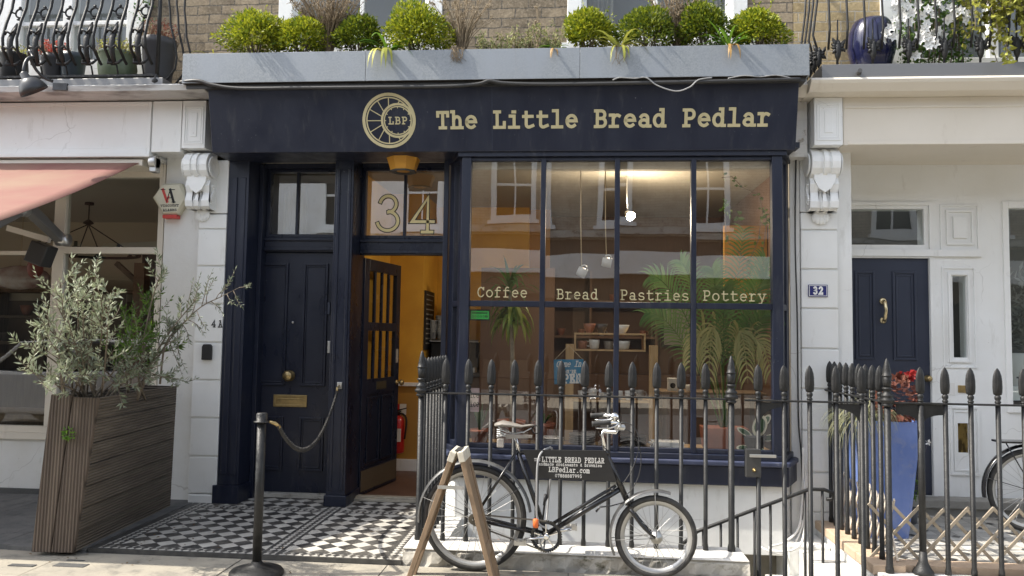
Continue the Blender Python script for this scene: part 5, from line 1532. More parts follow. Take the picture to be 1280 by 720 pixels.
# bars, stem, bell
mb = MB()
mb.tube([yb((0.190, 5.140, 0.759)), yb((0.166, 5.140, 0.877)), yb((0.174, 5.140, 0.898)), yb((0.256, 5.140, 0.892)), yb((0.264, 5.140, 0.911))], [.0125, .0115, .012, .0125, .014], 10); mb.build('stem', 'chrome', bk)
hb = Vector(yb((0.261, 5.140, 0.921)))
mb = MB()
mb.tube([hb + Vector((0, -.03, 0)), hb + Vector((0, .03, 0))], .017, 12)
for s_ in (-1, 1):
    mb.tube(bez(hb, hb + Vector((.02, .10 * s_, .03)), hb + Vector((.05, .23 * s_, .07)), hb + Vector((-.09, .25 * s_, .055)), 10), .0105, 8)
mb.build('handlebar', 'chrome', bk)
for s_ in (-1, 1):
    a, b = hb + Vector((-.05, .25 * s_, .062)), hb + Vector((-.165, .26 * s_, .05))
    mb = MB(); mb.tube([a, a.lerp(b, .1), a.lerp(b, .9), b], [.0135, .0155, .0155, .018], 10); mb.build('grip', 'rubber', bk)
    mb = MB(); mb.tube(bez(hb + Vector((.0, .22 * s_, .055)), hb + Vector((-.02, .23 * s_, .02)), hb + Vector((-.08, .24 * s_, .02)), hb + Vector((-.14, .25 * s_, .025)), 6), .005, 6); mb.build('brake_lever', 'chrome', bk)
mb = MB(); q = (0.239, 5.000, 1.006); mb.lathe([(.0, .028), (.016, .025), (.026, .016), (.030, .004), (.030, 0), (.012, -.008), (.010, -.03)], (q[0], 5.0, q[2]), 16); mb.build('bell', 'chrome', bk)
mb = MB(); q = (0.282, 5.050, 0.947); mb.lathe([(.012, 0), (.02, .008), (.02, .04), (.006, .05)], (q[0] - .02, 5.04, q[2] - .01), 10, 'X'); mb.build('gear_shifter', 'steel', bk)
# cables
mb = MB()
mb.tube(bez(hb + Vector((.02, -.05, .0)), hb + Vector((.16, -.05, .02)), hb + Vector((.22, 0, -.30)), Vector(yb((0.318, 5.100, 0.495), -.03)), 16), .0032, 5)
mb.tube(bez(hb + Vector((.02, .05, .03)), hb + Vector((.20, .05, .06)), hb + Vector((.17, 0, -.22)), Vector(yb((0.287, 5.100, 0.555), -.02)), 16), .0032, 5)
mb.build('brake_cable', 'cable', bk)
mb = MB(); mb.tube([yb((0.131, 5.100, 0.388), -.03), yb((0.156, 5.100, 0.419), -.03), yb((0.222, 5.100, 0.426), -.03), yb((0.298, 5.100, 0.449), -.03)], [.008, .006, .0045, .004], 6); mb.lathe([(.0, .0), (.012, .004), (.012, .02), (.0, .024)], yb((0.237, 5.100, 0.518), -.03), 10); mb.build('brake_arm', 'bikeblack', bk)
# drivetrain (on the near side)
cy = B_Y - .052
mb = MB(); q = (bb[0], cy, bb[2])
rim_band(mb, q, .078, .098, .003, 40)
for i in range(40):
    a = 2 * math.pi * i / 40; mb.box((q[0] + .099 * math.cos(a) - .004, cy - .0015, q[2] + .099 * math.sin(a) - .004), (q[0] + .099 * math.cos(a) + .004, cy + .0015, q[2] + .099 * math.sin(a) + .004))
mb.build('chainring', 'bikeblack', bk)
mb = MB()
for i in range(5):
    a = R(20 + 72 * i); mb.bar((q[0], cy - .004, q[2]), (q[0] + .08 * math.cos(a), cy - .004, q[2] + .08 * math.sin(a)), .006, .018, up=(0, 1, 0))
ped = Vector(((-0.347, 5.050, 0.202)[0], cy - .02, (-0.347, 5.050, 0.202)[2]))
mb.tube([(q[0], cy - .016, q[2]), ped], [.017, .012], 8, flat=.6)
mb.tube([(bb[0], B_Y + .05, bb[2]), (2 * bb[0] - ped.x, B_Y + .07, 2 * bb[2] - ped.z)], [.017, .012], 8)
mb.lathe([(.012, -.085), (.02, -.08), (.02, .06)], bb, 12, 'Y')
mb.build('crank', 'chrome', bk)
for p, s_ in ((ped, -1), (Vector((2 * bb[0] - ped.x, B_Y + .07, 2 * bb[2] - ped.z)), 1)):
    mb = MB(); y0 = p.y; y1 = p.y + s_ * .09
    mb.tube([(p.x, y0, p.z), (p.x, y1, p.z)], .007, 8)
    for dx in (-.032, .032): mb.box((p.x + dx - .006, min(y0, y1) + .012, p.z - .016), (p.x + dx + .006, max(y0, y1), p.z + .016))
    for yy in (y0 + s_ * .015, y1): mb.box((p.x - .026, yy - .003, p.z - .012), (p.x + .026, yy + .003, p.z + .012))
    mb.build('pedal', 'steel', bk)
mb = MB(); mb.lathe([(.034, -.003), (.034, .003)], (rc[0], cy, rc[2]), 20, 'Y')
for s_ in (-1, 1): mb.bar((rc[0], cy, rc[2] + .034 * s_), (q[0], cy, q[2] + .097 * s_), .006, .009)
mb.build('chain', mat('oily_chain', (.16, .15, .13), .5, .6), bk)
# kickstand and lock
mb = MB(); mb.tube([yb((-0.212, 5.100, 0.316), -.03), yb((-0.199, 5.100, 0.438), -.03), yb((-0.183, 5.100, 0.469), -.03), yb((-0.175, 5.100, 0.581), -.03)], [.006, .006, .008, .004], 6); mb.tube([yb((-0.203, 5.100, 0.417), -.03), yb((-0.194, 5.100, 0.489), -.03)], .009, 8); mb.build('gear_cable', 'blackflat', bk)
cl = thing('cable_lock', yb((-0.251, 5.100, 0.528), -.05), 'grey loop cable lock with orange barrel hung around bicycle and railing', 'lock')
loop = [yb((-0.191, 5.080, 0.281), -.06), yb((-0.243, 5.080, 0.329), -.07), yb((-0.250, 5.080, 0.532), -.075), yb((-0.247, 5.080, 0.685), -.07), yb((-0.228, 5.080, 0.752), -.04), yb((-0.187, 5.100, 0.775), .02), yb((-0.159, 5.200, 0.746), .14), (-0.169, 5.39, 0.582), (-0.193, 5.40, 0.311), yb((-0.195, 5.200, 0.252), .1), yb((-0.200, 5.100, 0.154), -.05), yb((-0.220, 5.080, 0.179), -.06), yb((-0.221, 5.080, 0.254), -.06)]
sm = []
for i in range(len(loop) - 1):
    p0, p1, p2, p3 = (Vector(loop[max(0, i - 1)]), Vector(loop[i]), Vector(loop[i + 1]), Vector(loop[min(len(loop) - 1, i + 2)]))
    for k in range(5):
        t = k / 5; sm.append(.5 * ((2 * p1) + (p2 - p0) * t + (2 * p0 - 5 * p1 + 4 * p2 - p3) * t * t + (3 * p1 - p0 - 3 * p2 + p3) * t ** 3))
mb = MB(); mb.tube(sm, .0065, 8); mb.build('cable', 'cablegrey', cl)
q = (-0.254, 5.050, 0.311); mb = MB(); mb.lathe([(.012, -.028), (.018, -.024), (.018, .024), (.012, .028)], (q[0], B_Y - .075, q[2]), 14); mb.build('barrel', 'orange', cl)

# second bicycle in the porch at the right edge
b2 = thing('bicycle', (3.9, 6.62, 0), 'dark bicycle leaning in the porch at the right edge of the picture', 'bicycle')
c2 = (3.600, 6.6, .345); f2 = (c2[0] + 1.05, 6.6, .345)
wheel(b2, c2, .33, tyre=.022); wheel(b2, f2, .33, tyre=.022); guard(b2, c2, .35, 20, 190, 'bikeblack')
mb = MB(); s_t = (c2[0] + .36, 6.6, .85); b_b = (c2[0] + .47, 6.6, .29); h_t = (c2[0] + .86, 6.6, .88); h_b = (c2[0] + .9, 6.6, .74)
mb.tube([s_t, b_b], .015); mb.tube([s_t, h_t], .014); mb.tube([b_b, h_b], .017); mb.tube([h_t, h_b], .019)
for s_ in (-1, 1): mb.tube([s_t, (c2[0], 6.6 + .05 * s_, c2[2])], .008); mb.tube([b_b, (c2[0], 6.6 + .05 * s_, c2[2])], .01); mb.tube([h_b, (f2[0], 6.6 + .05 * s_, f2[2])], .012)
mb.build('frame', 'bikeblack', b2)
mb = MB(); mb.box((c2[0] - .25, 6.53, .72), (c2[0] + .22, 6.67, .735)); mb.tube([(c2[0] - .2, 6.55, .72), (c2[0], 6.55, .36)], .005); mb.tube([(c2[0] + .2, 6.55, .72), (c2[0], 6.55, .36)], .005); mb.build('rack', 'bikeblack', b2)
mb = MB(); mb.tube([(s_t[0] - .1, 6.6, .95), (s_t[0], 6.6, .955), (s_t[0] + .16, 6.6, .95)], [.07, .06, .02], 10, flat=.35); mb.tube([(s_t[0], 6.6, .94), s_t], .012); mb.build('saddle', 'blackflat', b2)
mb = MB(); mb.tube([h_t, (h_t[0] - .02, 6.6, 1.0), (h_t[0] - .02, 6.4, 1.03), (h_t[0] - .15, 6.34, 1.02)], .011); mb.tube([(h_t[0] - .02, 6.6, 1.0), (h_t[0] - .02, 6.8, 1.03), (h_t[0] - .15, 6.86, 1.02)], .011); mb.build('handlebar', 'chrome', b2)
mb = MB(); rim_band(mb, (b_b[0], 6.55, b_b[2]), .07, .095, .004, 30); mb.tube([(b_b[0], 6.55, b_b[2]), (b_b[0] - .15, 6.54, b_b[2] + .06)], .012); mb.build('crank', 'steel', b2)

# ================================================================== WOODEN PLANTER (tall trough)
pl = thing('planter', (-3.5, 5.8, 0), 'tall brown ribbed timber planter holding a silvery shrub', 'planter')
ftl, ftr, fbl, fbr = Vector((-3.61, 5.13, 1.045)), Vector((-3.27, 5.145, 1.04)), Vector((-3.665, 5.10, 0)), Vector((-3.375, 5.115, 0))
btr, bbr = Vector((-3.461, 6.530, 1.020)), Vector((-3.475, 6.53, 0)); btr.z = 1.03
btl, bbl = btr + (ftl - ftr), bbr + (fbl - fbr)
def quadslab(a, b, c, d, th, nrm):
    n_ = Vector(nrm).normalized() * th
    mb = MB(); mb.hexa([tuple(a), tuple(b), tuple(b + n_), tuple(a + n_), tuple(d), tuple(c), tuple(c + n_), tuple(d + n_)]); return mb
for u0, u1, dz in ((0, .455, .012), (.475, 1, 0)):
    a, b, c, d = fbl.lerp(fbr, u0), fbl.lerp(fbr, u1), ftl.lerp(ftr, u1), ftl.lerp(ftr, u0)
    c = c + Vector((0, 0, dz)); d = d + Vector((.008 if u0 == 0 else 0, 0, dz))
    quadslab(a, b, c, d, .028, (0, -1, 0)).build('front_board', 'deckx', pl, bevel=.004)
for k, (v0, v1) in enumerate(((0, .125), (.13, .27), (.275, .415), (.42, .56), (.565, .70), (.705, .85), (.855, 1.0))):
    a, b = fbr.lerp(ftr, v0), bbr.lerp(btr, v0); c, d = bbr.lerp(btr, v1), fbr.lerp(ftr, v1)
    quadslab(a, b, c, d, .024, (-1, 0, 0)).build('side_board', 'decky', pl, bevel=.003)
quadslab(fbl, bbl, btl, ftl, .024, (1, 0, 0)).build('side_board', 'decky', pl)
quadslab(bbl, bbr, btr, btl, .024, (0, -1, 0)).build('back_board', 'decky', pl)
z_ = Vector((0, 0, -.07))
mb = MB(); mb.quad(tuple(ftl + z_), tuple(ftr + z_), tuple(btr + z_), tuple(btl + z_)); mb.build('soil', 'soil', pl)

# ================================================================== ALARM BOX, ENTRY BOX, BELL
al = thing('alarm_box', (-3.708, 6.740, 2.698), 'ivory hexagonal alarm box with red base on the white pier', 'alarm')
hx = [(-3.865, 6.720, 2.717), (-3.780, 6.720, 2.846), (-3.605, 6.720, 2.849), (-3.528, 6.720, 2.710), (-3.616, 6.720, 2.563), (-3.759, 6.720, 2.556)]
mb = MB(); o = len(mb.v); cxx = sum(p[0] for p in hx) / 6; czz = sum(p[2] for p in hx) / 6
for k, yy in ((1., 6.779), (1., 6.725), (.86, 6.70)): mb.v += [(cxx + (p[0] - cxx) * k, yy, czz + (p[2] - czz) * k) for p in hx]
for l_ in range(2):
    for i in range(6): mb.f.append((6 * l_ + i, 6 * l_ + (i + 1) % 6, 6 * l_ + 6 + (i + 1) % 6, 6 * l_ + 6 + i)); mb.sm.append(False); mb.mi.append(0)
mb.f.append(tuple(range(12, 18))); mb.sm.append(False); mb.mi.append(0)
mb.build('casing', 'ivory', al, bevel=.004)
mb = MB(); q0, q1 = (-3.758, 6.720, 2.526), (-3.623, 6.720, 2.563); mb.box((q0[0], 6.703, q0[2]), (q1[0], 6.775, q1[2] - .004)); mb.build('strobe', 'alarmred', al, bevel=.006)
mb = MB(); V0 = Vector((0, 6.6995, 0)); lt = (-3.761, 6.700, 2.669); s_ = .0069
ribbon(mb, [(lt[0] + 0 * s_, lt[2] + 17 * s_), (lt[0] + 6.5 * s_, lt[2] + 1 * s_)], V0, Vector((1, 0, 0)), Vector((0, 0, 1)), Vector((0, -1, 0)), .012, .0015, 0)
ribbon(mb, [(lt[0] + 6.5 * s_, lt[2] + 1 * s_), (lt[0] + 8.5 * s_, lt[2] + 8 * s_)], V0, Vector((1, 0, 0)), Vector((0, 0, 1)), Vector((0, -1, 0)), .006, .0015, .0003)
mb.build('emblem', 'alarmred', al)
mb = MB()
ribbon(mb, [(lt[0] + 10 * s_, lt[2] + 17 * s_), (lt[0] + 15.5 * s_, lt[2] + .5 * s_)], V0, Vector((1, 0, 0)), Vector((0, 0, 1)), Vector((0, -1, 0)), .011, .0015, .0006)
for pp in ([(5.5, .8), (9.8, 15.5)], [(13, .5), (18, .5)], [(8, 6), (13, 6)], [(-2.5, 17), (3, 17)], [(12, 17), (16, 17)]):
    ribbon(mb, [(lt[0] + a * s_, lt[2] + b * s_) for a, b in pp], V0, Vector((1, 0, 0)), Vector((0, 0, 1)), Vector((0, -1, 0)), .0035, .0015, .0009)
mb.build('emblem', 'blackflat', al)
lettering('VISCOUNT', (-3.777, 6.700, 2.629), (-3.604, 6.700, 2.633), .018, .0042, 'blackflat', 'lettering', al, dep=.0012)
lettering('ALARMS', (-3.753, 6.700, 2.589), (-3.621, 6.700, 2.593), .018, .0042, 'blackflat', 'lettering', al, dep=.0012)

q = (-3.281, 6.710, 1.325)
mb = MB(); mb.prism([(q[0] - .044, q[2] - .07), (q[0] + .044, q[2] - .07), (q[0] + .044, q[2] + .05), (q[0] + .03, q[2] + .07), (q[0] - .03, q[2] + .07), (q[0] - .044, q[2] + .05)], 'XZ', 6.675, 6.709)
mb.build('entry_box', 'blackflat', label='small matt black key box with rounded top on the white pilaster', cat='box', bevel=.006)
bl_ = thing('door_bell', (-3.030, 6.950, 1.472), 'small silver intercom bell beside the closed navy door', 'bell')
q = (-3.025, 6.940, 1.472); mb = MB(); mb.box((q[0] - .03, 6.925, q[2] - .045), (q[0] + .025, 6.949, q[2] + .045)); mb.build('plate', 'steel', bl_, bevel=.004)
mb = MB(); mb.box((q[0] - .018, 6.92, q[2] + .045), (q[0] + .012, 6.948, q[2] + .085)); mb.lathe([(.008, 0), (.008, -.004)], (q[0], 6.925, q[2] - .02), 10, 'Y'); mb.build('button', 'blackflat', bl_)

# ================================================================== WALL LAMP, AWNING
wl = thing('wall_lamp', (-4.493, 6.240, 3.613), 'dark gooseneck lamp with bell shade above the red awning', 'lamp')
b0 = Vector((-4.479, 6.220, 3.606))
gp = bez(b0 + Vector((-.02, -.03, .02)), b0 + Vector((-.16, -.14, .02)), b0 + Vector((-.12, -.28, .34)), Vector((-4.529, 5.980, 3.758)), 10)[:-1] + bez((-4.529, 5.980, 3.758), (-4.542, 5.940, 3.764), (-4.558, 5.900, 3.702), (-4.533, 5.880, 3.588), 6)
mb = MB(); mb.tube(gp, .0125, 10); mb.bar(b0 + Vector((-.06, .03, -.005)), b0 + Vector((.07, .03, -.01)), .02, .06); mb.build('arm', 'lampgrey', wl)
ax = Vector((.36, .40, -.85)).normalized()
Ms = Matrix.Translation((-4.537, 5.880, 3.595)) @ ax.to_track_quat('Z', 'Y').to_matrix().to_4x4()
mb = MB(); mb.lathe([(.012, -.01), (.03, 0), (.034, .04), (.055, .055), (.085, .085), (.105, .13), (.112, .165), (.108, .165), (.098, .13), (.05, .07), (.0, .06)], n=28, M=Ms, cap=False); mb.build('shade', 'lampgrey', wl)
mb = MB(); mb.ball(Ms @ Vector((0, 0, .10)), .03, 10, 8); mb.build('bulb', 'platewhite', wl)
aw = thing('awning', (-6, 6.0, 2.6), 'faded red canvas awning sloping out over the left shop window', 'awning')
AX = -3.899; az0 = ZF0 - .05; ya, za = 6.60, az0; yf, zf = 4.72, 2.15
mb = MB(); o = 0; nx, ny = 30, 14
for j in range(ny + 1):
    for i in range(nx + 1):
        u, v = i / nx, j / ny
        sag = -.03 * math.sin(math.pi * v)
        mb.v.append((AX - 5 * (1 - u), ya + (yf - ya) * v, za + (zf - za) * v + sag))
for j in range(ny):
    for i in range(nx):
        a = j * (nx + 1) + i; mb.f.append((a, a + 1, a + nx + 2, a + nx + 1)); mb.sm.append(True); mb.mi.append(0)
can = mb.build('canopy', 'awning', aw)
sd = can.modifiers.new('thickness', 'SOLIDIFY'); sd.thickness = .003
mb = MB(); mb.box((-9, yf - .02, zf - .2), (AX, yf - .005, zf)); mb.tube([(-9, yf, zf), (AX + .01, yf, zf)], .03); mb.build('valance', 'awning', aw)
mb = MB(); mb.box((-9, 6.53, az0 - .06), (AX + .03, 6.80, az0 - .002)); mb.tube([(-9, 6.62, az0 + .02), (AX + .02, 6.62, az0 + .02)], .035, 12); mb.build('cassette', 'cream', aw, bevel=.006)
mb = MB(); q = (-3.773, 6.560, 3.005); mb.lathe([(.0, -.03), (.06, -.03), (.06, .03), (.0, .03)], q, 14, 'X'); mb.box((q[0] - .03, q[1] - .03, q[2] - .09), (q[0] + .03, q[1] + .05, q[2] + .04)); mb.build('end_bracket', 'steel', aw, bevel=.006)
mb = MB()
mb.bar((-4.574, 6.500, 2.304), (-4.233, 5.600, 2.445), .075, .085); mb.bar((-4.252, 5.600, 2.421), (-4.109, 4.900, 2.098), .05, .06)
mb.build('arm', 'greymetal', aw, bevel=.01)
mb = MB(); mb.lathe([(.0, -.05), (.055, -.05), (.055, .05), (.0, .05)], (-4.537, 6.480, 2.295), 16, 'X'); mb.lathe([(.0, -.06), (.05, -.06), (.05, .06), (.0, .06)], (-4.246, 5.550, 2.412), 16, 'Y'); mb.build('arm_joint', 'steel', aw)
mb = MB(); q = (-4.725, 6.450, 2.170); mb.box((q[0] - .09, 6.4, q[2] - .10), (q[0] + .08, 6.55, q[2] + .09), Matrix.Translation(q) @ Matrix.Rotation(R(20), 4, 'Y') @ Matrix.Translation(-Vector(q))); mb.build('motor_box', 'darkmetal', aw, bevel=.01)
mb = MB(); mb.bar((-5.233, 6.700, 2.430), (-4.750, 6.600, 2.309), .03, .05); mb.build('strut', 'cream', aw)

# ================================================================== ZINC TROUGH
tr = thing('window_trough', (-.8, 6.4, 3.64), 'long galvanised zinc planting trough above the navy sign board', 'planter')
TX0, TX1, TY, TZ0, TZ1 = -3.357, 1.809, 6.2, 3.600, 3.854
xs_ = [TX0, -1.773, -0.001, TX1]
for a, b in zip(xs_, xs_[1:]):
    mb = MB(); mb.box((a + .0015, TY, TZ0), (b - .0015, TY + .012, TZ1)); mb.box((a + .0015, TY + .012, TZ1 - .012), (b - .0015, TY + .03, TZ1)); mb.build('front_panel', 'zinc', tr, bevel=.002)
mb = MB(); mb.box((TX0, TY + .0125, TZ0), (TX0 + .012, 6.62, TZ1)); mb.box((TX1 - .012, TY + .0125, TZ0), (TX1, 6.62, TZ1)); mb.box((TX0, 6.608, TZ0), (TX1, 6.62, TZ1)); mb.build('end_panel', 'zinc', tr)
mb = MB(); mb.box((TX0 + .013, TY + .03, TZ0), (TX1 - .013, 6.607, TZ1 - .03)); mb.build('soil', 'soil', tr)
mb = MB(); mb.box((TX0 + .02, TY + .04, TZ0 - .035), (TX1 - .02, 6.7, TZ0 - .001)); mb.build('bearer', 'darkmetal', tr)
# cables along the fascia
def cable(nm, pts, r, m, label):
    sm = []
    for i in range(len(pts) - 1):
        p0, p1, p2, p3 = (Vector(pts[max(0, i - 1)]), Vector(pts[i]), Vector(pts[i + 1]), Vector(pts[min(len(pts) - 1, i + 2)]))
        for k in range(6):
            t = k / 6; sm.append(.5 * ((2 * p1) + (p2 - p0) * t + (2 * p0 - 5 * p1 + 4 * p2 - p3) * t * t + (3 * p1 - p0 - 3 * p2 + p3) * t ** 3))
    sm.append(Vector(pts[-1]))
    mb = MB(); mb.tube(sm, r, 8); return mb.build(nm, m, label=label, cat='cable')
cable('cable', [(-3.382, 6.220, 3.614), (-3.217, 6.200, 3.619), (-3.089, 6.200, 3.583), (-2.844, 6.200, 3.549), (-2.292, 6.200, 3.546), (-1.613, 6.200, 3.544), (-1.078, 6.200, 3.545), (-0.827, 6.200, 3.562), (-0.736, 6.200, 3.587), (-0.617, 6.200, 3.566), (-0.290, 6.200, 3.552), (0.226, 6.200, 3.552), (1.113, 6.200, 3.560), (1.733, 6.200, 3.569)], .016, 'cable', 'thick black cable sagging along the top edge of the sign board')
cable('cable', [(0.264, 6.200, 3.581), (0.322, 6.200, 3.600), (0.437, 6.200, 3.592), (0.530, 6.180, 3.590), (0.618, 6.170, 3.521), (0.763, 6.170, 3.474), (0.870, 6.170, 3.505), (0.940, 6.180, 3.566), (1.050, 6.200, 3.590)], .0055, 'cablegrey', 'thin grey cable drooping in a loop over the sign board')
cable('cable', [(1.175, 6.200, 3.582), (1.298, 6.190, 3.600), (1.424, 6.200, 3.592), (1.546, 6.190, 3.600), (1.672, 6.200, 3.576)], .005, 'cablegrey', 'short grey cable arched along the sign board near its right end')
cable('cable', [(1.873, 6.700, 3.729), (1.857, 6.700, 3.382), (1.839, 6.715, 3.040), (1.827, 6.715, 2.355), (1.839, 6.715, 1.679), (1.841, 6.710, 0.880), (1.858, 6.710, 0.617), (1.869, 6.710, 0.355), (1.864, 6.700, 0.031)], .0065, 'cable', 'black cable running down the pier right of the bay window')
cable('cable', [(1.847, 6.600, 0.632), (1.837, 6.600, 0.245), (1.777, 6.500, 0.011), (1.638, 6.400, -0.081), (1.503, 6.300, -0.097), (1.527, 6.200, -0.100), (1.646, 6.200, -0.090), (1.751, 6.300, -0.039), (1.834, 6.500, 0.139), (1.851, 6.600, 0.374)], .009, 'cablewhite', 'white cable looping loosely below the right end of the bay')
cable('cable', [(1.864, 6.620, 0.500), (1.862, 6.600, 0.182), (1.789, 6.500, -0.020), (1.668, 6.400, -0.154), (1.539, 6.300, -0.145), (1.473, 6.300, -0.117), (1.442, 6.350, -0.106)], .007, 'cablewhite', 'white cable end trailing left across the lightwell')

# ================================================================== PORCH LANTERN
ln = thing('ceiling_lantern', (-1.537, 6.600, 3.055), 'amber octagonal ceiling lantern under the sign board at the open doorway', 'lantern')
q = (-1.541, 6.620, 3.031); zt_ = 3.084
mb = MB(); zb_ = 2.942; zm_ = 3.055
mb.lathe([(.15, zm_), (.112, zb_)], (q[0], 6.66, 0), 8, smooth=False); mb.build('glass', 'amber', ln)
mb = MB(); mb.lathe([(.135, zt_), (.155, zm_ + .02), (.155, zm_ + .001)], (q[0], 6.66, 0), 8, smooth=False); mb.build('top', mat('ochre_tin', (.45, .24, .06), .5), ln)
mb = MB(); mb.lathe([(.118, zb_ - .0005), (.118, zb_ - .012), (.10, zb_ - .014), (.06, zb_ - .004)], (q[0], 6.66, 0), 8, smooth=False, cap=False); mb.build('base_ring', 'darkmetal', ln)

# ================================================================== BLUE POT, TRELLIS
bp = thing('tall_pot', (2.385, 6.42, .012), 'tall square blue glazed pot with wavy grass and red plant', 'pot')
mb = MB()
def sqring(hx_, z, cx_=2.385, cy_=6.42, r=.03):
    pts = []
    for sx_, sy2 in ((1, 1), (-1, 1), (-1, -1), (1, -1)):
        for a in (0, 45, 90):
            aa = R(a + {(1, 1): 0, (-1, 1): 90, (-1, -1): 180, (1, -1): 270}[(sx_, sy2)])
            pts.append((cx_ + sx_ * (hx_ - r) + r * math.cos(aa), cy_ + sy2 * (hx_ - r) + r * math.sin(aa), z))
    return pts
rings = [(.155, .012), (.165, .1), (.23, .86), (.236, .9), (.205, .9), (.20, .84)]
for hx_, z in rings: mb.v += sqring(hx_, z)
for l_ in range(len(rings) - 1):
    for i in range(12): mb.f.append((12 * l_ + i, 12 * l_ + (i + 1) % 12, 12 * l_ + 12 + (i + 1) % 12, 12 * l_ + 12 + i)); mb.sm.append(False); mb.mi.append(0)
mb.build('body', 'bluepot', bp)
mb = MB(); mb.v += sqring(.202, .85); mb.f.append(tuple(range(12))); mb.sm.append(False); mb.mi.append(0); mb.build('soil', 'soil', bp)
def trellis(nm, p0, p1, h, n_, label, m='trellis'):
    t = thing(nm, p0, label, 'trellis')
    p0 = Vector(p0); p1 = Vector(p1); d = (p1 - p0); u = d.normalized(); side = u.cross(Vector((0, 0, 1)))
    st_ = d.length / n_
    for i in range(-1, n_ + 1):
        for s_, off in ((1, .008), (-1, -.008)):
            a = p0 + u * (st_ * (i + .5) - s_ * st_ * 1.0); b = p0 + u * (st_ * (i + .5) + s_ * st_ * 1.0)
            a += side * off + Vector((0, 0, .01)); b += side * off + Vector((0, 0, h + rnd.uniform(-.02, .02)))
            mb = MB(); mb.bar(a, b, .022, .010, up=side); mb.build('slat', m, t, bevel=.002)
trellis('willow_trellis', (2.27, 5.66, .01), (3.75, 5.66, .01), .36, 9, 'grey expanding lattice trellis standing along the front of the path')
trellis('willow_trellis', (2.16, 6.62, .02), (2.16, 5.74, .02), .42, 7, 'pale expanding lattice trellis along the side railing by the blue pot', mat('pale_willow', (.58, .52, .44), .85))

# ================================================================== INSIDE THE BAKERY
# fire extinguisher and its sign
fe = thing('fire_extinguisher', (-1.90, 8.5, .20), 'red fire extinguisher hung on the hallway wall under its sign', 'extinguisher')
q = (-1.947, 8.470, 0.443)
mb = MB(); z0_, z1_ = 0.217, 0.625; mb.lathe([(.06, z0_), (.072, z0_ + .015), (.072, z1_ - .06), (.05, z1_ - .015), (.02, z1_)], (q[0], 8.47, 0), 18); mb.build('cylinder', 'red', fe)
mb = MB(); mb.lathe([(.018, z1_), (.018, z1_ + .03), (.03, z1_ + .035), (.03, z1_ + .05)], (q[0], 8.47, 0), 10); mb.bar((q[0] - .02, 8.47, z1_ + .05), (q[0] + .09, 8.46, z1_ + .08), .02, .012); mb.tube(bez((q[0] + .02, 8.46, z1_ + .02), (q[0] + .13, 8.44, z1_ + .02), (q[0] + .10, 8.42, z1_ - .1), (q[0] + .085, 8.42, z1_ - .25), 8), .011, 7); mb.build('valve', 'blackflat', fe)
mb = MB(); mb.box((q[0] - .04, 8.392, z0_ + .13), (q[0] + .05, 8.399, z0_ + .27)); mb.build('label_band', 'paper', fe)
sg_ = thing('safety_sign', (-1.949, 8.510, 0.691), 'small red and green safety sign above the fire extinguisher', 'sign')
q0, q1 = (-2.016, 8.515, 0.628), (-1.871, 8.515, 0.745)
mb = MB(); mb.box((q0[0], 8.51, q0[2]), ((q0[0] + q1[0]) / 2, 8.518, q1[2])); mb.build('red_half', 'red', sg_)
mb = MB(); mb.box(((q0[0] + q1[0]) / 2, 8.51, q0[2]), (q1[0], 8.518, q1[2])); mb.build('white_half', 'paper', sg_)
mb = MB(); qm = (q0[0] + q1[0]) / 2
mb.box((q0[0] + .02, 8.507, q0[2] + .03), (q0[0] + .05, 8.5095, q1[2] - .03)); mb.build('pictogram', 'paper', sg_)
# menu board on hall wall
mn = thing('menu_board', (-1.790, 8.900, 1.681), 'tall black menu board on the ochre hall wall', 'board')
q0, q1 = (-1.796, 8.650, 1.342), (-1.812, 8.650, 2.009)
mb = MB(); mb.box((-1.719, 8.62, q0[2]), (-1.70, 9.15, q1[2])); mb.build('panel', 'blackflat', mn)
mb = MB()
for i in range(11):
    z = q1[2] - .05 - i * .055; mb.box((-1.6995, 8.66, z), (-1.698, 9.1 - (i % 3) * .06, z + .012))
mb.build('chalk_lines', mat('chalk', (.35, .34, .32), .9), mn)
# service counter with coffee machine and paper cups
co = thing('counter', (-1.0, 8.9, 0), 'dark service counter at the back of the hallway', 'counter')
mb = MB(); mb.box((-1.68, 8.75, .012), (-1.0, 9.35, 1.05)); mb.build('body', 'brownwall', co, bevel=.006)
mb = MB(); mb.box((-1.70, 8.72, 1.051), (-.98, 9.38, 1.09)); mb.build('worktop', 'darkmetal', co, bevel=.006)
cm = thing('coffee_machine', (-1.1, 9.0, 1.09), 'black coffee machine with paper cups stacked on its top', 'machine')
cz = 1.453
mb = MB(); mb.box((-1.68, 8.86, 1.092), (-1.12, 9.3, cz - .02)); mb.build('body', 'blackflat', cm, bevel=.012)
mb = MB(); mb.box((-1.68, 8.80, cz - .018), (-1.12, 9.32, cz)); mb.tube([(-1.66, 8.79, cz + .0), (-1.12, 8.79, cz + .0)], .008); mb.build('cup_tray', 'steel', cm)
mb = MB(); mb.box((-1.66, 8.72, 1.092), (-1.14, 8.859, 1.15)); mb.build('drip_tray', 'steel', cm, bevel=.005)
for dx in (.14, .36):
    mb = MB(); mb.lathe([(.036, 1.31), (.036, 1.36), (.02, 1.365)], (-1.42 + dx, 8.81, 0), 12); mb.tube([(-1.42 + dx, 8.78, 1.335), (-1.42 + dx, 8.66, 1.325)], .012, 8); mb.build('group_head', 'steel', cm)
mb = MB()
for k in range(7): mb.lathe([(.030, .0 + .022 * k), (.041, .022 * k + .09), (.044, .022 * k + .09), (.043, .022 * k + .097)], n=14)
cup = mb.build('paper_cup_stack', 'paper', local=True, label='stack of white paper cups on the coffee machine', cat='cups', group='paper cup stacks on the coffee machine')
cup.location = (-1.670, 8.950, 1.526); cup.location.z = cz + .0005
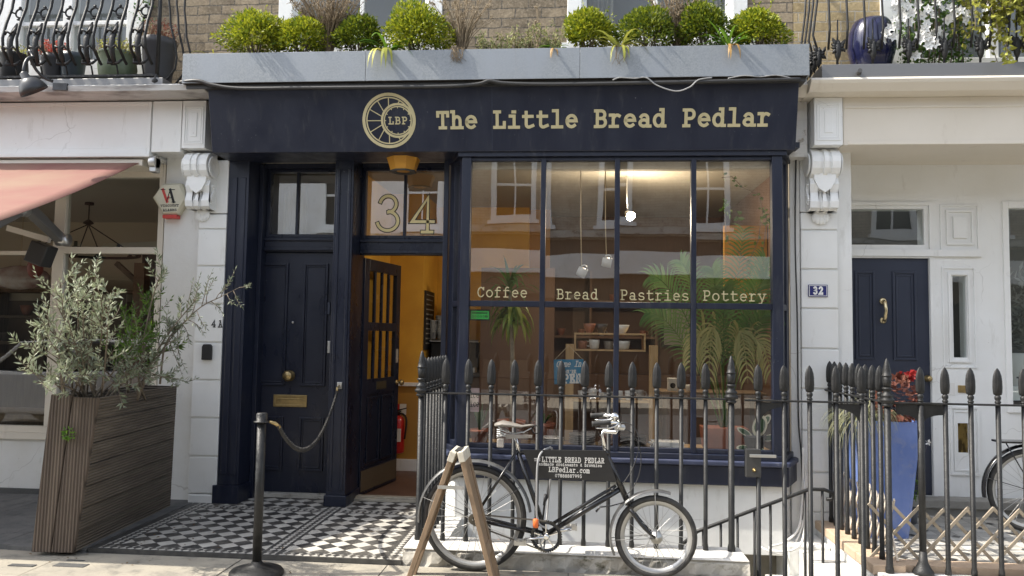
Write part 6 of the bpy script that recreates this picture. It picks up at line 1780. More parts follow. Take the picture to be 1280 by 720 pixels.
for x_, y_, k in ((.09, .0, 1.1), (.18, .02, .95), (.045, .13, 1.25), (.14, .14, 1.35)):
    c2_ = cup.copy(); COL.objects.link(c2_); c2_.location = (cup.location.x + x_, cup.location.y + y_, cup.location.z); c2_.scale = (1, 1, k)
# timber shelving unit behind the glass
SHY = 7.12
su = thing('shelf_unit', (.3, SHY, .58), 'pale timber shelf unit with posts and two pottery shelves', 'shelves')
pz0 = .58
mb = MB(); a, b = (-0.104, 7.100, 0.939), (-0.030, 7.100, 1.445); mb.box((a[0], 7.06, pz0), (b[0] , 7.12, b[2])); mb.build('post', 'pine', su, bevel=.003)
mb = MB(); a, b = (0.644, 7.100, 0.956), (0.720, 7.100, 1.443); mb.box((a[0], 7.06, pz0), (b[0], 7.12, b[2])); mb.build('post', 'pine', su, bevel=.003)
xl, xr = -0.104, 0.722
z1_ = 0.948
mb = MB(); mb.box((xl + .062, 7.05, z1_ - .018), (xr - .062, 7.34, z1_)); mb.build('shelf_board', 'pine', su, bevel=.002)
mb = MB(); mb.box((xl + .062, 7.33, pz0), (xr - .062, 7.35, z1_ - .019)); mb.build('back_panel', 'brownwall', su)
bx0, bx1, bz0, bz1 = -0.027, 0.613, 1.385, 1.548
mb = MB(); mb.frame(bx0, bx1, bz0, bz1, .016, 7.08, 7.34); mb.build('box_shelf', 'pine', su, bevel=.002)
# pottery: one cup, one bowl, one plate pile, copied
mb = MB(); mb.lathe([(.026, 0), (.036, .01), (.042, .05), (.044, .075), (.041, .075), (.036, .02), (.0, .012)], n=20, cap=False)
mb.tube([(.040, 0, .06), (.062, 0, .062), (.070, 0, .042), (.060, 0, .024), (.038, 0, .022)], .006, 6)
cup0 = mb.build('cup', 'ceramic', local=True, label='cream speckled cup on the box shelf', cat='cup', group='cups on the box shelf')
cup0.rotation_euler = (0, 0, math.pi)
def put(src, loc, label, group, m=None, sc3=None, rot=0):
    o = src.copy(); COL.objects.link(o)
    if m: o.data = o.data.copy(); o.data.materials[0] = MT[m]
    o.location = loc; o.rotation_euler = (0, 0, rot)
    if sc3: o.scale = sc3
    o['label'] = label
    if group: o['group'] = group
    elif 'group' in o: del o['group']
    return o
cup0.location = (0.155, 7.16, bz0 + .0165); cup0.scale = (1.15, 1.15, 1.15)
cup0['label'] = 'white teacup second from left on the box shelf'; del cup0['group']
put(cup0, (0.047, 7.17, bz0 + .0165), 'brown speckled cup at the left end of the box shelf', None, 'ceramicrust', (1.1, 1.1, 1.0))
put(cup0, (0.285, 7.2, bz0 + .0165), 'grey speckled cup between the white cups on the box shelf', None, 'ceramicgrey', (1, 1, 1), .5)
put(cup0, (0.422, 7.16, bz0 + .0165), 'large white bowl cup at the right of the box shelf', None, None, (1.35, 1.35, 1.05), math.pi)
for i, (xp, m, s3, lb) in enumerate(((730, 'ceramic', (1, 1, 1), 'white cup at the left end of the lower shelf'), (741, 'ceramic', (1, 1, 1.2), 'tall white mug left of the tilted bowl on the lower shelf'), (759, 'ceramicgrey', (1.5, 1.5, .8), 'grey speckled wide bowl mid lower shelf'), (776, 'ceramic', (1.1, 1.1, 1.05), 'white mug right of the wide grey bowl on the lower shelf'), (788, 'ceramic', (1, 1, 1.1), 'white mug with its handle turned right on the lower shelf'), (801, 'ceramicgrey', (.9, .9, 1.2), 'grey mug at the right end of the lower shelf'))):
    x = [0.051, 0.144, 0.259, 0.374, 0.474, 0.567][i]
    put(cup0, (x, 7.14 + .03 * (i % 2), z1_ + .0005), lb, None, m, s3, math.pi if i == 3 else 0)
mb = MB(); mb.lathe([(.028, 0), (.03, .008), (.05, .045), (.06, .085), (.056, .085), (.045, .045), (.0, .018)], n=22, cap=False)
bowl = mb.build('bowl', 'ceramicrust', local=True, label='rust coloured bowl on top of the box shelf', cat='bowl')
bowl.location = (0.111, 7.2, bz1 + .001)
put(bowl, (0.220, 7.21, bz1 + .001), 'dark charcoal bowl on top of the box shelf', None, 'ceramicdark')
put(bowl, (0.408, 7.19, bz1 + .001), 'pale cream bowl on top of the box shelf', None, 'ceramic', (1.1, 1.1, .9))
mb = MB()
for k in range(5): mb.lathe([(.05, .014 * k), (.07, .014 * k + .004), (.115, .014 * k + .012), (.112, .014 * k + .015), (.06, .014 * k + .008)], n=28)
plates = mb.build('plate_stack', 'ceramic', local=True, label='stack of white plates on the ledge left of the timber post', cat='plates')
plates.location = (-0.220, 6.72, .582)
put(plates, (0.049, 6.85, .582), 'stack of grey plates on the ledge right of the timber post', None, 'ceramicgrey', (1, 1, 1.3))
put(plates, (0.291, 6.9, .582), 'stack of rust and grey plates behind the handlebar', None, 'ceramicrust', (.8, .8, 1))
put(plates, (0.491, 6.88, .582), 'stack of dark plates between handlebar and right timber post', None, 'ceramicdark', (1, 1, 1.2))
mb = MB()
for k, (dx, dy, rz) in enumerate(((0, 0, .05), (.01, .004, -.08), (-.006, 0, .12), (.004, .003, 0))):
    mb.box((-.13, -.09, .016 * k), (.13, .09, .016 * k + .0145), Matrix.Rotation(rz, 4, 'Z') @ Matrix.Translation((dx, dy, 0)))
bks = mb.build('paper_pile', 'paper', local=True, label='pile of pale papers on the ledge right of the shelf unit', cat='papers')
bks.location = (0.761, 6.72, .582)
# hanging mugs on cords
for i, (xp, top, bot, lb) in enumerate(((0, 0, 0, 'lower grey mug hanging on a long cord behind the glass'), (1, 0, 0, 'upper grey mug hanging on a shorter cord behind the glass'))):
    q = (0.031, 6.800, 2.076) if i == 0 else (0.246, 6.800, 2.162)
    t = thing('hanging_mug', q, lb, 'mug')
    mb = MB(); mb.tube([(q[0], 6.8, q[2] + .05), (q[0] - .012, 6.8, 2.5), (q[0] - .016, 6.8, 3.088)], .0042, 6); mb.build('cord', 'cord', t)
    mb = MB(); Mm = Matrix.Translation(q) @ Matrix.Rotation(R(100 if i else 115), 4, 'Y') @ Matrix.Rotation(R(30), 4, 'Z') @ Matrix.Translation((0, 0, -.04))
    mb.lathe([(.0, 0), (.036, .002), (.043, .02), (.043, .085), (.039, .085), (.037, .012), (.0, .01)], n=18, cap=False, M=Mm)
    mb.tube([Mm @ Vector(v) for v in ((-.042, 0, .07), (-.068, 0, .066), (-.072, 0, .04), (-.06, 0, .022), (-.041, 0, .02))], .006, 6); mb.build('mug', mat('grey_stoneware', (.46, .45, .43), .4), t)
# spot lamp
sl = thing('spot_lamp', (0.496, 7.600, 2.680), 'small lit spot lamp on a ceiling stem behind the glass', 'lamp')
q = Vector((0.488, 7.600, 2.712))
mb = MB(); mb.tube([(q.x - .02, 7.6, 3.088), (q.x - .02, 7.6, q.z + .14), q + Vector((-.01, 0, .05))], .006, 8); mb.build('stem', 'paper', sl)
Ml = Matrix.Translation(q) @ Vector((.35, -.75, -.5)).to_track_quat('Z', 'Y').to_matrix().to_4x4()
mb = MB(); mb.lathe([(.02, -.05), (.03, -.03), (.046, .05), (.043, .05), (.03, .0)], n=16, M=Ml, cap=False); mb.build('shade', 'paper', sl)
mb = MB(); mb.ball(Ml @ Vector((0, 0, .03)), .020, 12, 8); mb.build('bulb', emit_mat('lit_bulb', (1, .86, .62), 12), sl)
ld = bpy.data.lights.new('spot_lamp_light', 'POINT'); ld.energy = 28; ld.color = (1, .84, .62); ld.shadow_soft_size = .05
lo_ = bpy.data.objects.new('spot_lamp_light', ld); COL.objects.link(lo_); lo_.location = Ml @ Vector((0, 0, .09))
# open sign
os_ = thing('open_sign', (-0.076, 6.620, 1.212), 'teal hand lettered open sign hung inside the bay window', 'sign')
a, b, c, d = (-0.189, 6.600, 1.107), (0.046, 6.600, 1.122), (0.054, 6.600, 1.323), (-0.198, 6.600, 1.315)
mb = MB(); mb.hexa([(a[0], 6.6, a[2]), (b[0], 6.6, b[2]), (b[0], 6.615, b[2]), (a[0], 6.615, a[2]), (d[0], 6.6, d[2]), (c[0], 6.6, c[2]), (c[0], 6.615, c[2]), (d[0], 6.615, d[2])]); mb.build('board', 'tealsign', os_, bevel=.002)
mb = MB()
lettering('Come In', (-0.177, 6.599, 1.255), (0.035, 6.599, 1.262), .045, .0065, 'letterwhite', 'lettering', os_, dep=.001, shear=.3, fill=.95)
lettering("WE'RE", (-0.102, 6.599, 1.203), (-0.008, 6.599, 1.206), .025, .005, 'letterwhite', 'lettering', os_, dep=.001)
lettering('OPEN', (-0.168, 6.599, 1.121), (0.040, 6.599, 1.129), .066, .015, 'letterwhite', 'lettering', os_, dep=.001, fill=.8)
mb = MB(); mb.tube([(d[0] + .01, 6.605, d[2]), ((c[0] + d[0]) / 2, 6.605, d[2] + .12), (c[0] - .01, 6.605, c[2])], .003, 5); mb.build('string', 'cord', os_)
# green rating sticker and pink notice, both on the glass
gs = thing('rating_sticker', (-0.824, 6.500, 1.679), 'bright green rating sticker with a row of circles on the window', 'sticker')
a, b = (-0.906, 6.500, 1.634), (-0.735, 6.500, 1.727)
mb = MB(); mb.box((a[0], 6.498, a[2]), (b[0], 6.5, b[2])); mb.build('backing', 'blackflat', gs)
mb = MB(); mb.box((a[0] + .012, 6.495, a[2] + .012), (b[0] - .006, 6.4975, b[2] - .012)); mb.build('face', 'stickergreen', gs)
mb = MB()
for i in range(6):
    x = a[0] + .03 + i * .0225
    if i < 5: ribbon(mb, E(0, 0, .0065, .0075, 0, 360, 12), Vector((x, 6.4948, a[2] + .035)), Vector((1, 0, 0)), Vector((0, 0, 1)), Vector((0, -1, 0)), .0012, .0006, 0)
    else: mb.lathe([(.0115, 0), (.0115, -.0008)], (x, 6.4948, a[2] + .035), 14, 'Y')
mb.box((a[0] + .02, 6.4942, b[2] - .034), (b[0] - .02, 6.4948, b[2] - .026))
mb.build('print', 'blackflat', gs)
mb = MB(); lettering('5', (a[0] + .03 + 5 * .0225 - .008, 6.4935, a[2] + .027), (a[0] + .03 + 5 * .0225 + .008, 6.4935, a[2] + .027), .016, .0025, 'stickergreen', 'rating_digit', gs, dep=.0005)
ni = thing('paper_notice', (-0.805, 6.500, 0.971), 'pink paper notice in the lower left window pane', 'notice')
a, b = (-0.900, 6.520, 0.871), (-0.813, 6.520, 1.069)
mb = MB(); mb.box((a[0], 6.515, a[2]), (b[0], 6.517, b[2])); mb.build('sheet', 'paperpink', ni)
mb = MB()
lettering('ice', (-0.895, 6.514, 0.988), (-0.814, 6.514, 0.990), .045, .008, 'blackflat', 'lettering', ni, dep=.0006)
lettering('ice', (-0.893, 6.514, 0.915), (-0.812, 6.514, 0.916), .045, .008, 'blackflat', 'lettering', ni, dep=.0006)
# back-of-shop furniture
wsf = thing('wall_shelf', (0, 9.9, 1.0), 'dark brown back counter with open shelves deep inside the bakery', 'shelves')
mb = MB(); mb.box((-.72, 9.6, .012), (1.8, 10.15, 1.06)); mb.build('cabinet', 'brownwall', wsf, bevel=.004)
mb = MB()
for z in (1.50, 1.95): mb.box((-.7, 9.85, z), (1.0, 10.18, z + .03))
for x in (-.70, .15, .97): mb.box((x, 9.86, 1.062), (x + .03, 10.18, 2.35))
mb.build('shelving', mat('oiled_brown_timber', (.20, .105, .055), .55, c2=(.15, .08, .045), sc_=4), wsf)
rb = random.Random(21)
for i in range(12):
    o = (cup0 if i % 3 else bowl)
    put(o, (-.6 + .13 * i, 9.98 + .05 * (i % 2), 1.531 if i % 2 else 1.981), 'small %s cup on the back shelves' % ('white' if i % 3 else 'brown'), 'crockery on the back shelves', ('ceramic', 'ceramicgrey', 'ceramicrust')[i % 3] if i % 3 else 'ceramicrust', (1, 1, rb.uniform(.9, 1.2)))
tb = thing('side_table', (1.1, 7.9, 0), 'dark timber side shelf behind the right window panes', 'table')
zs_ = 1.014
mb = MB(); mb.box((.78, 7.4, zs_ - .03), (1.75, 7.85, zs_)); mb.build('top', 'timber', tb, bevel=.003)
for x, y in ((.82, 7.45), (1.70, 7.45), (.82, 7.8), (1.70, 7.8)):
    mb = MB(); mb.box((x - .02, y - .02, .012), (x + .02, y + .02, zs_ - .031)); mb.build('leg', 'timber', tb)
sk = thing('speaker', (0.917, 7.550, 1.077), 'small white speaker box with a black cone on the side shelf', 'speaker')
q = (0.904, 7.5, zs_ + .001)
mb = MB(); mb.box((q[0] - .045, 7.5, q[2]), (q[0] + .045, 7.58, q[2] + .12)); mb.build('cabinet', 'paper', sk, bevel=.006)
mb = MB(); mb.lathe([(.026, 0), (.026, -.004), (.012, -.002)], (q[0], 7.4995, q[2] + .05), 16, 'Y'); mb.build('cone', 'blackflat', sk)
put(cup0, (1.052, 7.52, zs_ + .001), 'small white cup beside the white speaker', None, 'ceramic', (.7, .7, .8))
# picture frame on the back wall
pf = thing('picture', (-.15, 10.18, 1.9), 'black picture frame high on the brown back wall', 'picture')
mb = MB(); mb.frame(1.08, 1.5, 1.4, 1.95, .03, 10.16, 10.198); mb.build('frame', 'blackflat', pf)
mb = MB(); mb.box((1.11, 10.185, 1.43), (1.47, 10.195, 1.92)); mb.build('print', 'curtain', pf)

# ================================================================== INSIDE THE LEFT SHOP
ch = thing('chandelier', (-5.75, 8.6, 2.55), 'black iron ring chandelier hung inside the left shop', 'chandelier')
cc = Vector((-5.72, 8.6, 2.40))
mb = MB(); mb.tube([(cc.x + .56 * math.cos(2 * math.pi * i / 40), cc.y + .56 * math.sin(2 * math.pi * i / 40), cc.z) for i in range(40)], .016, 8, closed=True); mb.build('ring', 'blackflat', ch)
mb = MB(); mb.lathe([(.05, 2.999), (.05, 2.97)], (cc.x, cc.y, 0), 10); mb.tube([(cc.x, cc.y, 2.98), (cc.x, cc.y, 2.78)], .008, 6); mb.lathe([(.01, 2.80), (.05, 2.77), (.06, 2.75), (.01, 2.73)], (cc.x, cc.y, 0), 12)
for i in range(4):
    a = R(45 + 90 * i); mb.tube([(cc.x, cc.y, 2.74), (cc.x + .56 * math.cos(a), cc.y + .56 * math.sin(a), cc.z)], .007, 6)
mb.build('hanger', 'blackflat', ch)
for i in range(8):
    a = R(22 + 45 * i); mb = MB(); mb.lathe([(.03, 0), (.035, .012), (.02, .016), (.018, .07)], (cc.x + .56 * math.cos(a), cc.y + .56 * math.sin(a), cc.z + .01), 10); mb.build('candle_cup', 'blackflat', ch)
cb = thing('cabinet', (-5.0, 9.8, 0), 'dark timber dresser with shelves inside the left shop', 'cabinet')
mb = MB(); mb.box((-8.6, 9.6, .02), (-4.2, 10.15, .95)); mb.build('base', 'brownplank', cb, bevel=.005)
mb = MB()
for x in (-8.6, -7.9, -7.1, -6.2, -5.2, -4.24): mb.box((x, 9.8, .951), (x + .05, 10.15, 2.0))
for z in (1.3, 1.65, 2.0): mb.box((-8.6, 9.8, z), (-4.19, 10.15, z + .04))
mb.build('shelves', 'brownplank', cb)
for i in range(14):
    put(bowl if i % 2 else cup0, (-8.3 + .29 * i, 9.95, (1.341, 1.691)[i % 2]), 'small %s on the dresser in the left shop' % ('bowl' if i % 2 else 'mug'), 'crockery on the left shop dresser', ('ceramic', 'ceramicgrey', 'ceramicdark', 'ceramicrust')[i % 4], (1.5, 1.5, 1.6))
ps = thing('timber_post', (-5.2, 8.2, 0), 'rough brown timber post standing inside the left shop', 'post')
mb = MB(); mb.box((-4.801 - .06, 8.14, .02), (-4.801 + .06, 8.26, 2.25)); mb.build('shaft', mat('old_oak', (.20, .115, .065), .8, c2=(.14, .08, .05), sc_=6, stretch=(5, 5, .5)), ps)
mb = MB(); mb.bar((-4.801, 8.2, 2.0), (-4.801 - .3, 8.2, 2.25), .05, .05); mb.build('brace', 'brownplank', ps)
tbl = thing('display_table', (-5.4, 7.4, 0), 'low timber display table behind the left shop window', 'table')
mb = MB(); mb.box((-7, 7.1, .62), (-4.2, 7.8, .68)); mb.build('top', 'timber', tbl)
for x in (-6.9, -4.3):
    for y in (7.15, 7.75): mb = MB(); mb.box((x - .03, y - .03, .02), (x + .03, y + .03, .619)); mb.build('leg', 'timber', tbl)
pc = thing('picture', (-5.5, 10.15, 1.6), 'dark framed picture on the inner wall of the left shop', 'picture')
mb = MB(); mb.frame(-5.95, -5.45, 2.08, 2.6, .04, 10.15, 10.195); mb.build('frame', 'blackflat', pc)
mb = MB(); mb.box((-5.91, 10.18, 2.12), (-5.49, 10.19, 2.56)); mb.build('print', 'slatepot', pc)
hg = thing('wrapped_bundle', (-5.622, 7.400, 2.039), 'red and clear wrapped bundle hanging in the left shop window', 'bundle')
q = (-5.469, 7.200, 2.009); mb = MB(); mb.ball(q, .24, 14, 9, (1.3, .4, .5)); mb.build('wrap', mat('clear_wrap', (.42, .37, .35), .15, c2=(.25, .12, .10), sc_=6), hg)
mb = MB(); q2 = (-5.279, 7.150, 2.101); mb.ball(q2, .10, 10, 7, (.8, .6, 1.1)); mb.build('red_bow', 'redplastic', hg)
mb = MB(); mb.tube([(q[0], 7.2, q[2] + .1), (q[0], 7.2, 2.9)], .004); mb.build('string', 'cord', hg)

# ================================================================== BALCONY RAILINGS
def belly_bar(mb, x, y, z0, h, bul=.13, along='x'):
    pr = [(0, 0), (.03, .02), (bul * .9, .10), (bul, .2), (bul * .75, .34), (bul * .3, .5), (0.02, .62), (0, .75), (0, h)]
    pts = []
    for i in range(len(pr) - 1):
        for k in range(3):
            t = k / 3; pts.append((pr[i][0] + (pr[i + 1][0] - pr[i][0]) * t, pr[i][1] + (pr[i + 1][1] - pr[i][1]) * t))
    pts.append(pr[-1])
    if along == 'x': mb.tube([(x, y - d, z0 + z) for d, z in pts], .0125, 7)
    else: mb.tube([(x + d, y, z0 + z) for d, z in pts], .0095, 7)
lb = thing('balcony_railing', (-5, 6.32, ZB), 'black wrought iron bellied balcony railing above the white shop fascia', 'railing')
BXR = -3.641
zb0 = ZB + .03
pairs = [(-5.052, 0)]
for i in range(10):
    xc = -3.755 - i * (-3.755 - -3.986)
    for s_ in (-1, 1):
        mb = MB(); belly_bar(mb, xc + s_ * .065, 6.31, zb0 + .1, .95); mb.build('baluster', 'black', lb)
    mb = MB()
    yb_ = 6.31 - .125
    torus_mesh(mb, (xc, 6.285, zb0 + .56), .038, .008, 20, 6); mb.ball((xc, 6.285, zb0 + .61), .014, 8, 6); mb.ball((xc, 6.285, zb0 + .505), .018, 8, 6, (1.6, .6, .6))
    for s_ in (-1, 1): mb.tube([(xc + s_ * .038, 6.285, zb0 + .56), (xc + s_ * .062, 6.27, zb0 + .565)], .007, 6)
    mb.tube([(xc, yb_ + .06, zb0 + .07), (xc, yb_ + .005, zb0 + .18), (xc, yb_, zb0 + .28), (xc, yb_ + .05, zb0 + .40), (xc, yb_ + .075, zb0 + .46)], [.018, .026, .03, .022, .008], 8, flat=.6)
    for s_ in (-1, 1):
        mb.tube([(xc, yb_, zb0 + .34), (xc + s_ * .035, yb_ - .005, zb0 + .36), (xc + s_ * .05, yb_ + .01, zb0 + .33)], [.01, .012, .004], 6)
        mb.tube([(xc, yb_, zb0 + .2), (xc + s_ * .04, yb_ - .005, zb0 + .22), (xc + s_ * .055, yb_ + .01, zb0 + .19)], [.01, .012, .004], 6)
        mb.tube([(xc, yb_ + .06, zb0 + .09), (xc + s_ * .045, yb_ + .03, zb0 + .08), (xc + s_ * .062, yb_ + .06, zb0 + .12)], [.012, .012, .01], 6)
    mb.tube([(xc, 6.30, zb0), (xc, 6.27, zb0 + .08)], .008, 6)
    mb.build('ornament', 'black', lb)
mb = MB(); mb.box((-7.5, 6.29, zb0 - .012), (BXR + .01, 6.33, zb0 + .006)); mb.box((-7.5, 6.29, zb0 + 1.05), (BXR + .02, 6.34, zb0 + 1.07)); mb.box((BXR - .01, 6.33, zb0 - .012), (BXR + .012, 6.86, zb0 + .006)); mb.build('rail', 'black', lb)
mb = MB(); mb.lathe([(.017, zb0), (.017, zb0 + 1.1)], (BXR, 6.31, 0), 10); mb.lathe([(.03, ZB - .05), (.045, ZB - .03), (.03, ZB + .0), (.02, zb0)], (BXR, 6.31, 0), 10); mb.build('corner_post', 'black', lb)
for y in (6.44, 6.58, 6.72):
    mb = MB(); belly_bar(mb, BXR, y, zb0 + .0, 1.05, .10, 'y'); mb.build('baluster', 'black', lb)
rb_ = thing('balcony_railing', (3, 6.36, zc1), 'black wrought iron balcony railing with leaf clusters above the cream entablature', 'railing')
zr0 = 3.735
RXL = 2.007
def cluster(mb, x, y, z):
    for k in range(9):
        a = R(200 + 360 * k / 9); rr = .055 if k % 2 else .035
        mb.tube([(x, y, z), (x + rr * math.cos(a), y - .02, z + .02 + rr * math.sin(a) * .8), (x + rr * 1.4 * math.cos(a), y - .005, z + rr * 1.35 * math.sin(a) + .03)], [.012, .016, .006], 6)
    mb.lathe([(.004, -.10), (.022, -.06), (.03, 0), (.02, .05), (.004, .07)], (x, y - .01, z), 8)
for i in range(12):
    xc = RXL + .06 + i * .275
    for s_ in (-1, 1):
        x = xc + s_ * .07
        mb = MB(); mb.tube([(x, 6.34, zr0 + .12), (x, 6.30, zr0 + .28), (x, 6.33, zr0 + .6), (x, 6.36, zr0 + 1.0)], .0095, 7); mb.build('baluster', 'black', rb_)
    mb = MB(); mb.tube([(xc, 6.34, zr0 + .1), (xc, 6.325, zr0 + .36)], [.009, .005], 6); cluster(mb, xc, 6.34, zr0 + .12); mb.tube([(xc, 6.34, zr0), (xc, 6.34, zr0 + .08)], .01, 6); mb.build('ornament', 'black', rb_)
for i in range(4):
    y = 6.44 + i * .12
    mb = MB(); mb.tube([(RXL - .05, y, zr0 + .1), (RXL - .10, y, zr0 + .28), (RXL - .06, y, zr0 + .6), (RXL - .04, y, zr0 + 1.0)], .0095, 7); mb.build('baluster', 'black', rb_)
    mb = MB(); cluster(mb, RXL - .06, y, zr0 + .1); mb.build('ornament', 'black', rb_)
mb = MB(); mb.box((RXL - .05, 6.345, zr0 + 1.0), (6, 6.375, zr0 + 1.03)); mb.box((RXL - .055, 6.38, zr0 + 1.0), (RXL - .025, 6.86, zr0 + 1.03)); mb.build('rail', 'black', rb_)
mb = MB(); mb.tube([(2.226, 6.330, 3.645), (2.214, 6.260, 3.654)], .018, 10); mb.build('spout', 'darkmetal', hse)

# ================================================================== PARKED CAR (behind the viewer, mirrored in the left shop glass)
car = thing('parked_car', (-8.3, 1.0, -.13), 'white hatchback car parked along the kerb on the left', 'car')
cz0 = -.13
body = [(-10.35, .42), (-10.3, .78), (-10.0, .86), (-9.55, .92), (-8.95, 1.42), (-7.6, 1.48), (-6.75, 1.40), (-6.35, .98), (-6.28, .5), (-6.35, .30), (-10.3, .28)]
mb = MB(); mb.prism([(x, z + cz0) for x, z in [(-10.35, .42), (-10.3, .78), (-9.9, .88), (-9.4, .95), (-6.4, .98), (-6.28, .6), (-6.35, .30), (-10.3, .28)]], 'XZ', .15, 1.85)
mb.build('body', mat('white_car_paint', (.70, .70, .70), .25, coat=.6), car, bevel=.06)
mb = MB(); mb.prism([(x, z + cz0) for x, z in [(-9.5, .95), (-8.9, 1.42), (-7.6, 1.48), (-6.8, 1.40), (-6.45, .98)]], 'XZ', .24, 1.76); mb.build('cabin', mat('dark_car_glass', (.02, .022, .025), .08), car, bevel=.05)
mb = MB(); mb.prism([(x, z + cz0) for x, z in [(-8.95, 1.43), (-7.6, 1.50), (-6.8, 1.42), (-6.85, 1.37), (-7.6, 1.44), (-8.85, 1.38)]], 'XZ', .26, 1.74)
for y in (.2, 1.74): mb.bar((-9.5, y + .02, .95 + cz0), (-8.92, y + .02, 1.42 + cz0), .05, .06); mb.bar((-8.05, y + .02, .97 + cz0), (-8.0, y + .02, 1.45 + cz0), .05, .06)
mb.build('roof', 'platewhite', car, bevel=.02)
for x in (-9.55, -7.05):
    for y in (.16, 1.66):
        mb = MB(); mb.lathe([(.20, 0), (.30, .0), (.32, .04), (.32, .14), (.30, .18), (.2, .18)], (x, y, .32 + cz0), 24, 'Y'); wh = mb.build('wheel', 'rubber', car)
        mb = MB(); mb.lathe([(.02, -.004), (.2, -.004), (.2, .184), (.02, .184)], (x, y, .32 + cz0), 20, 'Y'); mb.build('hub_cap', 'alloy', wh)
for y in (.3, 1.5): mb = MB(); mb.box((-10.36, y, .58 + cz0), (-10.29, y + .25, .74 + cz0)); mb.build('headlight', 'steel', car, bevel=.02)
# fallen leaves and grit blown against the thresholds
mb = MB(); rl_ = random.Random(9)
def fl_(x, y, z, s):
    a = rl_.uniform(0, 6.28); mb.leaf((x, y, z + .004), (math.cos(a), math.sin(a), rl_.uniform(.0, .3)), s, s * .5, (rl_.uniform(-.3, .3), rl_.uniform(-.3, .3), 1))
for i in range(60): fl_(rl_.uniform(-3.3, -2.9) + rl_.random() ** 3 * 1.5, rl_.uniform(5.3, 6.9), .004, rl_.uniform(.015, .035))
for i in range(50): fl_(rl_.uniform(-4.6, 1.6), rl_.uniform(4.9, 5.2), PG, rl_.uniform(.012, .03))
mb.build('fallen_leaves', leafm('dead_leaf', (.22, .14, .07), (.12, .085, .05)), kind='stuff', label='dry fallen leaves scattered over the tiles and pavement', cat='leaves')


# ================================================================== PLANTS
rp_ = random.Random(77)
def rdir():
    while True:
        v = Vector((rp_.uniform(-1, 1), rp_.uniform(-1, 1), rp_.uniform(-1, 1)))
        if .05 < v.length < 1: return v.normalized()

def box_ball(c, rx, rz, m, label, n=2600, ztop=None):
    mb = MB(); c = Vector(c)
    bumps = [(rdir(), rp_.uniform(.02, .26)) for _ in range(20)]
    sk_ = rp_.uniform(-.25, .25)
    for i in range(int(n * 1.9)):
        d = rdir()
        if d.z < -.75: continue
        k = .88 + sum(a * max(0, d.dot(b)) ** 11 for b, a in bumps)
        sh = rp_.choice((1, 1, .96, .9, .82, .7, .6, .48, .36)) * rp_.uniform(.92, 1.08)
        p = c + Vector((d.x * rx * (1.12 if d.z < 0 else 1) + sk_ * d.z * rx, d.y * rx * .85, d.z * rz)) * k * sh
        if p.z < TZ1 - .02: continue
        od = (d + rdir() * .8 + Vector((0, 0, .35))).normalized()
        mb.leaf(p, od, rp_.uniform(.022, .042), rp_.uniform(.012, .02), rdir())
    for i in range(26):
        d = rdir()
        if d.z < .1: continue
        q0_ = c + Vector((d.x * rx, d.y * rx * .85, d.z * rz)) * .95
        for j in range(7): mb.leaf(q0_ + (d + Vector((0, 0, .6))).normalized() * (.012 * j), rdir() + d, .028, .012)
    t = thing('box_shrub', (c.x, c.y, TZ1 - .03), label, 'shrub', 'clipped box shrubs in the zinc trough')
    mb.build('foliage', m, t)
    mb = MB(); mb.ball((c.x, c.y, c.z), min(rx, rz) * .62, 10, 7, (1, .85, rz / rx)); mb.build('core', mat('dark_twig_core', (.022, .03, .010), .95), t) if False else None
    mb = MB()
    for k in range(7): mb.tube([(c.x + rp_.uniform(-.02, .02), c.y, TZ1 - .05), c + Vector((rdir().x * rx * .7, rdir().y * rx * .5, rz * .6))], [.008, .003], 5)
    mb.build('stems', 'bark', t)
BYY = 6.38
box_ball((-2.794, 6.380, 4.076), .235, .19, 'box', 'bright yellow green box shrub at the left end of the zinc trough', 3000)
box_ball((-2.387, 6.380, 4.048), .205, .165, 'box', 'smaller yellow green box shrub second from the left in the trough')
box_ball((-1.914, 6.420, 4.069), .19, .165, 'boxdark', 'dark green box shrub beside the long strap leaved plant')
box_ball((-1.377, 6.360, 4.071), .255, .225, 'box', 'largest rounded bright box shrub near the middle of the trough', 3600)
box_ball((0.070, 6.380, 4.066), .18, .165, 'box', 'round clipped box shrub right of the pale sage bed')
box_ball((0.548, 6.400, 4.072), .22, .175, 'boxdark', 'dull olive box shrub behind the pale strap leaves', 2600)
box_ball((1.006, 6.400, 4.091), .185, .205, 'boxdark', 'tall box shrub beside the grey dried bush')
box_ball((1.444, 6.360, 4.047), .19, .16, 'box', 'neat round box shrub at the right end of the trough')

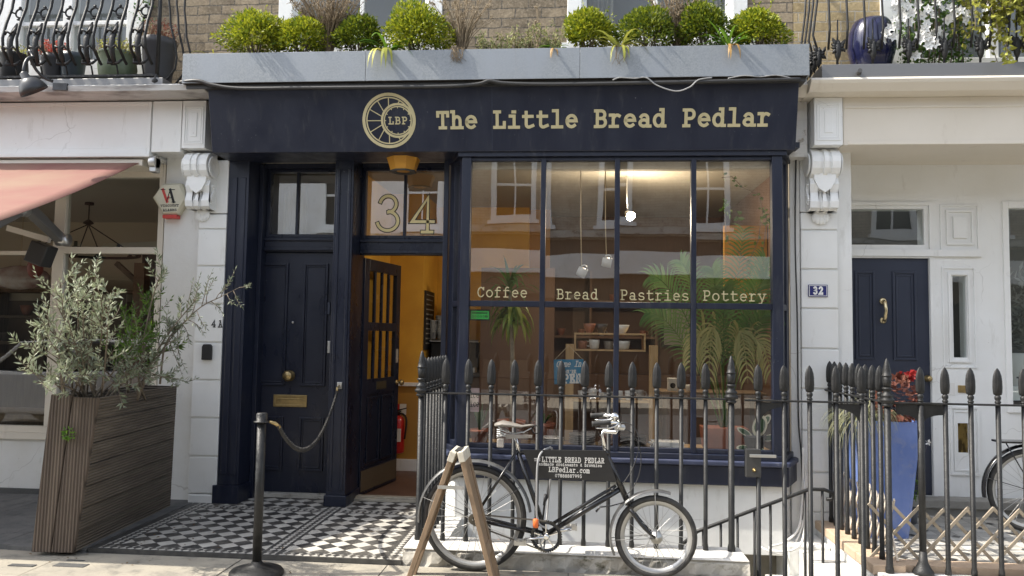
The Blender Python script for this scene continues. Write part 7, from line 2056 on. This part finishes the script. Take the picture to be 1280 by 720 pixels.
def dry_bush(base, w_, h, m, label, nst=46, heads=None, nm='dry_shrub', rad=.0028):
    t = thing(nm, base, label, 'plant'); b = Vector(base)
    mb = MB(); mh = MB()
    for i in range(nst):
        a = rp_.uniform(0, 2 * math.pi); s_ = rp_.random() ** .6
        tip = b + Vector((math.cos(a) * w_ * s_, math.sin(a) * w_ * .4 * s_, h * rp_.uniform(.6, 1.05)))
        m1 = b + Vector((math.cos(a) * w_ * s_ * .25, math.sin(a) * w_ * .1, h * .45))
        pts = bez(b + Vector((rp_.uniform(-.03, .03), rp_.uniform(-.02, .02), 0)), m1, m1.lerp(tip, .5) + rdir() * .02, tip, 7)
        mb.tube(pts, [rad * 1.5, rad * 1.4, rad * 1.3, rad * 1.2, rad, rad * .9, rad * .8, rad * .6], 4)
        for k in range(7 if heads != 'ball' else 0):
            j = rp_.randint(3, 7); q = pts[j]; d = (rdir() + Vector((0, 0, .7))).normalized()
            e = q + d * rp_.uniform(.03, .08)
            mb.tube([q, e], [rad * .8, rad * .4], 3)
            for _ in range(3): mh.leaf(q.lerp(e, rp_.random()), rdir(), rp_.uniform(.012, .022), .007)
        if heads == 'ball':
            for _ in range(26): mh.leaf(tip + rdir() * rp_.uniform(.0, .026), rdir(), .013, .009)
        else:
            for _ in range(5): mh.leaf(tip + rdir() * .015, rdir(), .018, .008)
    mb.build('stems', 'twig', t)
    mh.build('heads' if heads == 'ball' else 'leaves', m, t)
dry_bush((-2.165, 6.40, TZ1 - .02), .36, .62, 'dry', 'brown twiggy bush rising between the left box shrubs', 120, rad=.0036)
dry_bush((0.830, 6.46, TZ1 - .02), .30, .55, 'dryhead', 'grey dried bush with fine twigs left of the tall box shrub', 110, rad=.0036)
dry_bush((-0.997, 6.36, TZ1 - .02), .30, .50, 'dryhead', 'dry pale stems with round seed heads near the trough middle', 60, 'ball')
dry_bush((-0.358, 6.42, TZ1 - .02), .05, .46, 'dryhead', 'few tall dry stalks left of the round clipped shrub', 5, 'ball')
def hanging_roots(x, n, l_, label, m='twig'):
    mb = MB()
    for i in range(n):
        p = Vector((x + rp_.uniform(-.05, .05), 6.21, TZ1 - .0))
        mb.tube([p, p + Vector((rp_.uniform(-.02, .02), -.022, .015)), p + Vector((rp_.uniform(-.03, .03), -.03, -l_ * .5)), p + Vector((rp_.uniform(-.04, .04), -.024, -l_ * rp_.uniform(.7, 1)))], [.003, .0026, .002, .001], 4)
    mb.build('trailing_plant', m, label=label, cat='plant')
hanging_roots(-1.004, 22, .13, 'tuft of dead brown stems hanging over the trough below the seed heads')
hanging_roots(0.333, 8, .17, 'thin brown roots trailing down the trough front')
def sage_bed(x0, x1, n, h, m, label):
    t = thing('sage_plant', ((x0 + x1) / 2, 6.33, TZ1 - .02), label, 'plant'); mb = MB(); ms = MB()
    for i in range(n):
        b = Vector((rp_.uniform(x0, x1), rp_.uniform(6.24, 6.42), TZ1 - .02)); tip = b + Vector((rp_.uniform(-.05, .05), rp_.uniform(-.05, .03), h * rp_.uniform(.5, 1.1)))
        ms.tube([b, tip], [.003, .0015], 4)
        for k in range(15):
            q = b.lerp(tip, rp_.uniform(.25, 1)); mb.leaf(q, (rdir() + Vector((0, 0, .3))), rp_.uniform(.025, .045), rp_.uniform(.011, .017))
    ms.build('stems', 'twig', t); mb.build('foliage', m, t)
sage_bed(-0.846, -0.498, 40, .20, 'sage', 'low grey green sage clump beside the seed heads')
sage_bed(-0.532, -0.167, 44, .25, 'sage', 'taller yellowish sage clump left of the withered strap plant')
def strap_plant(base, n, ln, wd, m, label, droop=1.4, up=.9, nm='strap_plant', dead=None, ndead=0, spread=1., front=0.):
    t = thing(nm, base, label, 'plant'); mb = MB(); b = Vector(base)
    for i in range(n):
        a = rp_.uniform(0, 2 * math.pi)
        d = Vector((math.cos(a) * spread, math.sin(a) * .7 * spread - front, up * rp_.uniform(.5, 1.3)))
        mb.strap(b + Vector((rp_.uniform(-.02, .02), rp_.uniform(-.01, .01), 0)), d, ln * rp_.uniform(.65, 1.1), wd, droop * rp_.uniform(.6, 1.4), 7)
    mb.build('leaves', m, t)
    if dead:
        mb = MB()
        for i in range(ndead):
            a = rp_.uniform(-2.4, -.7)
            mb.strap(b + Vector((rp_.uniform(-.03, .03), -.03, 0)), (math.cos(a) * .6, math.sin(a), .5), ln * rp_.uniform(.6, .95), wd * .9, 3.6, 8)
        mb.build('withered_leaves', dead, t)
    return t
strap_plant((-1.624, 6.27, TZ1 - .01), 18, .36, .032, 'strap', 'green strap leaved plant arching over the trough left of the largest shrub', 1.6, 1.3, dead='strapyel', ndead=6)
strap_plant((-0.193, 6.27, TZ1 - .01), 14, .22, .022, 'strap', 'green strap leaved plant with withered orange leaves by the round shrub', 1.6, 1.2, dead='strapdead', ndead=3)
strap_plant((0.316, 6.27, TZ1 - .01), 18, .34, .028, 'strapyel', 'pale yellow green strap plant in front of the dull olive shrub', 1.7, 1.5, dead='strapyel', ndead=4)
strap_plant((1.200, 6.27, TZ1 - .01), 22, .32, .024, 'strap', 'dark spiky strap plant with tan withered leaves near the trough right end', 1.2, 1.2, dead='strapdead', ndead=5)
strap_plant((-3.145, 6.30, TZ1 - .01), 12, .20, .012, 'strapyel', 'wispy yellow grass tuft at the left end of the trough', 1.8, 1.0)

# ---- silvery shrub in the timber planter
ss = thing('silvery_shrub', (-3.5, 5.6, .95), 'loose silvery leaved shrub growing out of the timber planter', 'shrub')
stem = MB(); lf = {'silverlit': MB(), 'silver': MB(), 'green': MB()}
def twig_leaves(pts, mk, n, ln=(.035, .066), start=.2, wd=.28):
    k = len(pts) - 1
    for i in range(n):
        t = start + (1 - start) * (i + rp_.random() * .6) / n
        j = min(k - 1, int(t * k)); q = pts[j].lerp(pts[j + 1], t * k - j); d = (pts[j + 1] - pts[j]).normalized()
        L_ = rp_.uniform(*ln) * (1.15 - .4 * t)
        for s_ in (0, 1):
            sd = (d.cross(rdir())).normalized()
            lf[mk].leaf(q, (sd * .9 + d * .75 + Vector((0, 0, .15))), L_, L_ * wd)
    lf[mk].leaf(pts[-1], (pts[-1] - pts[-2]), .04, .012)
def shrub_stem(tgt, mk, base=None, ntw=6, dens=8, bow=.15, tl=(.12, .28)):
    tgt = Vector(tgt)
    b = Vector(base) if base else Vector((rp_.uniform(-3.58, -3.38), rp_.uniform(5.25, 5.95), .95))
    m1 = b.lerp(tgt, .3) + Vector((0, 0, bow)) + rdir() * .05; m2 = b.lerp(tgt, .7) + Vector((0, 0, bow * .7)) + rdir() * .06
    pts = bez(b, m1, m2, tgt, 14)
    stem.tube(pts, [.009 - .0066 * i / 14 for i in range(15)], 5)
    for i in range(ntw):
        j = rp_.randint(5, 13); q = pts[j]; d = ((pts[j + 1] - pts[j - 1]).normalized() * .8 + rdir() * .8 + Vector((0, 0, .25))).normalized()
        L_ = rp_.uniform(*tl)
        tw = bez(q, q + d * L_ * .4, q + d * L_ * .7 + rdir() * .03, q + d * L_ + Vector((0, 0, .03)), 5)
        stem.tube(tw, [.0035, .003, .0026, .0022, .0018, .0013], 4)
        twig_leaves(tw, mk, dens)
    twig_leaves(pts[8:], mk, dens)
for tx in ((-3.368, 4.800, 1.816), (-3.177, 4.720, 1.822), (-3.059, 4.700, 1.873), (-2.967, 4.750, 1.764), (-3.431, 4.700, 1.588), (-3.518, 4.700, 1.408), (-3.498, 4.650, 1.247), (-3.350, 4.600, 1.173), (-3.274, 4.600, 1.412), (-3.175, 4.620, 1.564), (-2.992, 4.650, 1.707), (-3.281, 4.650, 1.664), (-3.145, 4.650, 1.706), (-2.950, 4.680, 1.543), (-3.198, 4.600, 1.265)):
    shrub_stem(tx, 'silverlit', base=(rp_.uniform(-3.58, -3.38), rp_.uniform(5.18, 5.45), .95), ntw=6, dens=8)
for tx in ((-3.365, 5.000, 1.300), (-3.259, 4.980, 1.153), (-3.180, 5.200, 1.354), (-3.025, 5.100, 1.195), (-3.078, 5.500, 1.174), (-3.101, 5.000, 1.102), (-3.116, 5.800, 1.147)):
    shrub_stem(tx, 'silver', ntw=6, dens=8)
for tx in ((-3.308, 5.600, 1.554), (-3.182, 5.500, 1.436), (-3.405, 5.700, 1.677), (-3.295, 5.800, 1.527), (-3.267, 5.600, 1.345), (-3.376, 5.900, 1.768), (-3.115, 5.900, 1.393)):
    shrub_stem(tx, 'green', ntw=7, dens=8, tl=(.08, .2))
for tx, bw in (((-3.108, 5.600, 1.979), .3), ((-2.976, 5.800, 1.624), .25), ((-2.893, 5.700, 1.763), .2), ((-3.066, 5.600, 1.468), .2)):
    shrub_stem(tx, 'silver', base=(-3.36, 5.75, .97), ntw=5, dens=9, bow=bw, tl=(.06, .16))
# the long branch that reaches across the white pilaster
br = [Vector((-3.155, 5.700, 1.103)), Vector((-3.152, 5.750, 1.406)), Vector((-3.051, 5.800, 1.561)), Vector((-2.927, 5.850, 1.701)), Vector((-2.774, 5.850, 1.778)), Vector((-2.597, 5.850, 1.868))]
brs = []
for i in range(5):
    p0, p1, p2, p3 = br[max(0, i - 1)], br[i], br[i + 1], br[min(5, i + 2)]
    for k in range(4):
        t = k / 4; brs.append(.5 * ((2 * p1) + (p2 - p0) * t + (2 * p0 - 5 * p1 + 4 * p2 - p3) * t * t + (3 * p1 - p0 - 3 * p2 + p3) * t ** 3))
stem.tube(brs, [.009 - .0065 * i / len(brs) for i in range(len(brs))], 6)
for (j, tp) in ((9, (-2.981, 5.800, 1.892)), (10, (-2.925, 5.800, 1.936)), (12, (-2.829, 5.800, 1.968)), (13, (-2.832, 5.850, 1.909)), (15, (-2.702, 5.850, 1.910)), (16, (-2.667, 5.850, 1.992)), (17, (-2.646, 5.800, 1.721)), (18, (-2.581, 5.800, 1.697)), (19, (-2.546, 5.850, 1.874)), (11, (-2.856, 5.800, 1.533)), (9, (-2.849, 5.750, 1.484)), (8, (-2.967, 5.750, 1.409)), (7, (-3.025, 5.700, 1.317)), (14, (-2.733, 5.800, 1.646)), (6, (-2.958, 5.700, 1.215)), (5, (-2.955, 5.650, 1.170))):
    q = brs[j]; tw = bez(q, q.lerp(Vector(tp), .4) + rdir() * .03, q.lerp(Vector(tp), .7) + rdir() * .02, tp, 5)
    stem.tube(tw, [.004, .0034, .003, .0025, .002, .0015], 4); twig_leaves(tw, 'silver', 8, (.03, .048), .25)
stem.build('stems', 'bark', ss)
for k, v in lf.items(): v.build('foliage', k, ss)
mb = MB(); q = Vector((-3.451, 5.090, 0.791))
for i in range(40): mb.leaf(q + rdir() * .035, rdir(), .03, .018)
mb.build('weed', 'strap', label='bright green weed sprouting from the front of the timber planter', cat='weed')

# ---- potted plants inside the bay
def pot_mesh(r, h, m, nm, par, c):
    mb = MB(); mb.lathe([(r * .72, 0), (r * .95, h * .82), (r * 1.05, h * .83), (r * 1.05, h), (r * .92, h), (r * .88, h * .85), (.0, h * .85)], c, 22, cap=False); return mb.build(nm, m, par)
# dragon tree
dt = thing('dragon_tree', (-0.566, 6.8, .58), 'tall dragon tree with drooping yellow green leaves in the left pane', 'plant')
q = WORLD[dt]
pot_mesh(.12, .2, 'terracotta', 'pot', dt, tuple(q))
hd1, hd2 = Vector((-0.593, 6.750, 1.913)), Vector((-0.566, 6.720, 1.703))
mb = MB(); mb.tube(bez(q + Vector((0, 0, .15)), q + Vector((.01, 0, .5)), hd2 + Vector((.02, 0, -.4)), hd1, 10), [.019] * 8 + [.017, .015, .012], 8); mb.build('trunk', mat('pale_trunk', (.34, .28, .20), .85, c2=(.24, .19, .13), sc_=30), dt)
mb = MB()
for i in range(30):
    a = rp_.uniform(0, 6.283); mb.strap(hd1 + Vector((0, 0, rp_.uniform(-.05, .05))), (math.cos(a), math.sin(a), rp_.uniform(.25, 2.2)), rp_.uniform(.28, .42), .036, rp_.uniform(.7, 1.9), 7)
mb.build('crown', 'deep', dt)
mb = MB()
for i in range(60):
    a = rp_.uniform(0, 6.283); mb.strap(hd2 + Vector((0, 0, rp_.uniform(-.10, .10))), (math.cos(a), math.sin(a), rp_.uniform(.0, .7)), rp_.uniform(.22, .36), .042, rp_.uniform(2.2, 4.0), 8)
mb.build('crown', 'dracaena', dt)
for xx, lb_ in ((-0.409, 'small terracotta pot beside the dragon tree pot behind the saddle'),):
    t = thing('terracotta_pot', (xx + .12, 6.95, .58), lb_, 'pot'); pot_mesh(.1, .17, 'terracotta', 'pot', t, (xx + .12, 6.95, .58))
    mb = MB()
    for i in range(14): a = rp_.uniform(0, 6.283); mb.strap((xx + .12, 6.95, .72), (math.cos(a), math.sin(a), 1.6), .2, .02, 1.2)
    mb.build('leaves', 'deep', t)
sp_ = thing('sword_plant', (-0.823, 6.68, .58), 'sword leaved plant in a terracotta pot in the lower left pane', 'plant')
q = WORLD[sp_]; pot_mesh(.085, .13, 'terracotta', 'pot', sp_, tuple(q))
mb = MB()
for i in range(12): a = rp_.uniform(0, 6.283); mb.strap(q + Vector((0, 0, .1)), (math.cos(a) * .45, math.sin(a) * .45, 1.5), rp_.uniform(.18, .3), .034, .35)
mb.build('leaves', 'snake', sp_)
# palm
pm = thing('palm', (1.258, 6.85, .58), 'feathery palm in a terracotta trough filling the right panes', 'palm')
q = WORLD[pm]
mb = MB(); mb.prism([(q.x - .17, .582), (q.x + .17, .582), (q.x + .19, .76), (q.x - .19, .76)], 'XZ', 6.74, 6.98); mb.build('pot', 'terracotta', pm, bevel=.008)
def frond(mb, b, tip, lift, nl=26, ll=.26, droop=1.2):
    b = Vector(b); tip = Vector(tip); m1 = b.lerp(tip, .35) + Vector((0, 0, lift)); m2 = b.lerp(tip, .75) + Vector((0, 0, lift * .9))
    pts = bez(b, m1, m2, tip, 20); mb.tube(pts, [.007 - .005 * i / 20 for i in range(21)], 5)
    for i in range(nl):
        t = .28 + .72 * i / nl; j = min(19, int(t * 20)); p = pts[j].lerp(pts[j + 1], t * 20 - j); d = (pts[j + 1] - pts[j]).normalized()
        sd = d.cross(Vector((.1, -.9, .35))).normalized()
        L_ = ll * (1 - abs(t - .55) * 1.1)
        for s_ in (-1, 1): mb.strap(p, sd * s_ * .75 + d * .75 + Vector((0, 0, .12)), L_, .020, droop, 4, up=(0, -1, .3))
mb = MB()
cb_ = Vector((q.x, 6.85, .75))
for tip, lf_ in (((0.568, 6.750, 1.718), .35), ((0.619, 6.800, 2.046), .4), ((0.891, 6.900, 2.197), .3), ((1.597, 6.750, 2.208), .25), ((1.463, 7.000, 2.497), .1), ((1.636, 6.650, 1.709), .4), ((1.133, 6.700, 2.111), .3), ((1.578, 6.620, 2.040), .35), ((1.215, 6.600, 1.935), .3)):
    frond(mb, cb_ + Vector((rp_.uniform(-.03, .03), rp_.uniform(-.03, .03), 0)), tip, lf_)
mb.build('fronds', 'palm', pm)
mb = MB()
for tip, lf_ in (((0.940, 6.650, 1.230), .75), ((1.601, 6.600, 1.212), .7), ((1.408, 6.600, 1.143), .85), ((1.083, 6.600, 1.136), .9)):
    frond(mb, cb_ + Vector((rp_.uniform(-.03, .03), rp_.uniform(-.03, .03), 0)), tip, lf_, 22, .26, 2.4)
mb.build('faded_fronds', 'palmpale', pm)
# variegated rubber plant
ru = thing('rubber_plant', (1.463, 6.62, .58), 'rubber plant with cream edged leaves behind the gate lock box', 'plant')
q = WORLD[ru]; pot_mesh(.09, .15, 'greypot', 'pot', ru, tuple(q))
mb = MB(); mc = MB()
mb.tube(bez(q + Vector((0, 0, .12)), q + Vector((0, 0, .25)), q + Vector((.02, 0, .3)), Vector((1.471, 6.600, 0.882)), 6), .006, 5)
def big_leaf(p, d, n_, L_, w_):
    d = Vector(d).normalized(); n_ = Vector(n_).normalized(); s_ = d.cross(n_).normalized(); k = 12
    def outline(f, h): return [tuple(Vector(p) + d * (L_ * (.5 - .5 * math.cos(math.pi * i / k)) * f + L_ * (1 - f) / 2) + s_ * (w_ / 2 * f * math.sin(math.pi * i / k)) * sg + n_ * h) for sg, rng in ((1, range(k + 1)), (-1, range(k - 1, 0, -1))) for i in rng]
    for mbx, f, h in ((mc, 1., 0), (mb, .72, .003)):
        o = outline(f, h); mbx.add(o, [tuple(range(len(o)))])
big_leaf((1.472, 6.580, 0.715), (.25, -.1, 1), (0, -1, .2), .185, .115)
for px_, d in (((1.438, 6.600, 0.719), (-1, -.2, .5)), ((1.425, 6.600, 0.621), (-.9, -.3, .0)), ((1.520, 6.620, 0.686), (1, 0, .3)), ((1.514, 6.650, 0.780), (.7, .3, .8)), ((1.466, 6.580, 0.625), (.5, -.5, -.3))):
    big_leaf(px_, d, (0, -.8, .6), rp_.uniform(.11, .15), .06)
mb.build('leaves', 'rubberleaf', ru); mc.build('leaf_margins', 'creamleaf', ru)
# bare trailing vine
vn = thing('trailing_vine', (1.581, 6.900, 2.977), 'thin bare vine with a few leaves against the mustard wall', 'vine')
mb = MB(); ml = MB()
for pts in ([(1.260, 6.950, 2.939), (1.350, 6.950, 2.946), (1.440, 6.950, 2.852), (1.578, 6.950, 2.788), (1.612, 6.950, 2.653), (1.576, 6.950, 2.384), (1.486, 6.950, 2.171), (1.338, 6.900, 2.025)], [(1.287, 6.950, 2.631), (1.301, 6.950, 2.382), (1.425, 6.950, 2.256), (1.507, 6.950, 2.172)], [(1.634, 6.900, 2.588), (1.612, 6.900, 2.307), (1.509, 6.900, 2.097)]):
    mb.tube(pts, .0035, 5)
    for p in pts:
        for _ in range(3): ml.leaf(Vector(p) + rdir() * .03, rdir(), .045, .03)
for p in ((1.280, 6.950, 2.703), (1.329, 6.950, 2.653), (1.398, 6.950, 2.610), (1.600, 6.900, 2.588), (1.620, 6.900, 2.518)):
    for _ in range(6): ml.leaf(Vector(p) + rdir() * .035, rdir(), .055, .035)
mb.build('stem', 'twig', vn); ml.build('leaves', 'green', vn)

# ---- the blue pot's plants
gp_ = thing('grass_plant', (2.33, 6.40, .85), 'wispy blue grey grass spilling over the left of the blue pot', 'plant')
mb = MB()
for i in range(420):
    a = rp_.uniform(0, 6.283); mb.strap((2.27 + rp_.uniform(-.08, .08), 6.40 + rp_.uniform(-.1, .1), .87), (math.cos(a) * .8 - .25, math.sin(a) * .7 - .15, rp_.uniform(.5, 1.8)), rp_.uniform(.26, .46), .0055, rp_.uniform(1.4, 3.6), 6)
mb.build('blades', 'grassgrey', gp_)
hp = thing('red_leaved_plant', (2.53, 6.36, .86), 'rusty red leaved plant with a scarlet bloom in the blue pot', 'plant')
mb = MB(); c = Vector((2.478, 6.300, 1.059))
for i in range(230):
    d = rdir(); p = c + Vector((d.x * .12, d.y * .10, d.z * .155)); mb.leaf(p, d + Vector((0, -.4, -.2)), rp_.uniform(.05, .085), rp_.uniform(.04, .065), d + Vector((0, -1, .4)))
mb.build('foliage', 'rustleaf', hp)
mb = MB(); c = Vector((2.540, 6.300, 1.257))
for i in range(18): mb.leaf(c + Vector((rp_.uniform(-.05, .06), rp_.uniform(-.03, .03), rp_.uniform(-.02, .03))), (rp_.uniform(-.5, 1.4), -.3, rp_.uniform(-.6, .3)), .06, .04)
mb.build('bloom', 'petalred', hp)
wf = thing('white_flower_plant', (2.737, 6.750, 0.212), 'small plant with white flowers beside the slate blue door', 'plant')
b = Vector((2.756, 6.800, 0.105)); mb = MB(); ml = MB(); mf = MB()
ml_pts = [(2.784, 6.750, 0.715), (2.891, 6.750, 0.685), (2.750, 6.750, 0.596), (2.814, 6.750, 0.637), (2.761, 6.750, 0.518)]
for p in ml_pts:
    mb.tube(bez(b, b + Vector((0, 0, .2)), Vector(p) + Vector((-.03, 0, -.1)), p, 6), .003, 4)
    for k in range(5): mf.leaf(p, (math.cos(k * 1.257), -.4, math.sin(k * 1.257)), .032, .022)
for i in range(60): ml.leaf(b + Vector((rp_.uniform(-.08, .08), rp_.uniform(-.08, .02), rp_.uniform(.08, .28))), rdir() + Vector((0, 0, .6)), .09, .02)
mb.lathe([(.055, .0), (.07, .12), (.065, .12), (.0, .1)], (b.x, b.y, .02), 14, cap=False); mb.build('pot_and_stems', 'greypot', wf); ml.build('leaves', 'green', wf); mf.build('flowers', 'petal', wf)
da = thing('dried_arrangement', (4.069, 7.600, 1.507), 'grey dried leaves in a white pot behind the right edge window', 'plant')
b = Vector((4.065, 7.600, 1.323)); mb = MB()
for i in range(60):
    a = rp_.uniform(0, 6.283); tip = b + Vector((math.cos(a) * .25, math.sin(a) * .15, rp_.uniform(.4, 1.0)))
    for k in range(9): mb.leaf(b.lerp(tip, .3 + .08 * k), rdir() + Vector((0, 0, .6)), .09, .03)
mb.build('foliage', leafm('dried_grey_leaf', (.40, .40, .37), (.24, .25, .23)), da)
mb = MB(); mb.lathe([(.11, -.2), (.15, .1), (.14, .1), (.0, .05)], tuple(b), 20, cap=False); mb.build('pot', 'paper', da)
mb = MB(); mb.box((3.8, 7.4, 1.0), (5, 7.75, b.z - .2)); mb.build('window_ledge', 'white', hse)

# ---- left balcony pots
def bal_pot(xp, w_, h, m, label, fol=None, fm=None, n=160, fh=.16, shape='round'):
    h += .11; c = Vector((xp, 6.58, ZB + .003)); t = thing('potted_plant', tuple(c), label, 'potted plant'); r = w_ / 2
    mb = MB()
    if shape == 'belly': pr = [(r * .6, 0), (r * .9, h * .25), (r, h * .6), (r * .92, h * .88), (r, h * .93), (r, h), (r * .85, h), (r * .8, h * .86), (0, h * .86)]
    else: pr = [(r * .74, 0), (r * .96, h * .85), (r, h * .87), (r, h), (r * .9, h), (r * .86, h * .88), (0, h * .88)]
    mb.lathe(pr, tuple(c), 26, cap=False); mb.build('pot', m, t)
    if fol:
        ms = MB()
        for i in range(n):
            a = rp_.uniform(0, 6.283); s_ = rp_.random() ** .5
            p = c + Vector((math.cos(a) * r * s_, math.sin(a) * r * s_, h * .9)); q_ = p + Vector((math.cos(a) * .05, math.sin(a) * .04, fh * rp_.uniform(.4, 1.)))
            ms.tube([p, q_], [.0025, .0015], 3)
        ms.build('stems', 'twig', t)
        mb = MB()
        for i in range(n * 4):
            a = rp_.uniform(0, 6.283); s_ = rp_.random() ** .5
            mb.leaf(c + Vector((math.cos(a) * r * 1.05 * s_, math.sin(a) * r * s_, h * .9 + fh * rp_.random() ** .8)), rdir() + Vector((0, 0, .4)), rp_.uniform(.02, .04), rp_.uniform(.009, .018))
        mb.build(fol, fm, t)
bal_pot(-5.173, .24, .22, 'blackflat', 'black glazed pot at the left end of the balcony', 'foliage', 'yellowfl', 60, .09, 'belly')
bal_pot(-4.786, .21, .20, 'greypot', 'grey brown pot with coral red flowers on the balcony', 'flowers', 'coral', 130, .15)
bal_pot(-4.599, .22, .21, 'slatepot', 'dark slate blue pot without flowers on the balcony', None)
bal_pot(-4.173, .33, .21, 'greenpot', 'wide sage green pot with yellow heather on the balcony', 'flowers', 'yellowfl', 120, .14, 'belly')
bal_pot(-3.788, .30, .33, 'greypot', 'large charcoal pot with rusty foliage at the balcony corner', 'foliage', 'rustleaf', 110, .20)
mb = MB()
vn2 = thing('climbing_vine', (-4.036, 6.700, 4.482), 'straggly green vine climbing the balcony window edge', 'vine')
ml = MB(); pts = [(-3.964, 6.700, 4.254), (-4.027, 6.720, 4.377), (-4.112, 6.750, 4.490), (-4.054, 6.750, 4.581), (-4.096, 6.750, 4.812)]; mb.tube(pts, .004, 5)
for p in pts:
    for _ in range(26): ml.leaf(Vector(p) + rdir() * rp_.uniform(0, .09), rdir(), .03, .018)
mb.build('stem', 'twig', vn2); ml.build('leaves', 'deep', vn2)

# ---- right balcony: navy urn, clematis, leafy climber
ur = thing('urn', (2.415, 6.56, zr0), 'glossy ink blue urn standing behind the right balcony railing', 'urn')
zz = 4.167 - zr0
mb = MB(); mb.lathe([(.12, 0), (.15, zz * .1), (.19, zz * .45), (.185, zz * .75), (.15, zz * .94), (.135, zz), (.12, zz), (.11, zz * .9), (0, zz * .88)], (2.415, 6.56, zr0), 30, cap=False); mb.build('body', 'inkpot', ur)
cm_ = thing('clematis', (2.840, 6.5, zr0), 'white flowered clematis over the right balcony railing', 'climber')
mb = MB()
for i in range(1500):
    x = rp_.uniform(2.665, 3.164); z = zr0 + rp_.uniform(-.0, .75); 
    mb.leaf((x, 6.52 + rp_.uniform(-.12, .2), z), rdir() + Vector((0, -.4, -.3)), rp_.uniform(.035, .06), rp_.uniform(.018, .032))
mb.build('foliage', 'clematis', cm_)
mb = MB()
for i in range(14): x = rp_.uniform(2.696, 3.133); mb.tube(bez((x, 6.55, zr0), (x + .05, 6.5, zr0 + .3), (x - .08, 6.5, zr0 + .5), (x + .1, 6.5, zr0 + .8), 8), .005, 5)
mb.build('stems', 'bark', cm_)
fl0 = None
for k, (px_) in enumerate(((2.523, 6.360, 4.099), (2.491, 6.360, 4.034), (2.580, 6.360, 4.164), (2.705, 6.360, 4.221), (2.784, 6.360, 4.180), (2.761, 6.340, 4.053), (2.711, 6.340, 3.969), (2.797, 6.340, 3.974), (2.815, 6.330, 3.885), (2.883, 6.360, 4.191), (2.931, 6.360, 4.091), (2.974, 6.360, 4.123), (2.891, 6.360, 3.961), (2.685, 6.360, 3.800), (2.640, 6.360, 4.077), (3.117, 6.360, 4.173), (3.091, 6.360, 4.134), (2.928, 6.400, 4.307), (2.538, 6.360, 4.251), (2.619, 6.360, 4.289), (2.744, 6.330, 4.010), (2.785, 6.330, 3.918), (2.846, 6.340, 3.999), (2.582, 6.360, 3.920), (2.508, 6.360, 3.961), (2.543, 6.350, 4.042), (2.459, 6.360, 3.988), (2.594, 6.350, 4.113), (2.656, 6.350, 4.152), (2.725, 6.340, 4.120), (2.812, 6.340, 4.118), (2.706, 6.330, 3.919), (2.751, 6.320, 3.941), (2.829, 6.330, 3.943), (2.953, 6.350, 4.185), (3.026, 6.350, 4.157), (3.061, 6.350, 4.078), (2.620, 6.350, 4.205), (2.524, 6.360, 4.185), (2.575, 6.360, 4.250), (2.860, 6.360, 4.244), (2.766, 6.330, 3.866), (2.433, 6.360, 3.936))):
    if fl0 is None:
        mb = MB()
        for j in range(6): a = j * 1.047; mb.leaf((0, 0, 0), (math.cos(a), -.25, math.sin(a)), .048, .034, (0, -1, 0))
        mb.ball((0, -.006, 0), .008, 6, 4); fl0 = mb.build('flower', 'petal', local=True); fl0.parent = cm_; o_ = fl0
    else: o_ = inst(fl0, cm_)
    o_.location = Vector(px_) - WORLD[cm_]; o_.rotation_euler = (rp_.uniform(-.5, .5), rp_.uniform(0, 6), rp_.uniform(-.5, .5))
ck_ = thing('leafy_climber', (3.345, 6.45, zr0), 'yellow green climber tumbling over the right end of the railing', 'climber')
mb = MB(); ms = MB()
for i in range(60):
    b = Vector((rp_.uniform(3.078, 3.840), 6.45, zr0 + rp_.uniform(.3, 1.0)))
    e = b + Vector((rp_.uniform(-.2, .15), rp_.uniform(-.28, -.05), -rp_.uniform(.12, .42)))
    pts = bez(b, b + Vector((0, -.1, .05)), e + Vector((0, 0, .15)), e, 8); ms.tube(pts, .003, 4)
    for p in pts:
        for _ in range(6): mb.leaf(p + rdir() * .03, rdir() + Vector((0, -.4, -.2)), rp_.uniform(.035, .06), rp_.uniform(.025, .042))
ms.build('stems', 'bark', ck_); mb.build('foliage', 'copper', ck_)
